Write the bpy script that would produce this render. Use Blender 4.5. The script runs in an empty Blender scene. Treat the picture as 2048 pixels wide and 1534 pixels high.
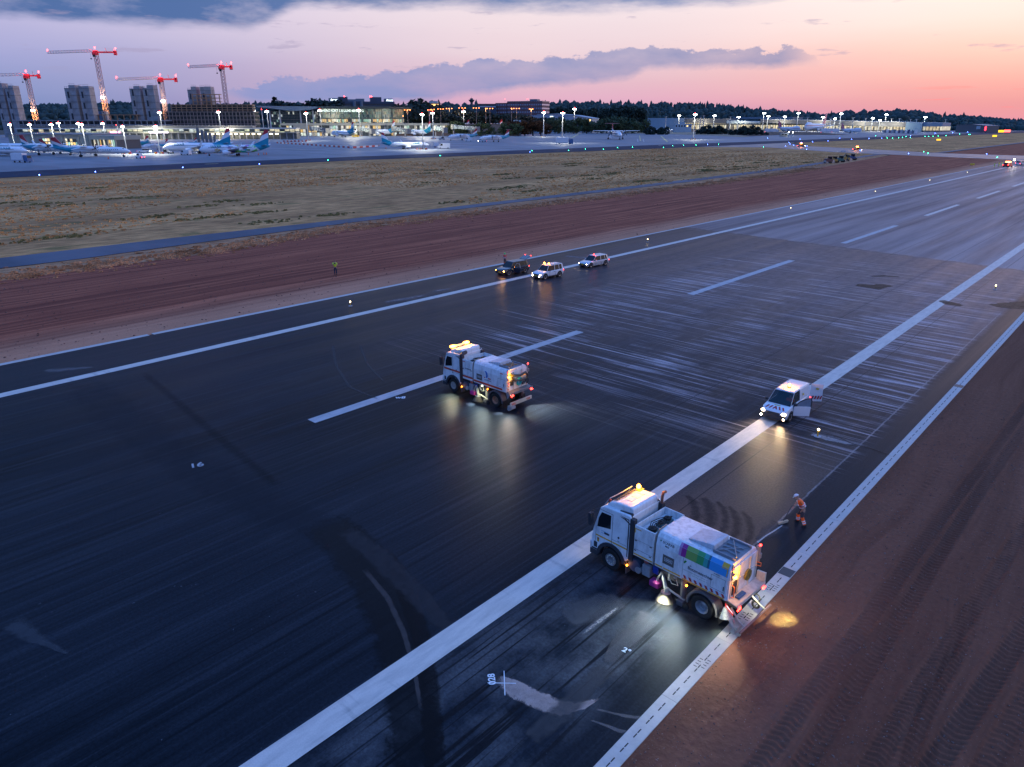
import bpy, bmesh, math, random
import numpy as np
from mathutils import Vector, Matrix, Euler
R = math.radians
random.seed(7); RNG = np.random.default_rng(11)
sc = bpy.context.scene
# ------------------------------------------------------------------ camera
CAM_H = 18.75; FPX = 1421.0; HZ = 246.0
PITCH = math.atan((767 - HZ) / FPX); YAW = math.atan(1381 / math.hypot(FPX, 521))
cam_d = bpy.data.cameras.new('camera'); cam = bpy.data.objects.new('camera', cam_d)
sc.collection.objects.link(cam); sc.camera = cam
cam.location = (0, 0, CAM_H); cam.rotation_euler = (math.pi / 2 - PITCH, 0, YAW)
cam_d.sensor_width = 36; cam_d.lens = 36 * FPX / 2048; cam_d.clip_start = .5; cam_d.clip_end = 20000
sc.view_settings.view_transform = 'Standard'; sc.view_settings.look = 'None'
sc.view_settings.exposure = .28; sc.view_settings.gamma = 1
sc.render.engine = 'CYCLES'
sc.cycles.use_light_tree = True; sc.cycles.max_bounces = 5; sc.cycles.diffuse_bounces = 2
sc.cycles.glossy_bounces = 3; sc.cycles.sample_clamp_indirect = 4; sc.cycles.sample_clamp_direct = 30

def s2l(c):
    return tuple(((v / 255) / 12.92 if v / 255 <= .04045 else ((v / 255 + .055) / 1.055) ** 2.4) for v in c[:3])

# ------------------------------------------------------------------ node helpers
class NT:
    def __init__(s, tree): s.t = tree; s.n = tree.nodes; s.l = tree.links
    def node(s, ty, **kw):
        n = s.n.new(ty)
        for k, v in kw.items(): setattr(n, k, v)
        return n
    def put(s, sock, v):
        if isinstance(v, bpy.types.NodeSocket): s.l.new(v, sock)
        elif v is not None:
            if isinstance(v, (tuple, list)) and len(v) == 3 and sock.type == 'RGBA': v = (*v, 1)
            sock.default_value = v
    def m(s, op, a, b=None, c=None, clamp=False):
        n = s.node('ShaderNodeMath', operation=op, use_clamp=clamp)
        s.put(n.inputs[0], a); s.put(n.inputs[1], b); s.put(n.inputs[2], c); return n.outputs[0]
    def mr(s, v, a, b, c=0., d=1., smooth=False):
        n = s.node('ShaderNodeMapRange'); n.clamp = True
        if smooth: n.interpolation_type = 'SMOOTHSTEP'
        for i, q in enumerate((v, a, b, c, d)): s.put(n.inputs[i], q)
        return n.outputs[0]
    def noise(s, vec, scale, detail=3., rough=.55, dist=0.):
        n = s.node('ShaderNodeTexNoise'); s.put(n.inputs['Vector'], vec); s.put(n.inputs['Scale'], scale)
        s.put(n.inputs['Detail'], detail); s.put(n.inputs['Roughness'], rough); s.put(n.inputs['Distortion'], dist)
        return n.outputs[0]
    def mix(s, f, a, b, bt='MIX'):
        n = s.node('ShaderNodeMix', data_type='RGBA', blend_type=bt)
        s.put(n.inputs[0], f); s.put(n.inputs[6], a); s.put(n.inputs[7], b); return n.outputs[2]
    def xyz(s, v):
        n = s.node('ShaderNodeSeparateXYZ'); s.put(n.inputs[0], v); return n.outputs
    def comb(s, x, y, z):
        n = s.node('ShaderNodeCombineXYZ'); s.put(n.inputs[0], x); s.put(n.inputs[1], y); s.put(n.inputs[2], z); return n.outputs[0]
    def scaled(s, v, sx, sy, sz, rz=0.):
        n = s.node('ShaderNodeMapping'); s.put(n.inputs[0], v)
        n.inputs[2].default_value = (0, 0, rz); n.inputs[3].default_value = (sx, sy, sz); return n.outputs[0]
    def ramp(s, f, stops, interp='LINEAR'):
        n = s.node('ShaderNodeValToRGB'); s.put(n.inputs[0], f); e = n.color_ramp.elements; n.color_ramp.interpolation = interp
        while len(e) < len(stops): e.new(.5)
        for el, (p, c) in zip(e, sorted(stops, key=lambda q: q[0])):
            el.position = p; el.color = (*c[:3], 1) if isinstance(c, (tuple, list)) else (c, c, c, 1)
        return n.outputs[0]
    def obj(s): return s.node('ShaderNodeTexCoord').outputs['Object']

# ------------------------------------------------------------------ world: dusk sky
w = bpy.data.worlds.new('World'); sc.world = w; w.use_nodes = True
T = NT(w.node_tree); T.n.clear()
d = T.node('ShaderNodeTexCoord').outputs['Generated']
dx, dy, dz = T.xyz(d)
sF = (-math.sin(YAW), math.cos(YAW)); sR = (math.cos(YAW), math.sin(YAW))
fw = T.m('ADD', T.m('MULTIPLY', dx, sF[0]), T.m('MULTIPLY', dy, sF[1]))
rt = T.m('ADD', T.m('MULTIPLY', dx, sR[0]), T.m('MULTIPLY', dy, sR[1]))
az = T.m('ARCTAN2', rt, fw)                       # radians right of the view's heading
el = T.m('ARCSINE', dz)
def azel(x, y):
    cx, cy = x - 1024, 767 - y
    f_ = FPX * math.cos(PITCH) + cy * math.sin(PITCH); u_ = -FPX * math.sin(PITCH) + cy * math.cos(PITCH)
    return math.atan2(cx, f_), math.atan2(u_, math.hypot(cx, f_))
elp = T.m('MAXIMUM', el, 0.)
z01 = T.m('DIVIDE', elp, math.pi / 2)
wob = T.noise(T.comb(T.m('MULTIPLY', az, 2.), T.m('MULTIPLY', el, 14.), 0.), 1.5, 3)
z01w = T.m('ADD', z01, T.m('MULTIPLY', T.m('SUBTRACT', wob, .5), .018))
deg = lambda a: a / 90
warm = T.ramp(z01w, [(0, s2l((216, 142, 158))), (deg(1.2), s2l((218, 146, 148))), (deg(2.6), s2l((234, 168, 158))), (deg(4.4), s2l((244, 194, 178))),
                     (deg(6.2), s2l((246, 216, 204))), (deg(9), s2l((246, 232, 226))), (deg(16), s2l((238, 228, 236))), (deg(30), s2l((140, 172, 232))), (deg(55), s2l((74, 126, 212))), (1, s2l((62, 118, 208)))])
midc = T.ramp(z01w, [(0, s2l((176, 138, 176))), (deg(1.5), s2l((206, 160, 184))), (deg(3), s2l((206, 170, 186))), (deg(5), s2l((216, 194, 202))), (deg(9), s2l((226, 212, 216))),
                     (deg(16), s2l((205, 202, 226))), (deg(30), s2l((122, 160, 228))), (deg(55), s2l((70, 124, 212))), (1, s2l((62, 118, 208)))])
cool = T.ramp(z01w, [(0, s2l((104, 124, 172))), (deg(2), s2l((124, 138, 184))), (deg(4), s2l((148, 152, 196))), (deg(7), s2l((182, 176, 208))), (deg(12), s2l((186, 182, 214))),
                     (deg(22), s2l((118, 156, 224))), (deg(50), s2l((68, 122, 210))), (1, s2l((62, 118, 208)))])
back = T.ramp(z01w, [(0, s2l((100, 122, 176))), (deg(8), s2l((118, 146, 208))), (deg(25), s2l((82, 130, 210))), (1, s2l((62, 118, 208)))])
a1 = T.mr(az, -.62, .05, smooth=True); a2 = T.mr(az, .08, .62, smooth=True)
skyc = T.mix(a1, cool, midc); skyc = T.mix(a2, skyc, warm)
azm = T.m('ABSOLUTE', T.m('SUBTRACT', az, .6))
azm = T.m('MINIMUM', azm, T.m('SUBTRACT', 2 * math.pi, azm))
skyc = T.mix(T.mr(azm, 1.35, 2.3, smooth=True), skyc, back)
# cloud bank low over the horizon
n1 = T.noise(T.comb(T.m('MULTIPLY', az, 1.), T.m('MULTIPLY', el, 1.6), 3.1), 26, 6, .62)
n2 = T.noise(T.comb(T.m('MULTIPLY', az, 1.), T.m('MULTIPLY', el, 3.), 9.1), 8, 5, .55)
top = [(440, 182), (520, 160), (600, 154), (720, 148), (850, 134), (950, 122), (1100, 112), (1200, 102), (1280, 93), (1390, 93), (1450, 101), (1600, 96), (1650, 127)]
bot = [(440, 184), (520, 206), (700, 214), (850, 202), (950, 187), (1050, 174), (1250, 158), (1300, 138), (1400, 134), (1500, 134), (1650, 128)]
A0, A1 = -.7, .7
def curve(pts):
    return [((azel(x, y)[0] - A0) / (A1 - A0), azel(x, y)[1] / .2) for x, y in pts]
azn = T.m('DIVIDE', T.m('SUBTRACT', az, A0), A1 - A0)
tc = T.m('MULTIPLY', T.ramp(azn, curve(top), 'LINEAR'), .2); bc = T.m('MULTIPLY', T.ramp(azn, curve(bot), 'EASE'), .2)
nn = T.m('MULTIPLY', T.m('SUBTRACT', T.m('ADD', T.m('MULTIPLY', n1, .7), T.m('MULTIPLY', T.noise(T.comb(az, T.m('MULTIPLY', el, 1.8), 8.), 90, 5, .6), .3)), .5), .046)
k1 = T.mr(T.m('SUBTRACT', T.m('ADD', tc, nn), el), -.0005, .0022)
k2 = T.mr(T.m('SUBTRACT', el, T.m('ADD', bc, T.m('MULTIPLY', nn, .35))), -.004, .006)
inaz = T.m('MULTIPLY', T.mr(az, azel(330, 180)[0], azel(540, 180)[0], smooth=True), T.mr(az, azel(1560, 100)[0], azel(1650, 100)[0], 1., 0.))
cl = T.m('MULTIPLY', T.m('MULTIPLY', k1, k2), inaz)
cl = T.m('MULTIPLY', cl, T.mr(n2, .3, .6, .55, .95))
ccol = T.mix(T.mr(az, -.3, .4), s2l((122, 138, 188)), s2l((130, 132, 170)))
skyc = T.mix(cl, skyc, ccol)
# high cloud deck across the top of the view
edge = T.m('ADD', T.mr(az, azel(480, 20)[0], azel(620, 20)[0], azel(200, 46)[1], azel(1000, 17)[1], smooth=True),
           T.m('MULTIPLY', T.m('SUBTRACT', T.noise(T.comb(az, T.m('MULTIPLY', el, 4.), 5.), 7, 6, .6), .5), .035))
hk = T.mr(T.m('SUBTRACT', el, edge), -.006, .012, smooth=True)
hk = T.m('MULTIPLY', hk, T.mr(el, .32, .5, 1., .15))
hk = T.m('MULTIPLY', hk, T.mr(az, .5, .9, 1., .2))
hk = T.m('MULTIPLY', hk, T.mr(T.noise(T.comb(az, T.m('MULTIPLY', el, 3.), 1.), 11, 5, .6), .3, .55, .55, 1.))
skyc = T.mix(hk, skyc, T.mix(T.mr(az, -.4, .3), s2l((70, 100, 152)), s2l((116, 132, 176))))
# little pink streaks near the sunset and small grey cloudlets
s1 = T.mr(T.noise(T.comb(az, T.m('MULTIPLY', el, 14.), 2.), 9, 4, .55), .6, .68)
s1 = T.m('MULTIPLY', s1, T.m('MULTIPLY', T.mr(el, .004, .012), T.mr(el, .03, .045, 1., 0.)))
s1 = T.m('MULTIPLY', s1, T.mr(az, .42, .56))
skyc = T.mix(T.m('MULTIPLY', s1, .7), skyc, s2l((255, 120, 120)))
s2 = T.mr(T.noise(T.comb(az, T.m('MULTIPLY', el, 7.), 7.), 12, 5, .6), .61, .68)
s2 = T.m('MULTIPLY', s2, T.m('MULTIPLY', T.mr(el, .05, .075), T.mr(el, .13, .15, 1., 0.)))
skyc = T.mix(T.m('MULTIPLY', s2, .45), skyc, s2l((150, 140, 172)))
skyc = T.mix(T.mr(dz, -.06, -.002, 1., 0.), skyc, (.02, .02, .03))
bg = T.node('ShaderNodeBackground'); T.put(bg.inputs[0], skyc); T.put(bg.inputs[1], T.mr(el, R(11), R(26), 1., 1.55))
# faint physical dusk sky on top, sun just under the horizon
nis = T.node('ShaderNodeTexSky', sky_type='NISHITA'); nis.sun_disc = False
nis.sun_elevation = R(-2.0); nis.sun_rotation = R(0.0)
bg2 = T.node('ShaderNodeBackground'); T.put(bg2.inputs[0], nis.outputs[0]); bg2.inputs[1].default_value = .05
add = T.node('ShaderNodeAddShader'); T.l.new(bg.outputs[0], add.inputs[0]); T.l.new(bg2.outputs[0], add.inputs[1])
T.l.new(add.outputs[0], T.node('ShaderNodeOutputWorld').inputs[0])
# afterglow of the sun that has just set, very soft
sd = bpy.data.lights.new('afterglow', 'SUN'); sd.energy = .12; sd.angle = R(25); sd.color = (1, .62, .5)
so = bpy.data.objects.new('afterglow', sd); sc.collection.objects.link(so)
so.rotation_euler = (R(84), 0, R(180)); so['kind'] = 'structure'

# ------------------------------------------------------------------ geometry helpers
COL = sc.collection
def ray(x, y):
    cx, cy = x - 1024, 767 - y
    f_ = FPX * math.cos(PITCH) + cy * math.sin(PITCH); u_ = -FPX * math.sin(PITCH) + cy * math.cos(PITCH)
    return (cx * sR[0] + f_ * sF[0], cx * sR[1] + f_ * sF[1], u_, f_)
def G(x, y, z=0.):                                 # survey point of the photograph -> ground
    a, b, u, _ = ray(x, y); t = (z - CAM_H) / u
    return Vector((a * t, b * t, z))
def at_depth(x, depth, z=0.):
    cx = (x - 1024)
    f0 = FPX * math.cos(PITCH) + (767 - HZ) * math.sin(PITCH)
    t = depth / f0
    return Vector(((cx * sR[0] + f0 * sF[0]) * t, (cx * sR[1] + f0 * sF[1]) * t, z))
def depth_of(p): return p[0] * sF[0] + p[1] * sF[1]
def hz_at(y, depth, x=1024):                          # height of photo row y at a given depth
    a, b, u, f_ = ray(x, y); return CAM_H + u * depth / f_

class MB:
    def __init__(s): s.v = []; s.f = []; s.m = []; s.mi = 0
    def add(s, vs, fs):
        o = len(s.v); s.v += [tuple(q) for q in vs]; s.f += [tuple(i + o for i in f) for f in fs]; s.m += [s.mi] * len(fs)
        return s
    def box(s, x0, x1, y0, y1, z0, z1, M=None):
        vs = [Vector((x, y, z)) for x in (x0, x1) for y in (y0, y1) for z in (z0, z1)]
        if M: vs = [M @ q for q in vs]
        return s.add(vs, [(0, 1, 3, 2), (4, 6, 7, 5), (0, 4, 5, 1), (2, 3, 7, 6), (0, 2, 6, 4), (1, 5, 7, 3)])
    def quad(s, *p): return s.add(p, [tuple(range(len(p)))])
    def slab(s, pts, t):                              # flat polygon (3-D points) given a thickness vector
        t = Vector(t); n = len(pts); a = [Vector(q) for q in pts]; b = [q + t for q in a]
        return s.add(a + b, [tuple(range(n))[::-1], tuple(range(n, 2 * n))] + [(i, (i + 1) % n, n + (i + 1) % n, n + i) for i in range(n)])
    def prism_y(s, prof, y0, y1): return s.slab([(x, y0, z) for x, z in prof], (0, y1 - y0, 0))
    def prism_x(s, prof, x0, x1): return s.slab([(x0, y, z) for y, z in prof], (x1 - x0, 0, 0))
    def prism_z(s, prof, z0, z1): return s.slab([(x, y, z0) for x, y in prof], (0, 0, z1 - z0))
    def cyl(s, p0, p1, r0, r1=None, n=12, caps=True):
        p0, p1 = Vector(p0), Vector(p1); r1 = r0 if r1 is None else r1
        ax = (p1 - p0).normalized(); u = ax.orthogonal().normalized(); v = ax.cross(u)
        vs = []
        for p, r in ((p0, r0), (p1, r1)):
            vs += [p + (u * math.cos(2 * math.pi * i / n) + v * math.sin(2 * math.pi * i / n)) * r for i in range(n)]
        fs = [(i, (i + 1) % n, n + (i + 1) % n, n + i) for i in range(n)]
        if caps: fs += [tuple(range(n))[::-1], tuple(range(n, 2 * n))]
        return s.add(vs, fs)
    def tube(s, pts, r, n=8):
        pts = [Vector(q) for q in pts]; rings = []; u = None
        for i, p in enumerate(pts):
            t = (pts[min(i + 1, len(pts) - 1)] - pts[max(i - 1, 0)]).normalized()
            u = t.orthogonal().normalized() if u is None else (u - t * u.dot(t)).normalized()
            v = t.cross(u); rr = r[i] if isinstance(r, (list, tuple)) else r
            rings.append([p + (u * math.cos(2 * math.pi * k / n) + v * math.sin(2 * math.pi * k / n)) * rr for k in range(n)])
        return s.loft(rings)
    def loft(s, rings, caps=True):
        n = len(rings[0]); vs = [q for r in rings for q in r]; fs = []
        for j in range(len(rings) - 1):
            fs += [(j * n + i, j * n + (i + 1) % n, (j + 1) * n + (i + 1) % n, (j + 1) * n + i) for i in range(n)]
        if caps: fs += [tuple(range(n))[::-1], tuple(range((len(rings) - 1) * n, len(rings) * n))]
        return s.add(vs, fs)
    def ball(s, c, r, n=10, sq=(1, 1, 1)):
        c = Vector(c); rings = []
        for j in range(1, n // 2 + 1):
            th = math.pi * j / (n // 2 + 1)
            rings.append([c + Vector((math.sin(th) * math.cos(2 * math.pi * i / n) * sq[0], math.sin(th) * math.sin(2 * math.pi * i / n) * sq[1], math.cos(th) * sq[2])) * r for i in range(n)])
        o = len(s.v); s.loft(rings, caps=False)
        t = len(s.v); s.v += [tuple(c + Vector((0, 0, r * sq[2]))), tuple(c - Vector((0, 0, r * sq[2])))]
        m = o + (len(rings) - 1) * n
        for i in range(n):
            s.f.append((t, o + i, o + (i + 1) % n)); s.f.append((t + 1, m + (i + 1) % n, m + i)); s.m += [s.mi] * 2
        return s
    def torus(s, c, ax, R0, r0, n=24, k=8):
        c = Vector(c); ax = Vector(ax).normalized(); u = ax.orthogonal().normalized(); v = ax.cross(u); vs = []
        for i in range(n):
            a = 2 * math.pi * i / n; e = u * math.cos(a) + v * math.sin(a)
            vs += [c + e * (R0 + r0 * math.cos(2 * math.pi * j / k)) + ax * r0 * math.sin(2 * math.pi * j / k) for j in range(k)]
        return s.add(vs, [(i * k + j, ((i + 1) % n) * k + j, ((i + 1) % n) * k + (j + 1) % k, i * k + (j + 1) % k) for i in range(n) for j in range(k)])
    def lathe_y(s, c, prof, n=28):                    # prof: (radius, y offset); axis along y
        c = Vector(c)
        rings = [[c + Vector((r * math.cos(2 * math.pi * i / n), y, r * math.sin(2 * math.pi * i / n))) for i in range(n)] for r, y in prof]
        return s.loft(rings, caps=False)
    def mesh(s, name):
        me = bpy.data.meshes.new(name); me.from_pydata(s.v, [], s.f); me.validate(); me.update(); return me
    def build(s, name, mat, parent=None, smooth=False, bevel=0., loc=None, ang=35, recalc=True):
        me = s.mesh(name)
        mats = mat if isinstance(mat, (list, tuple)) else [mat]
        for q in mats: me.materials.append(q)
        if len(mats) > 1 and len(me.polygons) == len(s.m): me.polygons.foreach_set('material_index', s.m)
        if recalc and len(s.f) < 60000:
            b = bmesh.new(); b.from_mesh(me); bmesh.ops.recalc_face_normals(b, faces=b.faces); b.to_mesh(me); b.free()
        if smooth:
            me.polygons.foreach_set('use_smooth', [True] * len(me.polygons)); me.set_sharp_from_angle(angle=R(ang))
        o = bpy.data.objects.new(name, me); COL.objects.link(o)
        if parent: o.parent = parent
        if loc: o.location = loc
        if bevel:
            md = o.modifiers.new('bevel', 'BEVEL'); md.width = bevel; md.segments = 2; md.limit_method = 'ANGLE'; md.angle_limit = R(32)
            md.harden_normals = False
        return o
def tag(o, label=None, cat=None, group=None, kind=None):
    if label: o['label'] = label
    if cat: o['category'] = cat
    if group: o['group'] = group
    if kind: o['kind'] = kind
    return o
def thing(name, label, cat, loc=(0, 0, 0), rz=0., group=None, s=1.):
    o = bpy.data.objects.new(name, None); o.empty_display_size = .3; COL.objects.link(o)
    o.location = loc; o.rotation_euler = (0, 0, rz); o.scale = (s, s, s) if not isinstance(s, tuple) else s
    return tag(o, label, cat, group)
def kids(o): return [c for c in ALL_CH.get(o.name, [])]
def children(o): return [c for c in bpy.data.objects if c.parent == o]
def copy_tree(o, parent=None, tree=None):
    c = o.copy(); COL.objects.link(c); c.parent = parent
    for ch, sub in (tree if tree is not None else tree_of(o)): copy_tree(ch, c, sub)
    return c
def tree_of(o): return [(c, tree_of(c)) for c in children(o)]
ORD = 'first second third fourth fifth sixth seventh eighth ninth tenth eleventh twelfth thirteenth fourteenth fifteenth sixteenth seventeenth eighteenth nineteenth twentieth'.split()
def ordw(i):
    if i < 20: return ORD[i]
    t = ['', '', 'twenty', 'thirty', 'forty', 'fifty'][(i + 1) // 10]; r = (i + 1) % 10
    return t + '-' + ORD[r - 1] if r else {2: 'twentieth', 3: 'thirtieth', 4: 'fortieth', 5: 'fiftieth'}[(i + 1) // 10]

# ------------------------------------------------------------------ materials
MATS = {}
def mat(name, col, rough=.5, metal=0., var=.12, vs=3., bump=0., bs=20., coat=0., spec=.5, dirt=0.):
    if name in MATS: return MATS[name]
    m = bpy.data.materials.new(name); m.use_nodes = True; T = NT(m.node_tree); b = T.n['Principled BSDF']
    o = T.obj(); n = T.noise(o, vs, 4, .6)
    c = T.mix(T.mr(n, .3, .7), tuple(v * (1 - var) for v in col), tuple(min(1, v * (1 + var * .6)) for v in col))
    if dirt:
        dn = T.m('MULTIPLY', T.mr(T.noise(T.scaled(o, 1, 1, .35), 5, 6, .65), .45, .75), dirt)
        c = T.mix(dn, c, (.10, .085, .07))
    T.put(b.inputs['Base Color'], c); T.put(b.inputs['Roughness'], T.mr(n, .3, .7, rough * .85, min(1, rough * 1.15)))
    b.inputs['Metallic'].default_value = metal; b.inputs['Coat Weight'].default_value = coat; b.inputs['Specular IOR Level'].default_value = spec
    if bump:
        bn = T.node('ShaderNodeBump'); bn.inputs['Strength'].default_value = bump; bn.inputs['Distance'].default_value = .02
        T.put(bn.inputs['Height'], T.noise(o, bs, 4, .6)); T.l.new(bn.outputs[0], b.inputs['Normal'])
    MATS[name] = m; return m
def em(name, col, strength, base=None):
    if name in MATS: return MATS[name]
    m = bpy.data.materials.new(name); m.use_nodes = True; b = m.node_tree.nodes['Principled BSDF']
    b.inputs['Base Color'].default_value = (*(base or col), 1); b.inputs['Emission Color'].default_value = (*col, 1)
    b.inputs['Emission Strength'].default_value = strength; b.inputs['Roughness'].default_value = .3
    MATS[name] = m; return m
def light(name, ty, loc, energy, color, parent=None, size=.1, spot=None, blend=.5, target=None):
    l = bpy.data.lights.new(name, ty); l.energy = energy; l.color = color
    if ty in ('POINT', 'SPOT'): l.shadow_soft_size = size
    if ty == 'SPOT': l.spot_size = R(spot); l.spot_blend = blend
    o = bpy.data.objects.new(name, l); COL.objects.link(o); o.location = loc
    if parent: o.parent = parent
    if target is not None:
        o.rotation_euler = (Vector(target) - Vector(loc)).to_track_quat('-Z', 'Y').to_euler()
    return o
def text(name, s, size, org, xdir, ydir, m, parent, depth=.004, align='LEFT', spacing=1.):
    cu = bpy.data.curves.new('t', 'FONT'); cu.body = s; cu.size = size; cu.extrude = depth; cu.align_x = align; cu.space_character = spacing; cu.offset = size * .022
    t = bpy.data.objects.new('t', cu); COL.objects.link(t)
    me = bpy.data.meshes.new_from_object(t.evaluated_get(bpy.context.evaluated_depsgraph_get()))
    bpy.data.objects.remove(t); bpy.data.curves.remove(cu)
    x = Vector(xdir).normalized(); y = Vector(ydir); y = (y - x * y.dot(x)).normalized(); z = x.cross(y)
    M = Matrix((x, y, z)).transposed().to_4x4(); M.translation = Vector(org)
    me.transform(M); me.materials.clear(); me.materials.append(m)
    o = bpy.data.objects.new(name, me); COL.objects.link(o); o.parent = parent
    return o
WHITE = mat('white_paint', (.80, .81, .82), .35, var=.06, coat=.3, dirt=.32)
WHITE2 = mat('white_panel', (.78, .79, .80), .45, var=.08, dirt=.42)
GREY = mat('grey_metal', (.28, .29, .31), .45, .4, dirt=.3)
DARK = mat('dark_plastic', (.03, .032, .04), .55)
BLACK = mat('black_rubber', (.012, .012, .013), .8, bump=.3)
STEEL = mat('steel', (.45, .46, .48), .35, .7, dirt=.3)
GLASS = mat('dark_glass', (.012, .016, .02), .06, spec=.3, var=.05)
YEL = mat('yellow_tape', (.75, .38, .02), .4, var=.1)
REDT = mat('red_tape', (.42, .02, .02), .4)
REDP = mat('red_paint', (.6, .03, .015), .35)
E_ORG = em('amber_lamp', (1, .26, .03), 22, (1, .4, .1))
E_ORG2 = em('amber_side_lamp', (1, .25, .02), 14)
E_RED = em('red_lamp', (1, .03, .02), 14)
E_WHT = em('white_lamp', (1, .95, .82), 60)
E_WARM = em('warm_headlamp', (1, .74, .42), 40)
E_COOL = em('cool_lamp', (.9, .97, 1), 90)
E_ROBS = em('obstruction_red', (1, .03, .03), 22)
E_OST = em('sodium_lamp', (1, .24, .05), 7)
E_BLUE = em('taxi_blue', (.08, .16, 1), 30)
E_GREEN = em('taxi_green', (.05, 1, .45), 16)
AMBER = (1, .38, .0)
# ================================================================== THE GROUND
def sheet(name, poly, z, m, kind='structure', t=0):
    me = bpy.data.meshes.new(name); me.from_pydata([(p[0], p[1], z) for p in poly], [], [tuple(range(len(poly)))])
    me.materials.append(m); o = bpy.data.objects.new(name, me); COL.objects.link(o)
    if me.polygons[0].normal.z < 0: me.flip_normals()
    o['kind'] = kind; return o
def gmat(name): 
    m = bpy.data.materials.new(name); m.use_nodes = True; T = NT(m.node_tree); return m, T, T.n['Principled BSDF']
# --- dry grass
def grass_mat(name, ca, cb, green=.0):
    m, T, b = gmat(name); o = T.obj()
    n1 = T.noise(T.scaled(o, .8, .22, 1, R(-6)), .07, 7, .68); n2 = T.noise(T.scaled(o, 1, .35, 1), .6, 4, .6); n3 = T.noise(o, 7, 3, .6)
    c = T.mix(T.mr(n1, .36, .64), ca, cb)
    c = T.mix(T.mr(n2, .38, .62), T.mix(1., c, (.58, .58, .56), 'MULTIPLY'), c)
    c = T.mix(T.mr(n3, .35, .65, 0, .4), c, T.mix(1., c, (.5, .5, .5), 'MULTIPLY'))
    g = T.mr(T.noise(T.scaled(o, 1, .35, 1, R(-4)), .16, 4, .6), .60, .64)
    c = T.mix(T.m('MULTIPLY', g, green), c, (.09, .11, .03))
    T.put(b.inputs['Base Color'], c); b.inputs['Roughness'].default_value = .95; b.inputs['Specular IOR Level'].default_value = .15
    bn = T.node('ShaderNodeBump'); bn.inputs['Strength'].default_value = .6; bn.inputs['Distance'].default_value = .15
    T.put(bn.inputs['Height'], n3); T.l.new(bn.outputs[0], b.inputs['Normal'])
    return m
M_GRASS = grass_mat('dry_grass', (.45, .215, .085), (.88, .44, .17), .55)
M_PALE = grass_mat('pale_dry_grass', (.40, .30, .20), (.52, .40, .28), .1)
sheet('ground', [(-7000, -600), (2500, -600), (2500, 9000), (-7000, 9000)], -.25, grass_mat('far_ground', (.13, .11, .085), (.19, .15, .12), .6))
sheet('grass_field', [(-124, -60), (-124, 240), (-129, 330), (-139, 430), (-146, 512), (-184, 529), (-258, 594), (-306, 569), (-331, 235), (-318, 72), (-300, -60)], -.05, M_GRASS)
sheet('grass_island', [(-299, 751), (-262, 1900), (-215, 2600), (-150, 1500), (-130, 907), (-126, 565), (-170, 594), (-239, 643)], -.04, M_GRASS)
sheet('grass_strip', [(-108, -60), (-108, 49), (-114, 80), (-113, 127), (-114, 215), (-116, 280), (-138, 494), (-146, 512), (-139, 430), (-129, 330), (-124, 240), (-124, -60)], -.06,
      grass_mat('worn_grass', (.42, .19, .10), (.68, .34, .17), .3))
# --- soil
def soil_mat(name, dark, lite, edge=None, sx=1.2):
    m, T, b = gmat(name); o = T.obj(); X, Y, Z = T.xyz(o)
    wv = T.noise(T.scaled(o, .05, .02, 1), 1, 3)
    st = T.noise(T.comb(T.m('ADD', T.m('MULTIPLY', X, sx), T.m('MULTIPLY', wv, 5.)), T.m('MULTIPLY', Y, .016), 0.), 1., 6, .68)
    n2 = T.noise(T.scaled(o, 1, .3, 1), .25, 5, .6); n3 = T.noise(o, 5, 4, .65)
    c = T.mix(T.mr(st, .38, .62), dark, lite); c = T.mix(T.mr(n2, .35, .7, 0, .6), c, tuple(v * 1.25 for v in dark))
    if edge:
        e = T.m('ADD', X, T.m('MULTIPLY', T.m('SUBTRACT', st, .5), 9.))
        c = T.mix(T.mr(e, edge[0], edge[1], smooth=True), c, T.mix(T.mr(n2, .3, .7), edge[2], tuple(v * .75 for v in edge[2])))
    c = T.mix(T.mr(n3, .3, .7, 0, .35), c, T.mix(1., c, (.45, .45, .45), 'MULTIPLY'))
    cr = T.mr(T.noise(o, 16, 2, .5), .69, .74); c = T.mix(T.m('MULTIPLY', cr, .5), c, (.4, .33, .3))
    T.put(b.inputs['Base Color'], c); b.inputs['Roughness'].default_value = .95; b.inputs['Specular IOR Level'].default_value = .2
    bn = T.node('ShaderNodeBump'); bn.inputs['Strength'].default_value = .8; bn.inputs['Distance'].default_value = .12
    T.put(bn.inputs['Height'], T.m('ADD', st, T.m('MULTIPLY', n3, .3))); T.l.new(bn.outputs[0], b.inputs['Normal'])
    return m
M_SOIL_L = soil_mat('graded_soil', (.165, .036, .020), (.54, .155, .078), (-79, -70, (.64, .28, .16)))
M_SOIL_R = soil_mat('tracked_soil', (.130, .047, .027), (.235, .096, .058), None, .5)
sheet('graded_soil', [(-68.4, -60), (-68.4, 520), (-86, 523), (-140, 508), (-138, 494), (-116, 280), (-114, 215), (-113, 127), (-114, 80), (-108, 49), (-108, -60)], -.03, M_SOIL_L)
sheet('graded_soil', [(-68.4, 545), (-68.4, 3000), (-100, 2500), (-126, 907), (-122, 560)], -.03, M_SOIL_L)
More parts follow.
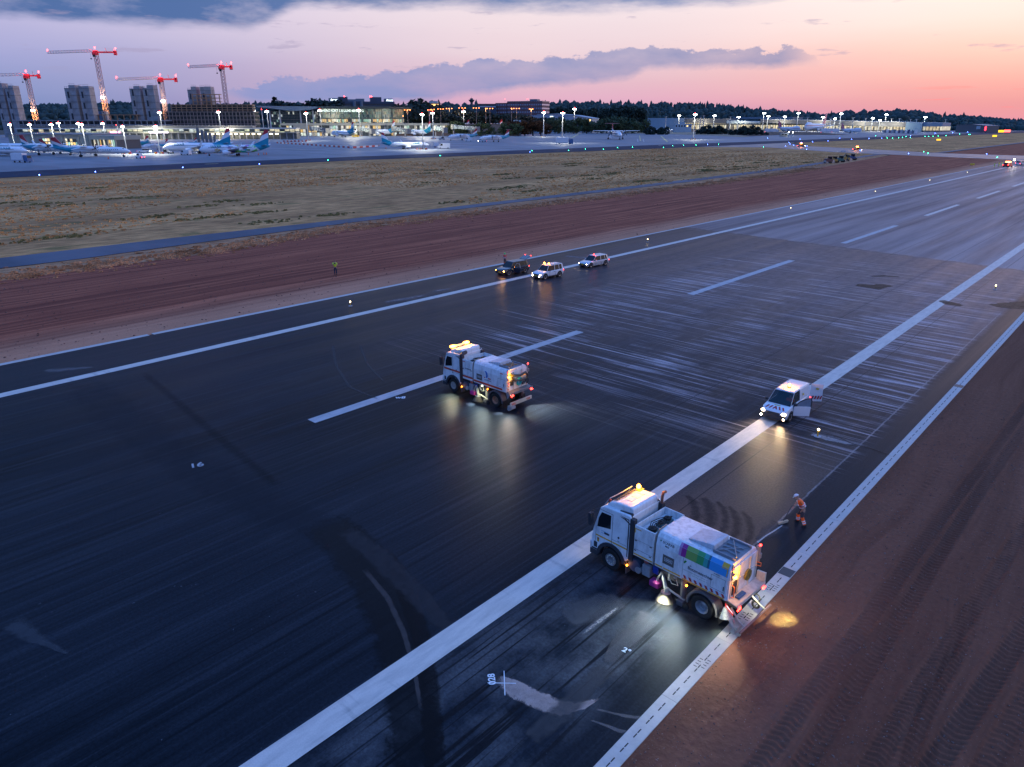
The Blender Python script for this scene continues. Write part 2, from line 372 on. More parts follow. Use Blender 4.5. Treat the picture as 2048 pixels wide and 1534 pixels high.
# right verge: real relief with tyre-lug tracks where it is near, plain sheet beyond
xs = np.arange(-8.72, 3.2, .055); ys = np.arange(12, 62, .055)
XX, YY = np.meshgrid(xs, ys)
def vnoise(X, Y, sx, sy, seed):
    r = np.random.default_rng(seed); g = r.random((257, 257)); u = (X * sx) % 256; v = (Y * sy) % 256
    i = u.astype(int); j = v.astype(int); fu = u - i; fv = v - j; fu = fu * fu * (3 - 2 * fu); fv = fv * fv * (3 - 2 * fv)
    return (g[i, j] * (1 - fu) * (1 - fv) + g[i + 1, j] * fu * (1 - fv) + g[i, j + 1] * (1 - fu) * fv + g[i + 1, j + 1] * fu * fv) - .5
ZZ = .10 * vnoise(XX, YY, .5, .18, 1) + .05 * vnoise(XX, YY, 1.7, .7, 2) + .028 * vnoise(XX, YY, 5, 4, 3) + .02 * vnoise(XX, YY, 13, 13, 4)
def track(xc, wdt, amp, ph, half, seed, lug=.27):
    c = xc(YY); u = (XX - c) / (wdt / 2); inside = np.clip(1.15 - np.abs(u), 0, .35) / .35
    lugv = np.sin(2 * np.pi * (YY / lug + ph + np.abs(u) * half)) * .5 + .5
    lugv = lugv ** 1.5
    strength = np.clip(.7 + 1.6 * vnoise(XX * 0 + seed, YY, 1, .12, seed), .12, 1.2)
    return inside * (lugv * amp * strength - amp * .9) + np.exp(-((np.abs(u) - 1.25) / .25) ** 2) * amp * .5 * strength
ZZ += track(lambda y: -5.55 + .023 * (y - 18) + .05 * np.sin(y * .3), .62, .075, .0, .55, 5)
ZZ += track(lambda y: -4.55 + .012 * (y - 18) + .06 * np.sin(y * .25 + 1), .62, .070, .3, -.5, 6)
ZZ += track(lambda y: -3.05 + .065 * (y - 19) * .9, .66, .085, .1, .6, 7, .25)
ZZ += track(lambda y: -1.55 + .13 * (y - 21) * .8, .75, .11, .5, -.6, 8, .30)
ZZ += track(lambda y: -.45 + .13 * (y - 21) * .8, .7, .10, .2, .5, 9, .30)
ZZ += track(lambda y: -7.0 + .03 * (y - 30), .30, .03, .0, .1, 10, .5)
ZZ += track(lambda y: -2.0 + .02 * (y - 40), .6, .06, .4, .5, 12, .28)
ZZ *= .75; ZZ *= np.clip((XX + 8.72) / .8, 0.02, 1); ZZ -= .02
nv = XX.size; h, wd = XX.shape
me = bpy.data.meshes.new('tracked_soil'); me.vertices.add(nv)
me.vertices.foreach_set('co', np.stack([XX, YY, ZZ], -1).ravel())
i0 = (np.arange(h - 1)[:, None] * wd + np.arange(wd - 1)[None]).ravel(); fc = np.stack([i0, i0 + 1, i0 + wd + 1, i0 + wd], -1)
me.loops.add(fc.size); me.loops.foreach_set('vertex_index', fc.ravel()); me.polygons.add(len(fc))
me.polygons.foreach_set('loop_start', np.arange(len(fc)) * 4); me.polygons.foreach_set('loop_total', np.full(len(fc), 4)); me.update(); me.validate()
me.polygons.foreach_set('use_smooth', np.ones(len(fc), bool)); me.materials.append(M_SOIL_R)
o = bpy.data.objects.new('tracked_soil', me); COL.objects.link(o); o['kind'] = 'structure'
# loose clods and stones lying on the soil and along the kerb
rr_ = np.random.default_rng(5); sv = []; sf = []; tvs = crown_t = None
for i in range(5200):
    x = -8.6 + 11.5 * rr_.random() ** 1.6; y_ = 13 + 44 * rr_.random(); r_ = .012 + .030 * rr_.random() ** 3; zq = ZZ[min(int((y_ - 12) / .055), h - 1), min(int((x + 8.72) / .055), wd - 1)] if True else 0
    o_ = len(sv); pts_ = rr_.normal(size=(6, 3)) * .25 + np.array([[1, 0, 0], [-1, 0, 0], [0, 1, 0], [0, -1, 0], [0, 0, .8], [0, 0, -.8]]); sv += [tuple(np.array([x, y_, zq + r_ * .5]) + q * r_ * (2.2 if rr_.random() < .03 else 1.)) for q in pts_]
    sf += [(o_ + a, o_ + b_, o_ + c_) for a, b_, c_ in ((0, 2, 4), (2, 1, 4), (1, 3, 4), (3, 0, 4), (2, 0, 5), (1, 2, 5), (3, 1, 5), (0, 3, 5))]
mst = bpy.data.meshes.new('stones'); mst.from_pydata(sv, [], sf); mst.materials.append(mat('stone_pale', (.20, .125, .10), .9, var=.6, vs=1.5)); o = bpy.data.objects.new('stones', mst); COL.objects.link(o); tag(o, 'loose stones and clods scattered over the brown soil verge', 'stones', kind='stuff')
sheet('soil_verge', [(-8.72, 61.9), (60, 61.9), (60, 3000), (-8.72, 3000)], -.045, M_SOIL_R)
sheet('soil_verge', [(3.1, -40), (60, -40), (60, 61.9), (3.1, 61.9)], -.045, M_SOIL_R)
sheet('soil_verge', [(-8.72, -40), (3.1, -40), (3.1, 12.05), (-8.72, 12.05)], -.045, M_SOIL_R)

# --- tufts on the field and clods on the graded soil
def scatter_tufts(name, label, n, fx, m, hgt, wd_):
    r = np.random.default_rng(len(name) + n); vs = []; fs = []
    P = fx(r, n); a = r.uniform(0, 3.14, n); hh = hgt * r.uniform(.4, 1.3, n); ww = wd_ * r.uniform(.5, 1.6, n); V4 = np.zeros((n, 2, 4, 3))
    for k in range(2):
        c_, s_ = np.cos(a + k * 1.57) * ww / 2, np.sin(a + k * 1.57) * ww / 2; ln = r.normal(0, .25, n) * hh
        for j, (u, q) in enumerate(((-1, 0), (1, 0), (.75, 1), (-.6, 1))): V4[:, k, j, 0] = P[:, 0] + c_ * u + ln * q; V4[:, k, j, 1] = P[:, 1] + s_ * u; V4[:, k, j, 2] = -.06 + hh * q
    co = V4.reshape(-1, 3); nf = len(co) // 4; me = bpy.data.meshes.new(name); me.vertices.add(len(co)); me.vertices.foreach_set('co', co.ravel()); me.loops.add(nf * 4); me.loops.foreach_set('vertex_index', np.arange(nf * 4, dtype=np.int32))
    me.polygons.add(nf); me.polygons.foreach_set('loop_start', np.arange(nf) * 4); me.polygons.foreach_set('loop_total', np.full(nf, 4)); me.update(); me.materials.append(m); o = bpy.data.objects.new(name, me); COL.objects.link(o); tag(o, label, 'grass', kind='stuff')
def field_pts(r, n): y = 500 * r.random(n) ** 1.3 + 5; x = -128 - 180 * r.random(n); k = vnoise(x + 400, y, .03, .012, 31) + vnoise(x + 400, y, .09, .03, 32); return np.stack([x, y], -1)[k > -.15]
def fpts(r, n): p_ = field_pts(r, n * 2); return p_[r.permutation(len(p_))[:n]] if len(p_) >= n else np.concatenate([p_, p_])[:n]
scatter_tufts('grass_tufts', 'dry tufts of grass over the field between taxiway and service road', 17000, fpts, mat('tuft_dry', (.78, .38, .15), .95, var=.6, vs=.08, spec=.1), .20, .7)
def green_pts(r, n):
    c = np.stack([-135 - 120 * r.random(70) ** 1.2, 12 + 380 * r.random(70) ** 1.4], -1); i = r.integers(70, size=n); return c[i] + np.stack([r.normal(0, 1.1, n), r.normal(0, 3.2, n)], -1)
scatter_tufts('green_tufts', 'low green clumps dotted over the dry grass field', 2600, green_pts, mat('tuft_green', (.24, .20, .08), .95, var=.5, vs=.1, spec=.1), .26, .8)
def edge_pts(r, n): y = 5 + 330 * r.random(n) ** 1.4; k = np.interp(y, [0, 49, 80, 127, 215, 280, 400], [-108, -109, -114, -113, -114, -116, -127]); return np.stack([k + r.normal(-1.5, 2.2, n), y], -1)
scatter_tufts('verge_tufts', 'ragged tufts along the edge between worn grass and red soil', 5000, edge_pts, mat('tuft_verge', (.62, .31, .16), .95, var=.6, vs=.2, spec=.1), .16, .8)
r_ = np.random.default_rng(77); n_ = 5000; yy = 5 + 330 * r_.random(n_) ** 1.5; xx = -69.5 - 39 * r_.random(n_); sz = .04 + .10 * r_.random(n_) ** 3; base = np.array([[1, 0, 0], [-1, 0, 0], [0, 1, 0], [0, -1, 0], [0, 0, .7], [0, 0, -.7]]); co = (base[None] + r_.normal(0, .25, (n_, 6, 3))) * sz[:, None, None] + np.stack([xx, yy, np.full(n_, -.02)], -1)[:, None]
tf = np.array([(0, 2, 4), (2, 1, 4), (1, 3, 4), (3, 0, 4)]); ff = (tf[None] + (np.arange(n_) * 6)[:, None, None]).reshape(-1, 3); mst = bpy.data.meshes.new('clods'); mst.from_pydata(co.reshape(-1, 3).tolist(), [], ff.tolist()); mst.materials.append(mat('clod_red', (.18, .085, .06), .95, var=.6, vs=.5)); o = bpy.data.objects.new('clods', mst); COL.objects.link(o); tag(o, 'loose clods of earth over the red graded strip', 'clods', kind='stuff')
# --- runway asphalt
def asphalt_mat():
    m, T, b = gmat('runway_asphalt'); o = T.obj(); X, Y, Z = T.xyz(o)
    lon = T.noise(T.comb(T.m('MULTIPLY', X, .55), T.m('MULTIPLY', Y, .018), 0.), 1., 6, .62, .6)
    big = T.noise(T.scaled(o, .07, .03, 1), 1., 4, .6, .5)
    fine = T.noise(o, 38, 3, .7); med = T.noise(T.scaled(o, 1, .5, 1), 1.3, 5, .6)
    c = T.mix(T.mr(lon, .40, .60), (.0006, .0026, .0050), (.0066, .0125, .0200))
    c = T.mix(T.mr(big, .42, .60, 0., .8), c, (.013, .018, .026))
    hl = T.noise(T.comb(T.m('MULTIPLY', X, 3.2), T.m('MULTIPLY', Y, .05), 2.), 1., 5, .7, .3); c = T.mix(T.mr(hl, .5, .68, 0., .6), c, (.030, .038, .052)); c = T.mix(T.mr(hl, .32, .46, .7, 0.), c, (.0010, .0025, .005))
    dg = T.noise(T.scaled(o, .35, .06, 1, R(22)), 1., 5, .65); c = T.mix(T.mr(dg, .56, .70, 0., .45), c, (.030, .036, .048))
    # dust carried by the sweeping: thin streaks across the runway
    st = T.scaled(o, .07, 1.9, 1, R(4)); s_a = T.noise(st, 1., 5, .62)
    s_b = T.noise(T.scaled(o, .10, .045, 1), 1., 3, .5)
    mk = T.m('MULTIPLY', T.mr(Y, 34, 50, smooth=True), T.mr(Y, 96, 118, 1., 0., smooth=True))
    mk2 = T.m('MULTIPLY', T.mr(X, -52, -44), T.mr(X, -11, -10.2, 1., 0.))
    streak = T.m('MULTIPLY', T.m('MULTIPLY', T.mr(s_a, .50, .64), T.mr(T.m('ADD', T.m('MULTIPLY', s_b, .6), T.m('MULTIPLY', T.noise(T.scaled(o, .22, .16, 1), 1., 4, .6), .4)), .45, .56)), T.m('MULTIPLY', mk, mk2))
    thin = T.m('MULTIPLY', T.mr(T.noise(T.scaled(o, .035, 3.6, 1, R(5)), 1., 3, .5), .60, .68), T.m('MULTIPLY', mk, mk2))
    dust_sheen = T.m('MULTIPLY', T.mr(Y, 30, 95, smooth=True), T.mr(X, -66, -40, .25, 1.))
    c = T.mix(T.m('MULTIPLY', dust_sheen, T.mr(med, .3, .7, .35, .75)), c, (.23, .165, .165))  # dust film, paled further in place of the sky's grazing sheen
    c = T.mix(T.m('MULTIPLY', streak, .85), c, (.48, .42, .44))
    c = T.mix(T.m('MULTIPLY', thin, .75), c, (.55, .47, .47))
    # fresh dark lane beside the far kerb and the near kerb
    ln = T.noise(T.scaled(o, .3, .12, 1), 1., 4)
    dk = T.m('MULTIPLY', T.mr(T.m('ADD', X, T.m('MULTIPLY', T.m('SUBTRACT', ln, .5), 3.)), -65.6, -64.4, 1., 0.), T.mr(Y, 96, 112, 1., .35))
    c = T.mix(T.m('MULTIPLY', dk, .75), c, (.014, .017, .022))
    dk2 = T.mr(T.m('ADD', X, T.m('MULTIPLY', T.m('SUBTRACT', ln, .5), .8)), -11.1, -10.6)
    c = T.mix(T.m('MULTIPLY', dk2, T.mr(Y, 20, 60, .5, .85)), c, (.016, .018, .023))
    # sandy dust up to the longitudinal joint, van headlight glow mixed into its colour
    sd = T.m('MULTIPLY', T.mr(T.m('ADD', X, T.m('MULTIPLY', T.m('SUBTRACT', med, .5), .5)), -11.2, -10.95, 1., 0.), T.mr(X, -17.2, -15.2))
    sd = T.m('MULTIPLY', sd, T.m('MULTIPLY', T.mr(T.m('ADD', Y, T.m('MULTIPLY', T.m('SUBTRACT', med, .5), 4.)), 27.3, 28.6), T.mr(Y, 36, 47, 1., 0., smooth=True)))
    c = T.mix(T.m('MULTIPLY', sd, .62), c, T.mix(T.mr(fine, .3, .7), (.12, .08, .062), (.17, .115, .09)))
    # older, paler asphalt beyond the construction joint
    jy = T.m('ADD', T.m('ADD', 115.2, T.m('MULTIPLY', X, -.13)), T.m('MULTIPLY', T.m('SUBTRACT', T.noise(T.comb(X, 0., 0.), .8, 4, .6), .5), 2.4))
    dj = T.m('SUBTRACT', Y, jy); old = T.mr(dj, 0., .5)
    oc = T.mix(T.mr(T.noise(T.comb(T.m('MULTIPLY', X, .3), T.m('MULTIPLY', Y, .012), 4.), 1., 5, .6), .36, .64), (.20, .145, .14), (.46, .34, .31))
    c = T.mix(T.m('MULTIPLY', old, .8), c, oc)
    jl = T.m('MULTIPLY', T.mr(T.m('ABSOLUTE', T.m('SUBTRACT', dj, .1)), .12, .5, 1., 0.), T.mr(T.noise(T.comb(X, 7., 0.), 1.2, 3), .4, .6))
    c = T.mix(T.m('MULTIPLY', jl, .6), c, (.012, .012, .015))
    jp = T.m('MULTIPLY', T.mr(T.m('ABSOLUTE', T.m('ADD', dj, .9)), .2, 1.1, 1., 0.), T.mr(T.noise(T.comb(X, 3., 0.), .5, 4), .45, .6))
    c = T.mix(T.m('MULTIPLY', jp, .4), c, (.16, .14, .14))
    # narrow longitudinal joint and the grooves scraped beside the near edge line
    lj = T.m('SUBTRACT', X, T.m('ADD', -11.05, T.m('MULTIPLY', T.m('SUBTRACT', T.noise(T.comb(0., Y, 0.), 1.4, 3), .5), .14)))
    ljm = T.m('MULTIPLY', T.mr(T.m('ABSOLUTE', lj), .03, .07, 1., 0.), T.m('MULTIPLY', T.mr(Y, 24, 29), T.mr(Y, 86, 90, 1., 0.)))
    c = T.mix(T.m('MULTIPLY', ljm, T.mr(T.noise(T.comb(0., Y, 2.), .6, 3), .3, .6, .3, .85)), c, (.26, .22, .21))
    gx = T.noise(T.comb(T.m('MULTIPLY', X, 5.5), T.m('MULTIPLY', Y, .12), 0.), 1., 3, .5)
    gm = T.m('MULTIPLY', T.m('MULTIPLY', T.mr(X, -17, -15.5), T.mr(X, -11, -10.2, 1., 0.)), T.mr(Y, 22, 27, 1., 0.))
    pat = T.mr(T.noise(T.scaled(o, .55, .4, 1), 1., 4, .6), .4, .62)
    c = T.mix(T.m('MULTIPLY', T.m('MULTIPLY', gm, pat), .8), c, (.075, .08, .09))
    c = T.mix(T.m('MULTIPLY', gm, T.mr(gx, .55, .62)), c, (.008, .009, .012))
    # grain
    c = T.mix(T.mr(T.noise(o, 9, 4, .75), .38, .62, 0., .6), T.mix(.25, c, T.mix(1., c, (2.2, 2.2, 2.2), 'MULTIPLY')), T.mix(1., c, (.45, .45, .45), 'MULTIPLY'))
    spk = T.mr(T.noise(o, 6, 2, .5), .72, .78); c = T.mix(T.m('MULTIPLY', spk, T.mr(T.noise(T.scaled(o, .3, .12, 1), 1., 3), .5, .62, 0., .45)), c, (.30, .32, .36))
    # paving lanes and sealed seams along the runway
    lf = T.m('FRACT', T.m('DIVIDE', T.m('ADD', X, .3), 7.5)); c = T.mix(T.m('MULTIPLY', T.mr(lf, .006, .012, 1., 0.), .7), c, (.004, .005, .008))
    lane = T.node('ShaderNodeTexWhiteNoise', noise_dimensions='1D'); T.put(lane.inputs['W'], T.m('FLOOR', T.m('DIVIDE', T.m('ADD', X, .3), 7.5))); c = T.mix(T.m('MULTIPLY', lane.outputs[0], .45), c, T.mix(1., c, (.5, .52, .55), 'MULTIPLY'))
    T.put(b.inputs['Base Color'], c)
    T.put(b.inputs['Roughness'], T.m('ADD', T.mr(lon, .3, .7, .34, .46), T.m('MULTIPLY', old, .12)))
    b.inputs['Specular IOR Level'].default_value = .5; b.inputs['IOR'].default_value = 1.13
    bn = T.node('ShaderNodeBump'); bn.inputs['Strength'].default_value = .35; bn.inputs['Distance'].default_value = .01
    T.put(bn.inputs['Height'], T.m('ADD', fine, T.m('MULTIPLY', med, .4))); T.l.new(bn.outputs[0], b.inputs['Normal'])
    return m
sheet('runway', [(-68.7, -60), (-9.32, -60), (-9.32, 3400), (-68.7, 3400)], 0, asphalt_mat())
def tar_mat(name, ca, cb, rough=.5, sc_=1., spec=.35):
    m, T, b = gmat(name); o = T.obj(); n = T.noise(T.scaled(o, .3, .04, 1), sc_, 5, .6); n3 = T.noise(T.scaled(o, .02, .05, 1), 1., 4, .6, .4); f = T.noise(o, 8, 3, .6)
    c = T.mix(T.mr(n, .35, .65), ca, cb); c = T.mix(T.mr(n3, .4, .62, 0, .8), c, tuple(v * 1.35 for v in cb)); c = T.mix(T.mr(f, .3, .7, 0, .4), c, T.mix(1., c, (.6, .6, .6), 'MULTIPLY'))
    T.put(b.inputs['Base Color'], c); T.put(b.inputs['Roughness'], T.mr(n, .3, .7, rough * .85, rough * 1.1)); b.inputs['Specular IOR Level'].default_value = spec; return m
M_ROAD = tar_mat('road_tar', (.045, .055, .078), (.085, .098, .125), .6, spec=.12)
M_TAXI = tar_mat('taxiway_tar', (.012, .022, .045), (.022, .034, .062), .7, spec=.05)
M_APRON = tar_mat('apron_concrete', (.115, .13, .155), (.175, .19, .215), .6, .5, .2)
sheet('service_road', [(-118, -60), (-117.2, 35), (-118.6, 48), (-121.5, 85), (-123.2, 139), (-124.2, 233), (-128.6, 328), (-138.4, 429), (-146, 512), (-152, 518), (-143, 420), (-134, 330), (-130, 240), (-127.6, 143), (-126.6, 88), (-127.5, 52), (-126.7, 30), (-126.5, -60)], .02, M_ROAD)
sheet('service_road', [(-124, 562), (-128.4, 907), (-134, 1400), (-140, 1400), (-134, 907), (-129, 562)], .02, M_ROAD)
sheet('taxiway_link', [(-68.7, 483), (-68.7, 545), (-122, 556), (-170, 594), (-239, 643), (-285, 700), (-299, 751), (-345, 760), (-345, 560), (-306, 566), (-258, 594), (-184, 529), (-143, 510), (-79, 483)], .03, tar_mat('link_tar', (.07, .075, .095), (.11, .115, .135), .45))
sheet('taxiway', [(-290, -60), (-318, 72), (-331, 235), (-306, 569), (-303, 760), (-299, 751), (-262, 1900), (-215, 2600), (-215, 3400), (-330, 3400), (-331, 1900), (-340, 1107), (-345, 814), (-362, 606), (-366, 255), (-365, 171), (-357, 82), (-340, -60)], .05, M_TAXI)
sheet('apron', [(-335, -60), (-355, 82), (-363, 171), (-366, 255), (-362, 606), (-345, 814), (-340, 1107), (-331, 1900), (-330, 3400), (-900, 3400), (-1100, 1300), (-1400, 900), (-1500, 300), (-1300, -60)], .0, M_APRON)
# pale grass bank behind the apron
pb = [G(1045, 262), G(1150, 264.5), G(1250, 266.5), G(1350, 268.5), G(1420, 271), G(1488, 274.5), G(1500, 273), G(1440, 266), G(1350, 263.5), G(1250, 261.5), G(1150, 259.5), G(1045, 256.5)]
sheet('grass_bank', [(p.x, p.y) for p in pb], .12, M_PALE)
pb = [G(1250, 261), G(1350, 263), G(1440, 266), G(1500, 273), G(1560, 270), G(1700, 270), G(1640, 265), G(1480, 260), G(1300, 256)]
sheet('grass_bank', [(p.x, p.y) for p in pb], .10, grass_mat('scrub_ground', (.10, .08, .07), (.15, .11, .1), .3))
# painted markings
def paint_mat(name, col, wear=.35, rough=.55):
    m, T, b = gmat(name); o = T.obj()
    n = T.noise(T.scaled(o, 3, .6, 1), 1., 6, .65); f = T.noise(o, 22, 3, .6); tr = T.noise(T.scaled(o, .8, 5, 1, R(-30)), .25, 4, .55)
    wv = T.m('ADD', T.m('MULTIPLY', T.mr(n, .42, .72), wear), T.m('MULTIPLY', T.mr(tr, .60, .68), wear * .8), clamp=True)
    c = T.mix(wv, col, (.12, .12, .13)); c = T.mix(T.mr(f, .4, .7, 0, .18), c, (.2, .19, .18))
    T.put(b.inputs['Base Color'], c); b.inputs['Roughness'].default_value = rough; return m
M_LINE = paint_mat('runway_paint', (.64, .58, .52)); M_CENT = paint_mat('centre_paint', (.44, .45, .47), .45)
for (x0, x1, nm) in ((-17.45, -16.35, 'near'), (-60.95, -59.95, 'far')):
    sheet('runway_edge_line', [(x0, -60), (x1, -60), (x1, 3300), (x0, 3300)], .006, M_LINE)
for k in range(-1, 40):
    y0 = 23.3 + 50.75 * k; sheet('runway_centre_line', [(-39.9, y0), (-39.0, y0), (-39.0, y0 + 29.6), (-39.9, y0 + 29.6)], .006, M_CENT if k < 3 else M_LINE)
# kerb of slotted drain blocks at the near side
KERB = mat('kerb_concrete', (.50, .47, .44), .7, var=.12, vs=1.2, bump=.3, bs=30, dirt=.15)
SLOT = mat('drain_slot', (.01, .01, .012), .9)
GAP = mat('kerb_joint', (.09, .085, .08), .9)
mb = MB(); ms = MB(); mj = MB(); y = -6.0
while y < 260:
    mb.box(-9.32, -8.72, y, y + 3.985, -.3, .012)
    mj.box(-9.315, -8.725, y + 3.985, y + 4.0, -.3, .004)
    for q in range(5):
        a = y + .22 + q * .76
        for r_ in range(2): ms.box(-9.045, -9.005, a + r_ * .25, a + r_ * .25 + .21, .0121, .0155)
    y += 4.0
tag(mb.build('drain_kerb', KERB, bevel=.0), kind='structure'); tag(ms.build('drain_slots', SLOT), kind='structure'); tag(mj.build('kerb_joints', GAP), kind='structure')
tag(MB().box(-9.32, -8.72, 260, 1500, -.3, .012).build('drain_kerb', KERB), kind='structure')
mg = MB()
for yc in (28.0, 60.2, 92.5):
    mg.box(-9.30, -8.74, yc - .32, yc + .32, .0125, .018)
tag(mg.build('drain_grates', mat('grate_iron', (.05, .06, .07), .5, .5)), kind='structure')
mc = MB()                                                  # cable-saw marks across the kerb near the truck
for yc in (20.0, 23.6, 26.2):
    for q in range(4):
        mc.box(-9.22, -9.09, yc + q * .16, yc + q * .16 + .035, .0122, .0150); mc.box(-8.96, -8.83, yc + q * .16 + .1, yc + q * .16 + .135, .0122, .0150)
tag(mc.build('kerb_saw_marks', SLOT), kind='structure')
mb = MB(); mb.box(-69.05, -68.45, -60, 24.5, -.2, .016); mb.box(-69.05, -68.45, 24.9, 83, -.2, .016); mb.box(-69.0, -68.5, 83, 900, -.2, .016)
tag(mb.build('far_kerb', KERB), kind='structure')
# --- soft-edged stains: thin sheets that lie on the asphalt
def stain(name, pts, col, alpha=.8, z=.003, edge=.35, nscale=2.5, rough=.5, seed=0., spec=.12):
    vs = []; fs = []; uv = []; L = 0; pts = [Vector((*p[:2], p[2])) for p in pts]   # (x, y, width)
    n = len(pts)
    for i, p in enumerate(pts):
        a = pts[max(i - 1, 0)]; c_ = pts[min(i + 1, n - 1)]; t = Vector((c_.x - a.x, c_.y - a.y)).normalized(); nr = Vector((-t.y, t.x))
        if i: L = i / (n - 1)
        for s_ in (-1, 1): vs.append((p.x + nr.x * s_ * p.z / 2, p.y + nr.y * s_ * p.z / 2, z)); uv.append((L, .5 + .5 * s_))
    fs = [(2 * i, 2 * i + 2, 2 * i + 3, 2 * i + 1) for i in range(n - 1)]
    me = bpy.data.meshes.new(name); me.from_pydata(vs, [], fs); ul = me.uv_layers.new(name='UVMap')
    for lp in me.loops: ul.data[lp.index].uv = uv[lp.vertex_index]
    m, T, b = gmat(name + '_mat'); o = T.obj(); tc_ = T.node('ShaderNodeTexCoord').outputs['UV']; U, V, _ = T.xyz(tc_)
    ev = T.m('SUBTRACT', 1., T.m('ABSOLUTE', T.m('SUBTRACT', T.m('MULTIPLY', V, 2.), 1.)))
    eu = T.m('SUBTRACT', 1., T.m('ABSOLUTE', T.m('SUBTRACT', T.m('MULTIPLY', U, 2.), 1.)))
    nz = T.noise(T.m('ADD', 0., 0.) if False else T.scaled(o, 1, 1, 1, seed), nscale, 6, .65, .3)
    a = T.m('MULTIPLY', T.mr(T.m('ADD', ev, T.m('MULTIPLY', T.m('SUBTRACT', nz, .5), 1.0)), .05, .05 + edge), T.mr(T.m('ADD', eu, T.m('MULTIPLY', T.m('SUBTRACT', nz, .5), .3)), .0, .12))
    a = T.m('MULTIPLY', a, T.mr(nz, .25, .6, alpha * .6, alpha))
    c = T.mix(T.mr(T.noise(o, 30, 3, .6), .3, .7), tuple(v * .65 for v in col), col)
    T.put(b.inputs['Base Color'], c); T.put(b.inputs['Alpha'], a); b.inputs['Roughness'].default_value = rough; b.inputs['Specular IOR Level'].default_value = spec
    me.materials.append(m); ob = bpy.data.objects.new(name, me); COL.objects.link(ob)
    if me.polygons[0].normal.z < 0: me.flip_normals()
    tag(ob, kind='structure'); return ob
def gp(*q): return [(G(x, y).x, G(x, y).y, w_) for x, y, w_ in q]
zz = [.002]
def st(name, pts, col, **kw): zz[0] += .0004; return stain(name, pts, col, z=zz[0], **kw)
DUST = (.24, .20, .20); WETC = (.0025, .0035, .006)
st('swept_track', gp((640, 1040, 2.6), (700, 1090, 2.8), (752, 1160, 2.6), (795, 1260, 2.3), (812, 1360, 2.1), (826, 1450, 2.0), (830, 1560, 2.0)), WETC, alpha=.72, edge=.35, rough=.4)
st('swept_track', gp((770, 1110, 1.0), (812, 1180, .9), (846, 1280, .8), (862, 1400, .8), (872, 1560, .8)), WETC, alpha=.7, edge=.3)
st('dust_trace', gp((728, 1138, .25), (775, 1195, .28), (808, 1265, .25), (830, 1345, .2), (842, 1420, .15)), (.10, .085, .085), alpha=.65)
st('dust_trace', gp((690, 1060, 1.0), (760, 1115, 1.3), (840, 1195, 1.2), (900, 1260, .8)), (.04, .042, .05), alpha=.6)
st('dust_patch', gp((992, 1355, .4), (1030, 1378, .85), (1075, 1400, .9), (1120, 1418, .8), (1160, 1412, .45), (1198, 1397, .1)), (.46, .36, .33), alpha=.9, edge=.25)
st('dust_trace', gp((1190, 1418, .10), (1250, 1432, .16), (1310, 1440, .2)), (.2, .18, .18), alpha=.6)
st('dust_trace', gp((1180, 1440, .08), (1240, 1462, .2), (1290, 1475, .3)), (.22, .2, .2), alpha=.6)
st('dust_patch', gp((1130, 1240, 1.4), (1190, 1215, 2.0), (1240, 1195, 1.4)), (.09, .092, .10), alpha=.75, edge=.4)
st('dust_patch', gp((1165, 1268, .12), (1205, 1238, .22), (1235, 1215, .12)), (.4, .38, .38), alpha=.55, nscale=9)
st('dust_patch', gp((1215, 1330, .6), (1255, 1275, 1.2), (1300, 1225, 1.0)), (.085, .086, .095), alpha=.75, edge=.4)
st('dust_patch', gp((1060, 1480, .7), (1120, 1430, 1.0), (1215, 1330, .9)), (.07, .072, .08), alpha=.7, edge=.4)
for x0, y0, w_ in ((1372, 990, .7), (1402, 994, .9), (1432, 1002, .5), (1455, 1012, .6), (1482, 1022, .5)):
    st('wheel_scrub', gp((x0, y0, w_ * .6), (x0 + 14, y0 + 14, w_), (x0 + 20, y0 + 32, w_), (x0 + 18, y0 + 52, w_), (x0 + 8, y0 + 72, w_ * .5)), (.020, .021, .026), alpha=.6, edge=.7, nscale=3)
st('swept_fan', gp((1515, 1082, .4), (1545, 1062, 1.1), (1565, 1048, 1.2)), (.05, .055, .07), alpha=.8, edge=.5)
st('debris_line', gp((1512, 1087, .12), (1530, 1073, .10), (1548, 1062, .10), (1566, 1050, .08)), (.6, .6, .6), alpha=.9, nscale=14)
st('wet_patch', gp((1712, 570, 1.5), (1745, 574, 3.2), (1778, 570, 1.5)), WETC, alpha=.9, edge=.12, nscale=.8)
st('wet_patch', gp((1740, 553, .6), (1770, 552, 1.0), (1800, 554, .5)), WETC, alpha=.75, edge=.3, nscale=.8)
st('wet_patch', gp((1880, 600, 1.0), (1900, 607, 1.8), (1925, 612, .8)), WETC, alpha=.9, edge=.12, nscale=.8)
st('wet_patch', gp((1985, 612, 1.6), (2025, 612, 3.0), (2090, 606, 3.0)), WETC, alpha=.92, edge=.12, nscale=.8)
st('dust_patch', gp((88, 742, .8), (110, 741, 1.6), (140, 738, 1.3), (165, 736, .9), (190, 734, .3)), (.26, .24, .25), alpha=.5, edge=.9, nscale=1.6)
st('dust_patch', gp((770, 605, 1.3), (810, 598, 1.8), (850, 590, 1.2)), (.3, .26, .27), alpha=.6, edge=.9, nscale=1.6)
st('dust_patch', gp((860, 584, .6), (885, 580, 1.0), (900, 577, .4)), (.3, .26, .27), alpha=.6, edge=.5, nscale=1)
st('dust_patch', gp((1130, 512, .8), (1150, 514, 1.2), (1175, 516, .5)), (.28, .25, .27), alpha=.6, edge=.5, nscale=1)
st('dust_patch', gp((20, 1245, 1.0), (60, 1270, .8), (100, 1290, .35), (140, 1310, .15)), (.06, .07, .085), alpha=.7, edge=.5)
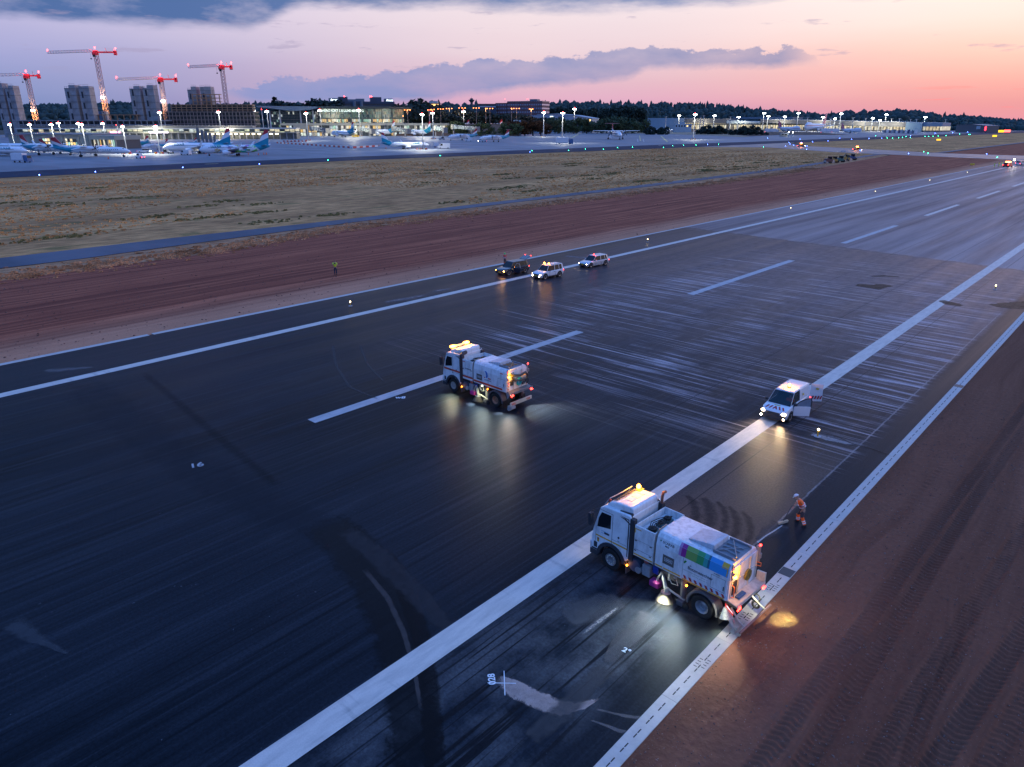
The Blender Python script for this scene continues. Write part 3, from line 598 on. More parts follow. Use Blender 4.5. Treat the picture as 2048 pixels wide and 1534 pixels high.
st('swept_lane', gp((160, 770, 4.), (330, 890, 4.), (500, 1000, 3.4), (640, 1060, 3.)), (.014, .020, .032), alpha=.35, edge=.7, nscale=.7)
st('swept_lane', gp((285, 745, .8), (420, 860, .9), (560, 975, .8)), WETC, alpha=.3, edge=.7)
st('tyre_arc', gp((665, 690, .3), (672, 730, .3), (700, 775, .3), (760, 800, .25)), (.07, .075, .085), alpha=.5)
st('tyre_arc', gp((720, 690, .25), (735, 730, .25), (770, 765, .25)), (.07, .075, .085), alpha=.5)
st('cable_cut', gp((1620, 868, .5), (1650, 876, .8), (1690, 886, .5), (1712, 889, .15)), (.36, .32, .32), alpha=.85, edge=.3, nscale=4)
st('cable_cut', gp((1612, 860, .12), (1640, 866, .1), (1680, 876, .1), (1705, 888, .1), (1740, 897, .1), (1782, 912, .1)), (.005, .006, .008), alpha=.95, nscale=6)
st('scraped_line', gp((880, 752, .1), (960, 700, .1)), (.05, .05, .06), alpha=.3)
# spray-painted survey marks
PAINT = mat('survey_paint', (.75, .78, .82), .7)
grp = 'survey marks sprayed on the asphalt'
def flat_mark(name, lab, parts):
    mk = MB()
    for (x0, y0, x1, y1, w_) in parts:
        a = Vector((x0, y0)); c_ = Vector((x1, y1)); t = (c_ - a).normalized(); n_ = Vector((-t.y, t.x)) * w_ / 2
        mk.quad((a.x - n_.x, a.y - n_.y, .011), (c_.x - n_.x, c_.y - n_.y, .011), (c_.x + n_.x, c_.y + n_.y, .011), (a.x + n_.x, a.y + n_.y, .011))
    ob = mk.build(name, PAINT, recalc=False); tag(ob, kind='structure'); return ob
p = G(1008, 1367)
a_ = G(975, 1366); b_ = G(1032, 1367); c_ = G(1008, 1342); d_ = G(1010, 1391)
flat_mark('survey_cross', '', [(a_.x, a_.y, b_.x, b_.y, .03), (c_.x, c_.y, d_.x, d_.y, .03)])
def ground_text(s, px, py, size, ang):
    P_ = G(px, py); x = Vector((math.cos(ang), math.sin(ang), 0)); yv = Vector((-math.sin(ang), math.cos(ang), 0))
    t = text('survey_number', s, size, (P_.x, P_.y, .010), x, yv, PAINT, None, .0015, 'CENTER'); tag(t, kind='structure')
ground_text('028', 990, 1358, .36, R(140)); ground_text('2°', 1250, 1305, .36, R(5)); ground_text('16', 394, 934, .8, R(70)); ground_text('w8', 800, 797, .6, R(40))
# ================================================================== FOREGROUND VEHICLES
def wheel(parent, x, y, r, wd, side, rimc=None, dish=.06, name='wheel', rr=.56, n=28):
    """side +1: outer face towards +y. wheel > tyre, rim"""
    s = side
    t = MB().lathe_y((x, y, r), [(r * rr, -s * wd / 2), (r * .93, -s * wd / 2), (r, -s * wd * .38), (r, s * wd * .38), (r * .94, s * wd / 2), (r * .72, s * wd * .5), (r * rr, s * wd * .42), (r * rr, -s * wd / 2)], n)
    o = t.build(name, BLACK, parent, smooth=True, ang=40)
    rm = MB().lathe_y((x, y, r), [(.001, s * (wd * .5 - dish)), (r * .17, s * (wd * .5 - dish)), (r * .2, s * (wd * .5 - dish * .6)), (r * .40, s * (wd * .5 - dish * .9)), (r * .46, s * wd * .40), (r * rr * 1.01, s * wd * .47)], n)
    rm.build('rim', rimc or STEEL, o, smooth=True)
    return o
def truck(name, label, loc, rz, group, kind):
    A = kind == 'A'
    WB = 4.62 if A else 4.35
    t = thing(name, label, 'sweeper truck', loc, rz, group)
    H = 1.10
    fx = WB
    # --- cab
    cr = 3.68 if A else 3.50
    arch = [(fx + .66 * math.cos(a), .52 + .66 * math.sin(a)) for a in np.linspace(R(5), R(168), 10)]
    prof = [(fx + 1.12, .48), (fx + .70, .46)] + arch + [(cr, .92), (cr, 3.02), (cr + .1, 3.08), (fx + .55, 2.98), (fx + .72, 2.86), (fx + 1.06, 1.72), (fx + 1.14, 1.3)]
    cabm = MB().prism_y(prof, -H, H).build('cab', WHITE, t, bevel=.05)
    # high roof with recessed front tray and panel lines
    roof = MB().prism_y([(cr + .02, 3.02), (cr + .05, 3.30), (cr + .18, 3.37), (fx + .02, 3.30), (fx + .40, 3.16), (fx + .52, 2.97)], -.90, .90)
    roof.build('cab_roof', WHITE, t, bevel=.06)
    if A:
        tr = MB(); tr.slab([(fx + .12, -.70, 3.292), (fx + .12, .70, 3.292), (fx + .32, .70, 3.222), (fx + .32, -.70, 3.222)], (0, 0, .008)); tr.build('roof_tray', DARK, t)
        rl = MB()
        for y in (-.42, 0, .42): rl.slab([(cr + .5, y - .008, 3.352), (fx - .1, y - .008, 3.312), (fx - .1, y + .008, 3.312), (cr + .5, y + .008, 3.352)], (0, 0, .006))
        for x in (cr + .5, cr + .95): rl.slab([(x - .008, -.5, 3.362 - (x - cr) * .04), (x + .008, -.5, 3.362 - (x - cr) * .04), (x + .008, .5, 3.362 - (x - cr) * .04), (x - .008, .5, 3.362 - (x - cr) * .04)], (0, 0, .006))
        rl.build('roof_seams', GREY, t)
        rr_ = MB().tube([(fx + .66, -.85, 2.95), (fx + .45, -.8, 3.30), (fx + .35, .0, 3.36), (fx + .45, .8, 3.30), (fx + .66, .85, 2.95)], .02); rr_.build('roof_rail', STEEL, t, smooth=True)
    # glass
    ws = MB().slab([(fx + 1.035, -.98, 1.82), (fx + 1.035, .98, 1.82), (fx + .745, .92, 2.80), (fx + .745, -.92, 2.80)], (.02, 0, .008)); ws.build('windshield', GLASS, t)
    for s in (1, -1):
        wn = MB().slab([(fx + .10, s * (H + .001), 2.02), (fx + .84, s * (H + .001), 1.86), (fx + .78, s * (H + .001), 2.30), (fx + .62, s * (H + .001), 2.66), (fx + .10, s * (H + .001), 2.68)], (0, s * .008, 0))
        wn.build('side_window', GLASS, t, bevel=.0)
    sm = MB(); k = H + .001
    for s in (1, -1):
        sm.box(fx + .0, fx + .018, s * k, s * (k + .004), 1.22, 2.78); sm.box(fx + .0, fx + .80, s * k, s * (k + .004), 2.765, 2.78)
        sm.box(fx + .90, fx + .915, s * k, s * (k + .004), .95, 1.85); sm.box(fx - .80, fx - .0, s * k, s * (k + .004), 1.55, 1.56)
    sm.build('door_seams', DARK, t)
    MB().box(fx + .16, fx + .42, k, k + .03, 1.66, 1.73).build('door_handle', DARK, t)
    MB().cyl((fx - .35, k, 1.78), (fx - .35, k + .012, 1.78), .05, n=12).build('fuel_cap', DARK, t)
    # arches, steps, bumper
    for s in (1, -1):
        ar = [(fx + r_ * math.cos(a), .52 + r_ * math.sin(a)) for r_, rg in ((.80, np.linspace(R(0), R(172), 14)), (.62, np.linspace(R(172), R(0), 14))) for a in rg]
        MB().prism_y(ar, s * (H - .22), s * (H + .045)).build('mudguard', DARK, t, bevel=.015)
        stp = MB(); stp.box(fx + .72, fx + 1.18, s * .80, s * (H + .03), .36, .62); stp.box(fx + .78, fx + 1.08, s * .9, s * (H + .05), .66, .72); stp.box(fx + .80, fx + 1.0, s * .9, s * (H + .012), .76, 1.05)
        stp.build('step', DARK, t, bevel=.02)
        mm = MB(); mm.box(fx + .98, fx + 1.13, s * (H + .10), s * (H + .32), 1.95, 2.55); mm.tube([(fx + .75, s * (H - .02), 2.80), (fx + 1.0, s * (H + .20), 2.66), (fx + 1.05, s * (H + .2), 2.5)], .022)
        mm.build('mirror', DARK, t, bevel=.02)
    MB().box(fx + 1.08, fx + 1.24, -H, H, .38, .98).build('bumper', mat('bumper_white', (.6, .61, .64), .4), t, bevel=.05)
    MB().box(fx + 1.13, fx + 1.17, -.75, .75, 1.08, 1.68).build('grille', DARK, t, bevel=.01)
    for s in (1, -1):
        MB().ball((fx + 1.22, s * .88, .70), .12, 10, (.4, 1.1, .8)).build('headlight', E_WARM, t, smooth=True)
    # side air deflector behind the door
    for s in (1, -1):
        df = MB(); df.slab([(cr - .02, s * (H - .04), .98), (cr + .12, s * (H + .02), 1.05), (cr + .12, s * (H + .02), 2.85), (cr + .75, s * (H + .0), 2.92), (cr + .62, s * (H - .05), 3.02), (cr + .0, s * (H - .08), 3.06)], (0, -s * .06, 0))
        df.box(cr - .20, cr + .02, s * (H - .2), s * (H + .03), .95, 2.98); df.slab([(cr - .05, s * (H + .02), 2.62), (cr + .30, s * (H + .02), 2.80), (cr + .95, s * (H - .02), 2.90), (cr + .80, s * (H - .1), 3.02), (cr + .05, s * (H - .14), 3.14)], (0, -s * .16, 0))
        df.build('air_deflector', DARK if A else mat('sooty_deflector', (.06, .04, .045), .5), t, bevel=.02)
    # --- chassis
    ch = MB(); ch.box(-1.15, fx + .9, -.48, -.32, .72, .98); ch.box(-1.15, fx + .9, .32, .48, .72, .98); ch.box(-.2, .2, -.8, .8, .45, .62); ch.box(fx - .15, fx + .15, -.8, .8, .42, .56)
    ch.box(.9, 3.3, -.85, .85, .85, 1.28); ch.build('chassis', DARK, t)
    for (x, side, y) in ((fx, 1, .98), (fx, -1, -.98)): wheel(t, x, y, .515, .29, side, dish=.02 if A else .03)
    for (x, side, y) in ((0, 1, .92), (0, -1, -.92)): wheel(t, x, y, .515, .42, side, dish=.17, rimc=STEEL if A else mat('rust_rim', (.35, .17, .10), .6))
    hb = MB()
    for s in (1, -1):
        for i in range(10):
            a = i * .628; hb.cyl((fx + .19 * math.cos(a), s * 1.10, .515 + .19 * math.sin(a)), (fx + .19 * math.cos(a), s * 1.135, .515 + .19 * math.sin(a)), .022, n=6)
    hb.build('wheel_nuts', mat('nut_cream', (.7, .68, .5), .5), t)
    for s in (1, -1):
        ar = [(r_ * math.cos(a), .5 + r_ * math.sin(a)) for r_, rg in ((.72, np.linspace(R(-8), R(188), 16)), (.62, np.linspace(R(188), R(-8), 16))) for a in rg]
        MB().prism_y(ar, s * .68, s * 1.14).build('rear_mudguard', mat('dirty_grey', (.10, .10, .11), .6, dirt=.6), t, bevel=.01)
        MB().box(-.80, -.77, s * .7, s * 1.12, .12, .62).build('mudflap', BLACK, t)
        MB().box(fx - .84, fx - .80, s * .75, s * 1.08, .18, .85).build('mudflap', mat('dirty_grey', (.1, .1, .11)), t)
    # under-body tanks and boxes on the visible side
    u = MB(); u.cyl((fx - 1.22, .72, .78), (fx - 1.22, 1.06, .78), .30, n=20); u.build('fuel_tank', mat('blue_grey_tank', (.06, .085, .13), .45), t, smooth=True, bevel=0)
    MB().box(fx - 1.14, fx - .90, .60, 1.05, .55, 1.15).build('battery_box', mat('dark_box', (.05, .06, .08), .5), t, bevel=.03)
    MB().cyl((fx - 1.45, .7, .66), (fx - 1.45, 1.10, .66), .15, n=16).build('air_tank', mat('silver_tank', (.45, .46, .48), .35, .5), t, smooth=True)
    MB().box(fx - 2.02, fx - 1.62, .62, 1.04, .52, 1.05).build('tool_box', mat('grey_box', (.30, .31, .33), .5, dirt=.4), t, bevel=.03)
    MB().box(fx - 2.35, fx - 2.08, .55, .92, .78, 1.12).build('pump_box', mat('blue_pump', (.02, .06, .35), .4), t, bevel=.02)
    MB().ball((fx - 1.72, .85, 1.16), .13, 10).build('expansion_tank', mat('red_tank', (.45, .12, .10), .5), t, smooth=True)
    # --- engine housing, open at the top
    x0, x1 = (2.44, 3.46) if A else (2.26, 3.34)
    e = MB(); e.box(x0, x1, H - .06, H, 1.32, 2.80); e.box(x0, x1, -H, -H + .06, 1.32, 2.80); e.box(x1 - .05, x1, -H + .06, H - .06, 1.32, 2.80); e.box(x0, x0 + .05, -H + .06, H - .06, 1.32, 2.80)
    e.box(x0 + .05, x1 - .05, -H + .06, H - .06, 2.42, 2.48)
    e.build('engine_housing', WHITE2, t, bevel=.025)
    fn = MB(); gn = mat('engine_green', (.05, .13, .14), .4, .3)
    for (cx, cy, r_) in ((x0 + .45, .62, .19), (x0 + .5, -.05, .12), (x0 + .5, -.55, .15)):
        fn.box(cx - r_ * 1.3, cx + r_ * 1.3, cy - r_ * 1.4, cy + r_ * 1.4, 2.48, 2.60)
        f2 = MB().cyl((cx, cy, 2.60), (cx, cy, 2.70), r_, n=18); f2.cyl((cx, cy, 2.70), (cx, cy, 2.73), r_ * .3, n=10); f2.build('fan', BLACK, t, bevel=.01)
    fn.build('engine_block', gn, t, bevel=.02)
    hs = MB()
    for i in range(5): hs.tube([(x0 + .2 + i * .12, .9 - i * .1, 2.55), (x0 + .35 + i * .1, .3, 2.72), (x0 + .25 + i * .12, -.3, 2.66), (x0 + .5, -.9, 2.6)], .02, 6)
    hs.build('hoses', BLACK, t, smooth=True)
    ln = MB(); k = H + .001; ln.box(x0 + .02, x1 - .02, k, k + .004, 1.66, 1.672); ln.box(x0 + .02, x1 - .02, k, k + .004, 2.12, 2.128)
    for (x, z) in ((x0 + .16, 2.08), (x0 + .16, 1.60), (x1 - .1, 2.08), (x1 - .1, 1.6)): ln.box(x - .05, x + .05, k, k + .015, z - .02, z + .02)
    ln.build('housing_seams', DARK, t)
    # --- hopper
    hx0, hx1 = (-.98, 2.36) if A else (-1.02, 2.18)
    sec = [(-H, 1.32), (-H, 2.36), (-1.02, 2.72), (-.90, 2.86), (-.80, 2.90), (.80, 2.90), (.90, 2.86), (1.02, 2.72), (H, 2.36), (H, 1.32), (.8, 1.2), (-.8, 1.2)]
    MB().prism_x(sec, hx0, hx1).build('hopper', WHITE2, t, bevel=.02)
    sx = x0 - .04
    MB().slab([(sx, H + .02, 1.30), (sx, H + .02, 2.36), (sx, 1.05, 2.74), (sx, .86, 2.93), (sx, .3, 2.95), (sx, .3, 2.90), (sx, .84, 2.86), (sx, 1.0, 2.70), (sx, H - .02, 2.35), (sx, H - .02, 1.30)], (.04, 0, 0)).build('seal_strip', mat('weathered_seal', (.28, .25, .22), .7, dirt=.5), t)
    # hatch on the roof
    hm = mat('dusty_white', (.55, .56, .60), .6, dirt=.4)
    MB().prism_y([(1.20, 2.90), (1.15, 2.97), (.20, 3.14), (.02, 3.14), (.0, 2.90)], -.52, .60).build('hatch', hm, t, bevel=.03)
    tl = MB(); tl.box(-.95, 0., .64, .70, 2.90, 3.03); tl.box(-.95, 0., -.62, -.56, 2.90, 3.03); tl.box(-.95, .0, -.56, .64, 2.905, 2.93); tl.build('hose_tray', mat('tray_dust', (.22, .23, .26), .7, dirt=.5), t)
    hp = MB()
    for i in range(3): hp.tube([(-.1, .4 - .3 * i, 2.97), (-.4, .3 - .25 * i, 3.0), (-.8, .35 - .3 * i, 2.97)], .03, 6)
    hp.tube([(-.2, -.5, 3.0), (-.9, .5, 3.0)], .025, 6); hp.tube([(-.15, .5, 3.0), (-.85, -.45, 3.0)], .02, 6)
    hp.build('suction_hose', GREY if A else mat('orange_hose', (.5, .2, .05), .5), t, smooth=True)
    # door panel lines and plate
    ln = MB(); k = H + .001
    for (a, b_, c_, d_) in ((-.86, -.26, 2.20, 2.212), (-.86, -.26, 1.62, 1.632), (-.872, -.86, 1.62, 2.212), (-.26, -.248, 1.62, 2.212), (1.02 if A else .4, 1.03 if A else .41, 1.5, 2.34)): ln.box(a, b_, k, k + .004, c_, d_)
    ln.box(-.84, -.80, k, k + .02, 1.72, 1.90)
    ln.build('hatch_seams', DARK, t)
    px = 1.98 if A else 1.86
    MB().box(px - .54, px, k, k + .006, 1.64, 2.06).build('name_plate', mat('plate_taupe', (.13, .115, .11), .5, .3), t)
    pf = MB(); q = k + .007
    for (a, b_, c_, d_) in ((px - .46, px - .08, 1.92, 1.935), (px - .46, px - .08, 1.78, 1.795), (px - .46, px - .445, 1.78, 1.935), (px - .095, px - .08, 1.78, 1.935)): pf.box(a, b_, q, q + .003, c_, d_)
    for i in range(5): pf.box(px - .40 + i * .055, px - .365 + i * .055, q, q + .003, 1.83, 1.885)
    pf.build('plate_emblem', WHITE, t)
    def band(nm, m, xa, xb, za, zb): MB().box(xb, xa, k, k + .003, za, zb).build(nm, m, t)
    LX = (-1, 0, 0)
    chy = lambda z: (0, 0)
    def cham(nm, m, xa, xb, z0=2.365, z1=2.715, off=.004):   # panel on the sloping shoulder
        y0 = H - (z0 - 2.36) / .36 * .08; y1 = H - (z1 - 2.36) / .36 * .08
        MB().slab([(xa, y0 + off, z0), (xb, y0 + off, z0), (xb, y1 + off, z1), (xa, y1 + off, z1)], (0, -.003, 0)).build(nm, m, t)
        MB().slab([(xa, 1.02 + off, 2.722), (xb, 1.02 + off, 2.722), (xb, .90 + off, 2.862), (xa, .90 + off, 2.862)], (0, -.003, -.001)).build(nm, m, t)
    if A:
        for (xa, xb, c) in ((1.28, 1.17, (.45, .22, .42)), (1.17, .95, (.32, .02, .22)), (.95, .46, (.20, .36, .08)), (.46, .16, (.04, .32, .10)), (.16, -.02, (.04, .33, .30)), (-.02, -.11, (.02, .12, .17)), (-.11, -.93, (.03, .28, .62))):
            cham('colour_band', mat('band_%02d%02d' % (int(c[0] * 99), int(c[1] * 99)), c, .4, var=.05), xa, xb)
        yb = [(fx + .92, fx - .02, 1.38, 1.45), (fx - .04, cr + .1, 1.38, 1.45), (x1 - .03, x0 + .03, 1.38, 1.445), (2.33, 1.98, 1.38, 1.445), (1.92, 1.1, 1.38, 1.445), (1.0, -.15, 1.335, 1.40), (-.22, -.88, 1.335, 1.40)]
        for (a, b_, c_, d_) in yb: band('yellow_line', YEL, a, b_, c_, d_)
        MB().box(x1 - .35, x1 - .02, k, k + .003, 2.62, 2.66).build('yellow_corner', YEL, t); MB().box(x1 - .06, x1 - .02, k, k + .003, 2.44, 2.62).build('yellow_corner', YEL, t)
        cham('yellow_corner', YEL, -.62, -.90, 2.66, 2.70, .008); cham('yellow_corner', YEL, -.86, -.90, 2.40, 2.66, .008) if False else MB().slab([(-.86, H + .004, 2.40), (-.90, H + .004, 2.40), (-.90, 1.034, 2.70), (-.86, 1.034, 2.70)], (0, -.002, 0)).build('yellow_corner', YEL, t)
        hz_ = MB(); wz = MB()
        for i in range(8):
            x = .98 - i * .245
            hz_.slab([(x, k, 1.56), (x - .11, k, 1.56), (x - .19, k, 1.43), (x - .08, k, 1.41)], (0, .003, 0))
            wz.slab([(x - .115, k, 1.56), (x - .24, k, 1.56), (x - .32, k, 1.43), (x - .195, k, 1.41)], (0, .003, 0))
        hz_.build('warning_stripes', REDT, t); wz.build('warning_stripes_white', mat('reflect_white', (.62, .68, .78), .35), t)
        text('lettering_maker', 'SCARAB', .15, (2.06, 1.06, 2.53), LX, (0, -.22, 1), mat('ink', (.01, .02, .03), .5), t, .003)
        text('lettering_model', 'M65', .11, (1.93, 1.088, 2.41), LX, (0, -.22, 1), mat('ink', (.01, .02, .03), .5), t, .003)
        MB().slab([(2.16, 1.058, 2.56), (2.20, 1.05, 2.60), (2.16, 1.04, 2.64), (2.12, 1.05, 2.60)], (0, .004, 0)).build('maker_emblem', mat('emblem_green', (.01, .2, .12), .5), t)
        text('lettering_name', 'Botzmeeschter', .185, (.80, k, 1.93), LX, (0, 0, 1), mat('ink_grey', (.012, .03, .06), .5), t, .003)
        text('lettering_small', 'de', .075, (.72, k, 2.09), LX, (0, 0, 1), mat('ink_grey', (.012, .03, .06), .5), t, .003)
        lf = MB(); lf.slab([(.96, k, 2.10), (.90, k, 2.17), (.86, k, 2.25), (.93, k, 2.26), (.985, k, 2.20), (1.0, k, 2.13)], (0, .003, 0)); lf.build('leaf_emblem', mat('leaf_green', (.03, .25, .03), .5), t)
        text('lettering_line', 'fir eng propper Stad', .05, (.95, k, 1.77), LX, (0, 0, 1), mat('ink_olive', (.38, .42, .28), .5), t, .002) if False else None
        tiny = MB()
        for row, (xa, z) in enumerate(((1.0, 1.80), (.55, 1.70))):
            xx = xa
            while xx > -.1: tiny.box(xx - .03, xx, k, k + .003, z, z + .035); xx -= .055 if random.random() < .8 else .1
        tiny.build('lettering_fine', mat('ink_olive', (.40, .44, .34), .5), t)
        tiny = MB()
        for xx in np.arange(.25, .62, .075): tiny.box(fx + xx, fx + xx + .05, k, k + .003, 1.72, 1.77); 
        for xx in np.arange(.35, .6, .07): tiny.box(fx + xx, fx + xx + .05, k, k + .003, 1.62, 1.66)
        tiny.build('door_lettering', mat('ink_pale', (.35, .55, .72), .5), t)
        MB().box(fx + .70, fx + .82, k, k + .004, 1.10, 1.32).build('door_sticker', mat('sticker_yellow', (.55, .32, .02), .5), t)
        MB().box(fx + .72, fx + .80, k + .004, k + .006, 1.22, 1.29).build('door_sticker_mark', REDT, t)
        text('lettering_cab', 'EEV', .07, (fx - .30, k, 1.58), LX, (0, 0, 1), mat('ink_green', (.15, .3, .2), .5), t, .002)
        text('lettering_side', 'ID SERVICE', .055, (-.36, k, 2.27), LX, (0, 0, 1), mat('ink', (.01, .02, .03)), t, .002)
        ex = MB().tube([(cr - .12, -.98, 1.6), (cr - .12, -.98, 3.30), (cr - .16, -.98, 3.52), (cr - .28, -.98, 3.60)], .065, 12); ex.build('exhaust_pipe', mat('rusty_exhaust', (.32, .13, .08), .5, .5), t, smooth=True)
    else:
        SR = mat('stripe_red', (.62, .055, .02), .4)
        band('red_stripe', SR, fx + .98, fx - .75, 1.62, 1.76); band('red_stripe', SR, x1 - .02, x0 + .02, 1.48, 1.62); band('red_stripe', SR, 2.16, -.70, 1.40, 1.54)
        text('lettering_maker', 'SCARAB M6', .12, (x1 - .28, k, 2.12), LX, (0, 0, 1), mat('ink', (.01, .02, .03)), t, .003)
        text('lettering_shoulder', 'KEHRMASCHINE', .13, (1.38, 1.045, 2.55), LX, (0, -.22, 1), mat('ink_pale2', (.30, .36, .46)), t, .003)
        lg = MB(); pts = [(1.05, 2.42), (.92, 2.30), (.88, 2.12), (.93, 1.95), (.80, 1.95), (.72, 2.12), (.76, 2.32), (.9, 2.44)]
        lg.slab([(x, k, z) for x, z in pts], (0, .004, 0)); lg.build('swoosh_emblem', mat('swoosh_blue', (.02, .16, .5), .4), t)
        MB().slab([(1.10, k, 1.98), (.97, k, 1.98), (.97, k, 1.92), (1.10, k, 1.92)], (0, .003, 0)).build('emblem_bar', REDP, t)
        MB().slab([(.70, k, 1.98), (.45, k, 1.98), (.45, k, 1.90), (.70, k, 1.90)], (0, .003, 0)).build('emblem_bar', REDP, t)
        text('lettering_owner', 'LOCATION', .125, (1.08, k, 1.74), LX, (0, 0, 1), mat('ink_teal', (.02, .12, .2)), t, .003)
        for (xx, zz_) in ((x1 - .30, 2.62), (-.72, 2.58)): MB().box(xx, xx + .25, k - (.0 if zz_ > 2.6 else .02), k + .004, zz_, zz_ + .05).build('red_marker', REDP, t)
        sn = MB().tube([(cr - .02, 1.02, 1.0), (cr - .02, 1.04, 2.8), (cr - .02, 1.0, 3.02), (cr + .06, .8, 3.1), (cr + .1, .5, 3.12)], .16, 14); sn.build('air_intake', mat('soot_pipe', (.05, .035, .04), .5), t, smooth=True)
        MB().box(fx - .02, fx + .12, k, k + .004, 1.50, 1.56).build('door_badge', DARK, t)
    # --- rear face
    rf = MB(); rf.box(hx0 - .06, hx0, -H + .02, H - .02, 1.34, 2.72); rf.build('rear_door', WHITE2, t, bevel=.02)
    rd = MB(); X = hx0 - .06
    for y in (-.96, .96, -.42, .42): rd.box(X - .04, X, y - .03, y + .03, 1.36, 2.70)
    rd.box(X - .03, X, -.96, .96, 2.02, 2.07); rd.build('rear_ribs', mat('rib_cream', (.60, .60, .52), .5, dirt=.4), t, bevel=.008)
    if A:
        MB().cyl((X - .02, -.25, 1.95), (X - .10, -.25, 1.95), .24, n=20).build('rear_grille', mat('yellow_black', (.20, .17, .03), .6, var=.9, vs=18), t)
        mbx = MB(); mbx.box(X - .04, X, .55, .85, 1.5, 2.1); mbx.build('rear_panel', DARK, t)
        hr = MB(); hr.tube([(X - .02, .90, 1.45), (X - .13, .90, 1.50), (X - .13, .90, 1.95), (X - .02, .90, 2.0)], .02); hr.build('grab_rail', mat('rail_orange', (.7, .16, .02), .4), t)
        hr = MB(); hr.tube([(X - .02, -.95, 2.2), (X - .2, -1.0, 2.2), (X - .2, -1.0, 2.05), (X - .02, -.95, 2.05)], .02); hr.build('grab_rail', mat('rail_orange', (.7, .16, .02), .4), t)
        MB().box(X - .30, X - .1, .2, .75, 1.40, 1.48).build('work_gloves', mat('glove_blue', (.02, .08, .25), .6), t, bevel=.03)
        MB().box(X - .1, X + .08, -1.06, -.98, 2.2, 2.9).build('corner_post', GREY, t)
        pt = MB(); pt.slab([(X - .06, -1.04, 1.35), (X - .06, -1.12, 1.35), (X - .42, -1.12, 1.38), (X - .42, -1.04, 1.38), ], (0, 0, .42)); pt.build('side_wing', mat('wing_cream', (.6, .6, .5), .5, dirt=.3), t)
    else:
        MB().torus((X - .14, -.05, 1.92), (1, .25, .1), .26, .07).build('suction_ring', mat('ring_teal', (.02, .42, .42), .35), t, smooth=True)
        hs = MB().tube([(X - .05, .75, 2.60), (X - .18, .60, 2.52), (X - .25, .0, 2.40), (X - .2, -.6, 2.45), (X - .2, -.85, 2.2), (X - .2, -.7, 1.8), (X - .2, -.3, 1.7)], .09, 10)
        hs.tube([(X - .1, .62, 2.35), (X - .2, .45, 2.1), (X - .22, -.3, 2.0), (X - .2, -.9, 1.95), (X - .15, -.85, 1.6)], .08, 10)
        hs.build('wander_hose', mat('hose_black', (.04, .045, .05), .4), t, smooth=True)
        hz_ = MB()
        for s in (1, -1):
            for i in range(4):
                z = 1.45 + i * .22; hz_.slab([(X - .045, s * .90, z), (X - .045, s * 1.04, z + .12), (X - .045, s * 1.04, z + .2), (X - .045, s * .90, z + .08)], (-.004, 0, 0))
        hz_.build('rear_warning_stripes', REDP, t)
        MB().box(X - .02, X - .06, .45, .75, 1.75, 2.1).build('rear_panel', DARK, t); MB().box(X - .1, X, -.75, -.3, 2.25, 2.35).build('amber_reflector', em('amber_dim', (1, .35, .02), 1.5), t)
    sh = MB(); sh.slab([(X - .42, -1.10, 1.28), (X - .42, 1.10, 1.28), (X, 1.10, 1.36), (X, -1.10, 1.36)], (0, 0, .05)); sh.box(X - .45, X - .42, -1.10, 1.10, 1.24, 1.40)
    sh.build('rear_shelf', mat('shelf_cream' if A else 'shelf_grey', (.55, .55, .5) if A else (.16, .17, .18), .5, dirt=.4), t, bevel=.012)
    for s in (1, -1):
        MB().ball((X - .46, s * .93, 1.20), .075, 10, (.6, 1, 1)).build('tail_light', E_RED, t, smooth=True)
        MB().ball((X - .46, s * 1.06, 1.16), .055, 10, (.6, 1, 1)).build('tail_light', E_RED, t, smooth=True)
        pp = MB(); pp.box(X - .06, X + .02, s * .96, s * 1.04, 2.60, 2.95); pp.box(X - .16, X - .06, s * .94, s * 1.06, 2.40, 2.62); pp.build('lamp_bracket', GREY, t, bevel=.01)
    MB().ball((X - .14, 1.0, 2.48), .085, 10).build('rear_beacon', E_ORG, t, smooth=True)
    MB().ball((X - .08, 1.0, 2.78), .05, 8).build('marker_lamp', E_RED, t, smooth=True); MB().ball((X - .08, -1.0, 2.98), .05, 8).build('marker_lamp', E_RED, t, smooth=True)
    light('beacon_light', 'POINT', (X - .28, 1.0, 2.55), 60, AMBER, t, .06)
    # lower rear: chevron board, bumper beam, spray bar
    if A:
        cb = MB(); cb.slab([(X + .06, H + .02, 1.28), (X - .32, H + .02, 1.02), (X - .32, H + .02, .86), (X + .06, H + .02, 1.12)], (0, .02, 0)); cb.build('chevron_board', REDT, t)
        cb = MB(); cb.slab([(X - .02, H + .042, 1.205), (X - .30, H + .042, 1.015), (X - .30, H + .042, .965), (X - .02, H + .042, 1.155)], (0, .004, 0)); cb.build('chevron_board_white', mat('reflect_white', (.62, .68, .78)), t)
        MB().cyl((X - .72, 1.22, .34), (X - .72, -1.25, .34), .045, n=12).build('spray_bar', mat('rose_brown_bar', (.24, .13, .12), .5, dirt=.3), t, smooth=True)
        br = MB().tube([(X, .7, .85), (X - .4, .8, .5), (X - .72, .8, .34)], .035, 8); br.tube([(X, -.7, .85), (X - .4, -.8, .5), (X - .72, -.8, .34)], .035, 8)
        br.build('bar_arms', mat('arm_pale', (.5, .5, .42), .4, .3, dirt=.4), t, smooth=True)
        c = MB().cyl((X + .10, .98, .98), (X - .05, 1.08, .58), .08, .27, n=20); c.build('spare_brush', mat('bristle_pale', (.33, .37, .36), .8, var=.5, vs=22), t, smooth=True)
        mm = MB()
        for i in range(9): mm.tube([(X - .12 - .03 * i, .85 + .04 * (i % 4), .62 - .04 * i), (X - .22 - .05 * i, 1.15 - .03 * i, .40 - .02 * i)], .022, 6)
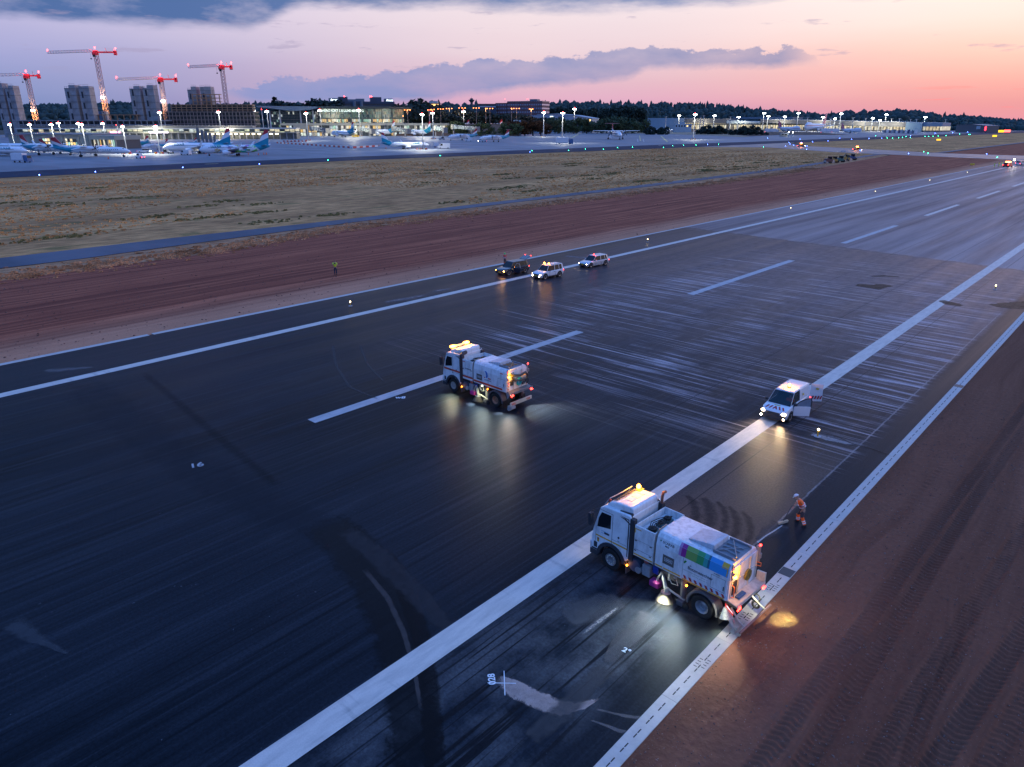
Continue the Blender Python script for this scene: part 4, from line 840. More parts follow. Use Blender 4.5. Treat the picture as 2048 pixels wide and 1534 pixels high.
        mm.tube([(X - .1, 1.12, .7), (X - .45, 1.12, .2)], .03, 6); mm.cyl((X - .35, 1.0, .12), (X - .35, 1.1, .12), .10, n=12); mm.cyl((X - .6, 1.0, .12), (X - .6, 1.08, .12), .08, n=12)
        mm.box(X - .55, X - .2, .55, 1.1, .28, .40); mm.build('suction_nozzle', mat('arm_pale', (.5, .5, .42)), t)
        mm = MB(); mm.torus((X - .25, -.85, .62), (0, 1, .2), .17, .035, 20, 6); mm.torus((X - .3, -.8, .36), (0, 1, 0), .14, .05, 20, 6); mm.build('rear_caster', BLACK, t, smooth=True)
    else:
        MB().box(X - .40, X - .30, -1.08, 1.08, .42, .66).build('rear_bumper', mat('bumper_cream', (.55, .52, .40), .5, dirt=.3), t, bevel=.015)
        hz_ = MB()
        for s in (1, -1):
            for i in range(3):
                y = s * (.62 + i * .13); hz_.slab([(X - .405, y, .46), (X - .405, y + .07, .46), (X - .405, y + .12, .62), (X - .405, y + .05, .62)], (-.004, 0, 0))
        hz_.build('bumper_stripes', REDP, t)
        mm = MB(); mm.cyl((X - .2, .9, .18), (X - .2, 1.1, .18), .14, n=14); mm.box(X - .5, X - .1, .7, 1.1, .22, .4); mm.build('suction_nozzle', mat('arm_pale2', (.35, .36, .36), .5), t)
        sd_ = MB(); sd_.slab([(X + .05, H + .02, 1.36), (X - .38, H + .0, 1.30), (X - .12, H + .0, .9)], (0, .02, 0)); sd_.build('side_skirt', mat('skirt_grey', (.25, .25, .27), .6, dirt=.5), t)
    # --- the brush gear between the axles
    bx = 1.62; ar_m = mat('arm_pale', (.5, .5, .42), .4, .3, dirt=.4)
    br = MB().cyl((bx, 1.22, .40), (bx, 1.28, .06), .20, .38, n=26)
    bo = br.build('side_brush', mat('bristle_dark', (.05, .045, .045), .9, var=.7, vs=30, bump=1., bs=60), t, smooth=True)
    MB().cyl((bx, 1.22, .40), (bx, 1.22, .45), .20, n=20).build('brush_disc', mat('disc_rose', (.42, .24, .22), .5, dirt=.4) if A else GREY, bo)
    a = MB()
    for off in (-.07, .07): a.tube([(bx + .55, .75, .95), (bx + .35, .95 + off, .80), (bx + .05, 1.15 + off, .52)], .035, 8)
    a.tube([(bx - .75, .95, .30), (bx - .35, 1.12, .50), (bx + .1, 1.15, .62), (bx + .45, .9, .95)], .045, 8); a.cyl((bx, 1.18, .45), (bx, 1.18, .62), .09, n=12)
    a.tube([(bx + .62, 1.0, .45), (bx + .55, 1.05, .75), (bx + .45, .95, 1.05)], .04, 8); a.cyl((bx + .15, .8, .75), (bx + .15, .8, 1.25), .07, n=10); a.tube([(bx - .2, .9, 1.1), (bx - .4, 1.0, .85), (bx - .1, 1.0, .8), (bx + .1, .95, 1.0)], .02, 6)
    a.build('brush_arm', ar_m, t, smooth=True)
    MB().box(bx + .40, bx + .86, .88, 1.22, .34, .60).build('water_box', mat('magenta_box', (.38, .03, .20), .5, dirt=.2), t, bevel=.03)
    nz = MB(); nz.box(bx - .78, bx - .48, .72, 1.16, .06, .30); nz.cyl((bx - .62, .9, .3), (bx - .6, .85, 1.2), .13, .15, n=14); nz.build('suction_mouth', mat('dirty_grey', (.1, .1, .11)), t, bevel=.02)
    MB().cyl((bx - .92, 1.08, .14), (bx - .92, 1.18, .14), .14, n=18).build('guide_wheel', BLACK, t, bevel=.01)
    MB().ball((fx - .86, 1.07, .62), .045, 8).build('side_marker', E_ORG2, t, smooth=True); MB().ball((.78, 1.08, 1.12), .045, 8).build('side_marker', E_ORG2, t, smooth=True)
    light('marker_light', 'POINT', (fx - .86, 1.2, .62), 1.2, AMBER, t, .04); light('marker_light', 'POINT', (.78, 1.2, 1.12), 1.0, AMBER, t, .04)
    wl = MB().box(1.28, 1.38, 1.04, 1.12, 1.19, 1.26); wl.build('work_lamp', STEEL if A else em('work_lamp_glow', (1, .97, .75), 5), t)
    wl = MB().box(X - .02, X - .10, .60, .72, 1.06, 1.14); wl.build('work_lamp', em('work_lamp_glow', (1, .97, .75), 5), t)
    return t
PA_F = G(1219.7, 1138.8); PA_R = G(1400.5, 1235.8)
def place(F, Rr, inset=1.125):
    d_ = (F - Rr).normalized(); nrm = Vector((-d_.y, d_.x, 0)); o = Rr - nrm * inset
    return (o.x, o.y, 0), math.atan2(d_.y, d_.x), d_, nrm
la, ra, da, na = place(PA_F, PA_R)
TA = truck('sweeper_truck', 'white sweeper truck with a purple, green and blue band, across the near edge line', la, ra, 'sweeper trucks on the runway', 'A')
lb, rb, db, nb = place(G(908, 784), G(990.3, 813.8))
TB = truck('sweeper_truck', 'white sweeper truck with a red stripe along its side, standing on the centre line', lb, rb, 'sweeper trucks on the runway', 'B')
# beacons on the cabs
def beacon(parent, x, y, z, e=60, r=.09, m=None, pw=None):
    MB().cyl((x, y, z), (x, y, z + .05), r * 1.1, n=14).build('beacon_base', DARK, parent)
    MB().ball((x, y, z + .05 + r), r, 10, (1, 1, 1.15)).build('beacon', m or E_ORG, parent, smooth=True)
    if pw: light('beacon_light', 'POINT', (x, y, z + .12 + 2 * r), pw, AMBER, parent, r)
beacon(TA, 4.70, -.78, 3.28, pw=420, r=.10); beacon(TA, 5.06, .80, 3.10, m=mat('beacon_red_off', (.6, .05, .02), .3), r=.06)
b_ = MB().box(4.50, 4.74, -.95, -.60, 3.30, 3.34); b_.build('beacon_plate', DARK, TA)
lbm = MB().box(4.72, 4.92, -.60, .45, 3.22, 3.36); lbm.build('light_bar', mat('bar_pale', (.5, .5, .48), .4), TB, bevel=.04)
for y in (-.72, .62):
    MB().box(4.70, 4.96, y - .22, y + .22, 3.24, 3.40).build('beacon', E_ORG, TB, bevel=.05)
    light('beacon_light', 'POINT', (4.6, y, 3.66), 130, AMBER, TB, .1)
# work lights under the machines: bright pools on the ground
def wspot(parent, loc, tgt, e, ang, col=(1, .98, .72), bl=.7, size=.05): return light('work_light', 'SPOT', loc, e, col, parent, size, ang, bl, tgt)
def tl(T_, x, y, z=0.): 
    M_ = Matrix.Translation(T_.location) @ Matrix.Rotation(T_.rotation_euler.z, 4, 'Z'); return tuple(M_.inverted() @ G(x, y, z))
ta_ = tl(TA, 1326, 1209); wspot(TA, (ta_[0] - .2, ta_[1] + .55, .9), ta_, 1700, 40, (1, 1, .66), .8); wspot(TA, (1.0, 1.4, 1.12), tl(TA, 1290, 1260), 1100, 120, (.8, .97, 1), 1.)
wspot(TA, (-1.55, 1.45, .95), tl(TA, 1440, 1269), 900, 30, (1, 1, .62), .8); wspot(TA, (-1.5, 1.4, 1.), tl(TA, 1400, 1310), 700, 120, (.9, 1, .8), 1.)
wspot(TA, (-1.95, -.2, 1.2), tl(TA, 1562, 1240), 4200, 34, (.62, .85, .32), 1.); wspot(TA, (-1.45, -.5, 1.2), tl(TA, 1545, 1215), 130, 120, (1, .95, .6), 1.)
wspot(TA, (2.6, 1.3, 1.2), (1.2, 1.1, .4), 150, 70, (.95, 1, .8), .8); wspot(TA, (-.5, 1.6, 1.25), (-1.3, .9, .4), 90, 90, (1, .98, .75), .8)
tb_ = tl(TB, 942, 809); wspot(TB, (tb_[0] - .1, tb_[1] - .25, 1.0), tb_, 2600, 34, (.85, 1, 1), .8); wspot(TB, (1.0, 1.45, 1.1), tl(TB, 930, 836), 520, 112, (.82, .98, .95), 1.)
wspot(TB, (-1.5, 1.4, .95), tl(TB, 998, 827), 2400, 30, (.9, 1, .95), .8); wspot(TB, (-1.5, 1.4, 1.0), tl(TB, 1010, 842), 560, 112, (1, .98, .85), 1.)
wspot(TB, (-1.5, -.3, 1.2), tl(TB, 1092, 822), 1500, 100, (.95, 1, .9), 1.); wspot(TB, (4.2, 1.4, 1.0), tl(TB, 895, 795), 900, 90, (1, .95, .65), 1.)
wspot(TB, (.9, 1.5, 1.2), (1.4, 1.0, .4), 110, 80, (1, 1, .6), .8)
# ------------------------------------------------------------------ cars
def loft_body(st, n_cap=True):
    """stations (x, zb, z1, z2, zt, wb, w1, w2, wt): bottom, lower flank, shoulder, top half widths"""
    rings = []
    for (x, zb, z1, z2, zt, wb, w1, w2, wt) in st:
        rings.append([(x, -wb, zb), (x, -w1, z1), (x, -w2, z2), (x, -wt, zt), (x, wt, zt), (x, w2, z2), (x, w1, z1), (x, wb, zb)])
    return MB().loft(rings)
def car(name, label, cat, loc, rz, L, W, Hh, paint, style='suv', group=None, front=None, plate=True, opts=(), lamp=E_WARM, wr=.34, glass=None, hl=.13):
    t = thing(name, label, cat, loc, rz, group); w = W / 2; belt = {'suv': .58, 'box': .58, 'wagon': .56, 'van': .56}[style] * Hh
    xf, xr = L / 2, -L / 2; hood = {'suv': .27, 'box': .27, 'wagon': .28, 'van': .20}[style] * L
    zb = .24 if style != 'wagon' else .18
    st = [(xr, .42, .55, belt * .92, belt * .95, w * .80, w * .90, w * .86, w * .80), (xr + .10, zb + .06, .55, belt, belt + .02, w * .88, w * .98, w * .94, w * .86),
          (xr + .5, zb, .6, belt, belt + .02, w * .92, w, w * .97, w * .88), (0, zb, .6, belt - .02, belt + .0, w * .92, w, w * .97, w * .88),
          (xf - hood, zb, .6, belt - .03, belt + .0, w * .92, w, w * .95, w * .84), (xf - hood * .45, zb, .58, belt - .10, belt - .05, w * .92, w, w * .93, w * .78),
          (xf - .14, zb + .02, .50, belt - .22, belt - .16, w * .86, w * .95, w * .86, w * .70), (xf, .38, .48, belt - .34, belt - .28, w * .72, w * .82, w * .76, w * .62)]
    loft_body(st).build('body', paint, t, smooth=True, bevel=.03, ang=50)
    # greenhouse
    rz0 = {'suv': .36, 'box': .10, 'wagon': .34, 'van': .06}[style]; fz = {'suv': .62, 'box': .50, 'wagon': .72, 'van': .80}[style]
    top = Hh - .06; x0 = xr + .06; x1 = xf - hood - .02
    gl = MB().loft([[(x0, -w * .86, belt - .01), (x0 + rz0, -w * .70, top), (x0 + rz0, w * .70, top), (x0, w * .86, belt - .01)],
                    [(x1, -w * .84, belt - .01), (x1 - fz, -w * .70, top), (x1 - fz, w * .70, top), (x1, w * .84, belt - .01)]])
    gl.build('windows', glass or GLASS, t, bevel=.02)
    rf = MB().loft([[(x0 + rz0 - .03, -w * .73, top - .03), (x0 + rz0 - .03, w * .73, top - .03), (x0 + rz0 + .05, w * .66, top + .05), (x0 + rz0 + .05, -w * .66, top + .05)],
                    [(x1 - fz + .05, -w * .73, top - .04), (x1 - fz + .05, w * .73, top - .04), (x1 - fz - .04, w * .66, top + .04), (x1 - fz - .04, -w * .66, top + .04)]])
    rf.build('roof', paint, t, smooth=True, bevel=.03, ang=40)
    pl = MB()
    def pillar(xa, xb, wd):
        for s in (1, -1): pl.slab([(xa - wd / 2, s * w * .865, belt - .01), (xa + wd / 2, s * w * .865, belt - .01), (xb + wd / 2, s * w * .712, top), (xb - wd / 2, s * w * .712, top)], (0, s * .014, 0))
    pillar(x1 - .03, x1 - fz + .03, .08); mid = (x0 + x1) / 2 + .05; pillar(mid, mid - .03, .07); pillar(x0 + rz0 * .5 + .06, x0 + rz0 + .06, .20 if style != 'van' else .3)
    if style in ('suv', 'wagon', 'box'): pillar((mid + x0) / 2 - .05, (mid + x0) / 2, .06)
    pl.build('pillars', paint, t, smooth=False, bevel=.008)
    if style in ('suv', 'box', 'van'):
        sk = MB()
        for s in (1, -1):
            sk.box(xr + .9, xf - 1.2, s * (w * .95), s * (w + .012), zb, zb + .14)
            for cx in (xr + .82, xf - .82):
                sk.slab([(cx + r_ * math.cos(a), s * (w * .965), wr + r_ * math.sin(a)) for r_, rg in ((wr + .12, np.linspace(0, math.pi, 12)), (wr + .03, np.linspace(math.pi, 0, 12))) for a in rg], (0, s * w * .045, 0))
        sk.box(xf - .12, xf + .02, -w * .8, w * .8, .26, .44); sk.box(xr - .02, xr + .1, -w * .8, w * .8, .28, .46)
        sk.build('cladding', DARK, t, bevel=.01)
    ak = MB()
    for s in (1, -1):
        for cx in (xr + .82, xf - .82): ak.cyl((cx, s * w * .55, wr), (cx, s * (w + .003), wr), wr + .055, n=24)
    ak.build('wheel_wells', BLACK, t)
    for s in (1, -1):
        for cx in (xr + .82, xf - .82): wheel(t, cx, s * (w - .09), wr, .22, s, dish=.03, rimc=mat('alloy', (.5, .5, .53), .3, .6), rr=.64, n=22)
        MB().ball((xf - .10, s * w * .72, belt - .34), hl, 10, (.7, 1.1, .6)).build('headlight', lamp, t, smooth=True)
        MB().box(xr + .0, xr + .07, s * w * .70, s * w * .90, belt - .24, belt - .06).build('tail_light', E_RED, t, bevel=.01)
        mr_ = MB(); mr_.box(x1 - .42, x1 - .28, s * (w + .0), s * (w + .20), belt + .02, belt + .16); mr_.build('mirror', DARK if style != 'wagon' else paint, t, bevel=.03)
    g_ = MB(); g_.box(xf - .06, xf + .005, -w * .52, w * .52, belt - .46, belt - .28); g_.box(xf - .05, xf + .006, -w * .6, w * .6, .30, .42); g_.build('grille', DARK, t)
    if plate:
        MB().box(xf + .004, xf + .02, -.26, .26, .42, .53).build('number_plate', plate if not isinstance(plate, bool) else mat('plate_yellow', (.75, .5, .03), .4), t)
    dl = MB()
    for s in (1, -1):
        for cx in (x1 - .45, mid - .05, ): dl.box(cx, cx + .012, s * w * .97, s * (w + .003), zb + .12, belt - .04)
        dl.box(mid + .12, mid + .28, s * w * .97, s * (w + .02), belt - .16, belt - .12)
    dl.build('door_seams', DARK, t)
    return t, dict(w=w, belt=belt, x0=x0, x1=x1, top=top, mid=mid, xf=xf, xr=xr, fz=fz, zb=zb)
def heads(t, q, e=60, col=(1, .78, .5), tilt=5., ang=75):
    for s in (1, -1): light('headlight_beam', 'SPOT', (q['xf'] + .1, s * q['w'] * .72, q['belt'] - .34), e, col, t, .07, ang, .8, (q['xf'] + 4., s * q['w'] * .8, q['belt'] - .34 - tilt * .12))
NAVY = mat('black_paint', (.010, .014, .03), .15, var=.05, coat=1.); SILVER = mat('silver_paint', (.60, .61, .64), .25, .35, coat=.8)
WCAR = mat('white_car_paint', (.72, .73, .76), .25, var=.03, coat=.8)
def between(p, q_): return (p + q_) / 2
# dark estate/SUV: left wheels seen at these two points
def car_at(F, Rr, w, wb, front_over=.82):
    d_ = (F - Rr).normalized(); nrm = Vector((-d_.y, d_.x, 0)); c = between(F, Rr) - nrm * w
    return (c.x, c.y, 0), math.atan2(d_.y, d_.x)
z9 = lambda a, b: G(960 + a / 7.314, 480 + b / 7.314)
lc, rc = car_at(z9(430, 522), z9(655, 480), .92, 2.8)
C1, q1 = car('dark_suv', 'black off-road car with open tailgate and front door, by the far edge line', 'car', lc, rc, 4.62, 1.90, 1.66, NAVY, 'suv', lamp=em('amber_head', (1, .42, .08), 70))
# open tailgate and open driver's door
tg = MB(); x = q1['x0'] + .38
tg.slab([(x, -.66, q1['top'] + .03), (x, .66, q1['top'] + .03), (x - .95, .62, q1['top'] + .42), (x - .95, -.62, q1['top'] + .42)], (.02, 0, .05)); tgo = tg.build('tailgate', NAVY, C1, bevel=.02)
for s in (1, -1): MB().ball((x - .98, s * .52, q1['top'] + .44), .07, 8, (.6, 1.6, .8)).build('tailgate_light', E_RED, tgo, smooth=True)
dr = MB(); hx, hy = q1['x1'] - .42, q1['w']; dn = Vector((math.cos(R(112)), math.sin(R(112)), 0)); 
dr.slab([(hx, hy, .32), (hx + dn.x * .95, hy + dn.y * .95, .34), (hx + dn.x * .95, hy + dn.y * .95, q1['belt']), (hx, hy, q1['belt'])], (.06, 0, 0)); dro = dr.build('front_door', NAVY, C1, bevel=.02)
MB().tube([(hx, hy, q1['belt']), (hx + dn.x * .5, hy + dn.y * .5 - .1, q1['top'] - .05), (hx + dn.x * .9, hy + dn.y * .9 - .1, q1['top'] - .12), (hx + dn.x * .95, hy + dn.y * .95, q1['belt'])], .025, 6).build('window_frame', STEEL, dro)
for s in (1, -1): MB().ball((q1['x1'] - .34, s * (q1['w'] + .15), q1['belt'] + .10), .06, 8).build('mirror_indicator', E_ORG, C1, smooth=True)
light('indicator_light', 'SPOT', (q1['xf'] + .12, .62, .78), 70, (1, .45, .1), C1, .08, 110, .8, (q1['xf'] + 2.5, 1.2, 0)); light('indicator_light', 'POINT', (q1['xf'] + .25, .75, .62), 10, (1, .4, .08), C1, .08)
light('cabin_light', 'POINT', (.3, 0, 1.45), 3, (1, .85, .65), C1, .05)
lc, rc = car_at(z9(955, 577), z9(1160, 537), .86, 2.57)
C2, q2 = car('white_suv', 'small white boxy car with an orange roof beacon, on the far edge line', 'car', lc, rc, 4.24, 1.80, 1.68, WCAR, 'box')
beacon(C2, .30, -.35, q2['top'] + .05, r=.10, pw=60); beacon(C2, .15, .32, q2['top'] + .05, r=.09, pw=30)
for s in (1, -1): MB().ball((q2['xf'] + .0, s * .60, .42), .07, 8).build('fog_light', E_WARM, C2, smooth=True)
heads(C2, q2, 90)
rr_ = MB(); [rr_.tube([(-1.6, s * .62, q2['top'] + .07), (.5, s * .62, q2['top'] + .07)], .02, 6) for s in (1, -1)]; rr_.build('roof_rail', DARK, C2)
lc, rc = car_at(z9(1643, 402), z9(1812, 371), .86, 2.6)
C3, q3 = car('silver_estate', 'silver estate car with headlights on and a small red beacon, last of the three cars', 'car', lc, rc, 4.60, 1.82, 1.50, SILVER, 'wagon')
beacon(C3, .30, .25, q3['top'] + .05, r=.08, m=E_RED); heads(C3, q3, 110)
light('beacon_light', 'POINT', (.3, .25, q3['top'] + .35), 8, (1, .1, .05), C3, .08)
# ------------------------------------------------------------------ the van with open doors
z8 = lambda a, b, z=0: G(1500 + a / 9.309, 740 + b / 9.309, z)
VGL, Tg, bg_ = gmat('see_through_glass'); bg_.inputs['Base Color'].default_value = (.02, .05, .06, 1); bg_.inputs['Roughness'].default_value = .05; bg_.inputs['Alpha'].default_value = .6
fgl = z8(590, 915, .36); fgr = z8(255, 820, .36)
rfl = z8(820, 492, 1.72); rrl = z8(1052, 330, 1.72)
hd = math.atan2((rfl - rrl).y, (rfl - rrl).x)
fc = between(fgl, fgr); dv = Vector((math.cos(hd), math.sin(hd), 0)); VC = fc - dv * (4.38 / 2 - .06)
VAN_HD = hd
V, qv = car('utility_van', 'white van with red bonnet chevrons and open doors on the near edge line', 'van', (VC.x, VC.y, 0), hd, 4.38, 1.81, 1.80, WCAR, 'van', plate=mat('plate_white', (.6, .65, .75), .4), wr=.32, glass=VGL, hl=.17)
# closed panel sides behind the front doors
ps = MB(); 
for s in (1, -1): ps.slab([(qv['x0'] + .01, s * .815, qv['belt'] - .02), (qv['mid'] + .10, s * .79, qv['belt'] - .02), (qv['mid'] + .02, s * .665, qv['top'] + .0), (qv['x0'] + .10, s * .665, qv['top'] + .0)], (0, s * .035, 0))
ps.build('side_panel', WCAR, V, bevel=.015)
MB().slab([(qv['x0'] - .02, -.80, .40), (qv['x0'] - .02, -.02, .40), (qv['x0'] + .02, -.02, 1.72), (qv['x0'] + .02, -.68, 1.72)], (-.05, 0, 0)).build('rear_door', WCAR, V, bevel=.015)
dn = Vector((math.cos(R(158)), math.sin(R(158)), 0)) if False else Vector((math.cos(R(128)), math.sin(R(128)), 0))
hx, hy = qv['x0'] + .0, .84
rd = MB().slab([(hx, hy, .42), (hx + dn.x * .85, hy + dn.y * .85, .42), (hx + dn.x * .83, hy + dn.y * .83, 1.70), (hx, hy - .02, 1.72)], (-.03, -.03, 0)).build('rear_door', WCAR, V, bevel=.02)
# stripes on the open rear door
st_ = MB(); nn = Vector((dn.y, -dn.x, 0)) * -1
def onrd(u, z, off): b_ = Vector((hx, hy, z)) + dn * u; return b_ + Vector((-dn.y, dn.x, 0)) * off
for face in (.012, -.055):
    for i in range(4):
        u = .08 + i * .19; st_.slab([onrd(u, .62, face), onrd(u + .10, .62, face), onrd(u + .18, .86, face), onrd(u + .08, .86, face)], tuple(Vector((-dn.y, dn.x, 0)) * .003))
st_.build('chevrons', REDT, rd)
YB = mat('badge_yellow', (.55, .42, .02), .5)
bd = MB(); [bd.slab([onrd(.30, 1.34, f_), onrd(.50, 1.30, f_), onrd(.55, 1.40, f_), onrd(.35, 1.46, f_)], tuple(Vector((-dn.y, dn.x, 0)) * .003)) for f_ in (.012, -.055)]; bd.build('badge', YB, rd)
# front left door swung open: dark frame, window, handle, rub strip
hx, hy = qv['x1'] - .30, .90; dn = Vector((math.cos(R(125)), math.sin(R(125)), 0)); nv_ = Vector((-dn.y, dn.x, 0))
def ond(u, z, off=0): return Vector((hx, hy, z)) + dn * u + nv_ * off
fd = MB().slab([ond(0, .34), ond(1.05, .34), ond(1.08, 1.02), ond(0, 1.0)], tuple(nv_ * -.06)).build('front_door', WCAR, V, bevel=.02)
MB().tube([ond(0, 1.0, -.03), ond(.38, 1.40, -.06), ond(.75, 1.60, -.08), ond(1.02, 1.62, -.08), ond(1.09, 1.4, -.05), ond(1.08, 1.02, -.03)], .035, 8).build('window_frame', DARK, fd, smooth=True)
MB().slab([ond(.06, 1.02, -.03), ond(.38, 1.38, -.06), ond(.75, 1.57, -.08), ond(1.02, 1.58, -.08), ond(1.05, 1.02, -.03)], tuple(nv_ * -.005)).build('window_pane', mat('clear_pane', (.20, .26, .34), .1), fd)
MB().slab([ond(.04, .55, .004), ond(1.05, .58, .004), ond(1.05, .66, .004), ond(.04, .63, .004)], tuple(nv_ * .02)).build('rub_strip', DARK, fd)
MB().slab([ond(.82, .86, .004), ond(1.0, .86, .004), ond(1.0, .91, .004), ond(.82, .91, .004)], tuple(nv_ * .03)).build('door_handle', DARK, fd)
MB().box(-.12, .12, -.07, .07, -.07, .07, Matrix.Translation(ond(.10, 1.08, .16))).build('mirror', DARK, fd, bevel=.03)
ch = MB(); [ch.slab([ond(u, .80, .003), ond(u + .10, .80, .003), ond(u + .02, .94, .003), ond(u - .08, .94, .003)], tuple(nv_ * .003)) for u in (.10, .30)]; ch.build('chevrons', REDT, fd)
MB().box(qv['x0'] + .15, qv['x1'] - .02, -.76, .76, qv['belt'] + .005, qv['belt'] + .03).build('cabin_shade_sheet', mat('van_interior', (.01, .01, .012), .9), V)  # black sheet added at belt height to darken the cabin behind the glass
MB().box(.15, qv['x1'] - .32, .70, .915, .36, qv['belt'] - .02).build('door_opening', mat('van_interior', (.01, .01, .012), .9), V)
MB().box(qv['xf'] - .12, qv['xf'] + .035, -.84, .84, .22, .60).build('bumper', DARK, V, bevel=.05)
# bonnet markings and lamps
bn = MB()
for i, (y, s) in enumerate(((.60, 1), (.36, 1), (.12, 1), (-.12, -1), (-.36, -1), (-.60, -1))):
    bn.slab([(qv['xf'] - .20, y - .05, .86), (qv['xf'] - .20, y + .06, .86), (qv['xf'] - .44, y + .06 - s * .13, .985), (qv['xf'] - .44, y - .05 - s * .13, .985)], (.006, 0, .014))
bn.build('bonnet_chevrons', REDT, V)
MB().slab([(qv['xf'] - .62, -.20, .985), (qv['xf'] - .62, .20, .985), (qv['xf'] - .72, .20, .99), (qv['xf'] - .72, -.20, .99)], (0, 0, .012)).build('badge', YB, V)
MB().slab([(-.9, .835, 1.28), (-.72, .835, 1.28), (-.66, .80, 1.42), (-.84, .80, 1.42)], (0, .006, 0)).build('badge', YB, V)
for s in (1, -1): MB().ball((qv['xf'] + .02, s * .76, .36), .07, 8).build('fog_light', E_WARM, V, smooth=True)
beacon(V, -.20, .0, qv['top'] + .05, r=.10, pw=110); beacon(V, -.42, -.12, qv['top'] + .05, r=.07, m=E_ORG2)
MB().tube([(.95, 0, qv['top'] + .04), (.85, 0, qv['top'] + .30)], .012, 5).build('aerial', DARK, V)
heads(V, qv, 700, (1, .74, .42), 7., 70)
for s in (1, -1): light('fog_beam', 'SPOT', (qv['xf'] + .1, s * .66, .40), 260, (1, .7, .35), V, .06, 100, .9, (qv['xf'] + 2.5, s * 1.0, 0))
MB().ball((qv['x0'] - .06, .84, .72), .06, 8).build('tail_lamp', E_RED, V, smooth=True); MB().ball((qv['x0'] - .2, .98, .52), .05, 8).build('indicator', E_ORG2, V, smooth=True)

# ------------------------------------------------------------------ people
SKIN = mat('skin', (.42, .24, .17), .6); HVO = mat('hi_vis_orange', (1., .13, .005), .6, var=.1); HVR = mat('hi_vis_red', (.85, .10, .03), .6)
HVY = mat('hi_vis_yellow', (.62, .85, .05), .6, var=.1); REFL = mat('reflective_band', (.62, .66, .75), .4); TROU = mat('dark_trousers', (.035, .035, .05), .8); NVY = mat('navy_trousers', (.01, .025, .06), .8)
HAIR = mat('dark_hair', (.02, .012, .01), .8); BOOT = mat('boot', (.015, .015, .018), .7)
def skin_mesh(name, chains, m, parent, sub=1, extra=None):
    """chains: list of [(point, radius), ...] welded where points coincide"""
    vs = []; rs = []; es = []; key = {}
    for ch in chains:
        prev = None
        for p, r in ch:
            k = tuple(round(c, 3) for c in p)
            if k not in key: key[k] = len(vs); vs.append(p); rs.append(r)
            i = key[k]
            if prev is not None and prev != i: es.append((prev, i))
            prev = i
    me = bpy.data.meshes.new(name); me.from_pydata(vs, es, []); ob = bpy.data.objects.new(name, me); COL.objects.link(ob)
    md = ob.modifiers.new('skin', 'SKIN'); md.use_smooth_shade = True
    for i, sv in enumerate(me.skin_vertices[0].data):
        r = rs[i]; sv.radius = (r, r) if not isinstance(r, tuple) else r; sv.use_root = (i == 0)
    sb = ob.modifiers.new('sub', 'SUBSURF'); sb.levels = sub; sb.render_levels = sub
    dg = bpy.context.evaluated_depsgraph_get(); me2 = bpy.data.meshes.new_from_object(ob.evaluated_get(dg)); bpy.data.objects.remove(ob)
    if extra:
        b = bmesh.new(); b.from_mesh(me2)
        t_ = extra.mesh('x'); b.from_mesh(t_); b.to_mesh(me2); b.free()
    me2.materials.clear(); me2.materials.append(m); me2.name = name
    me2.polygons.foreach_set('use_smooth', [True] * len(me2.polygons))
    o = bpy.data.objects.new(name, me2); COL.objects.link(o); o.parent = parent; return o
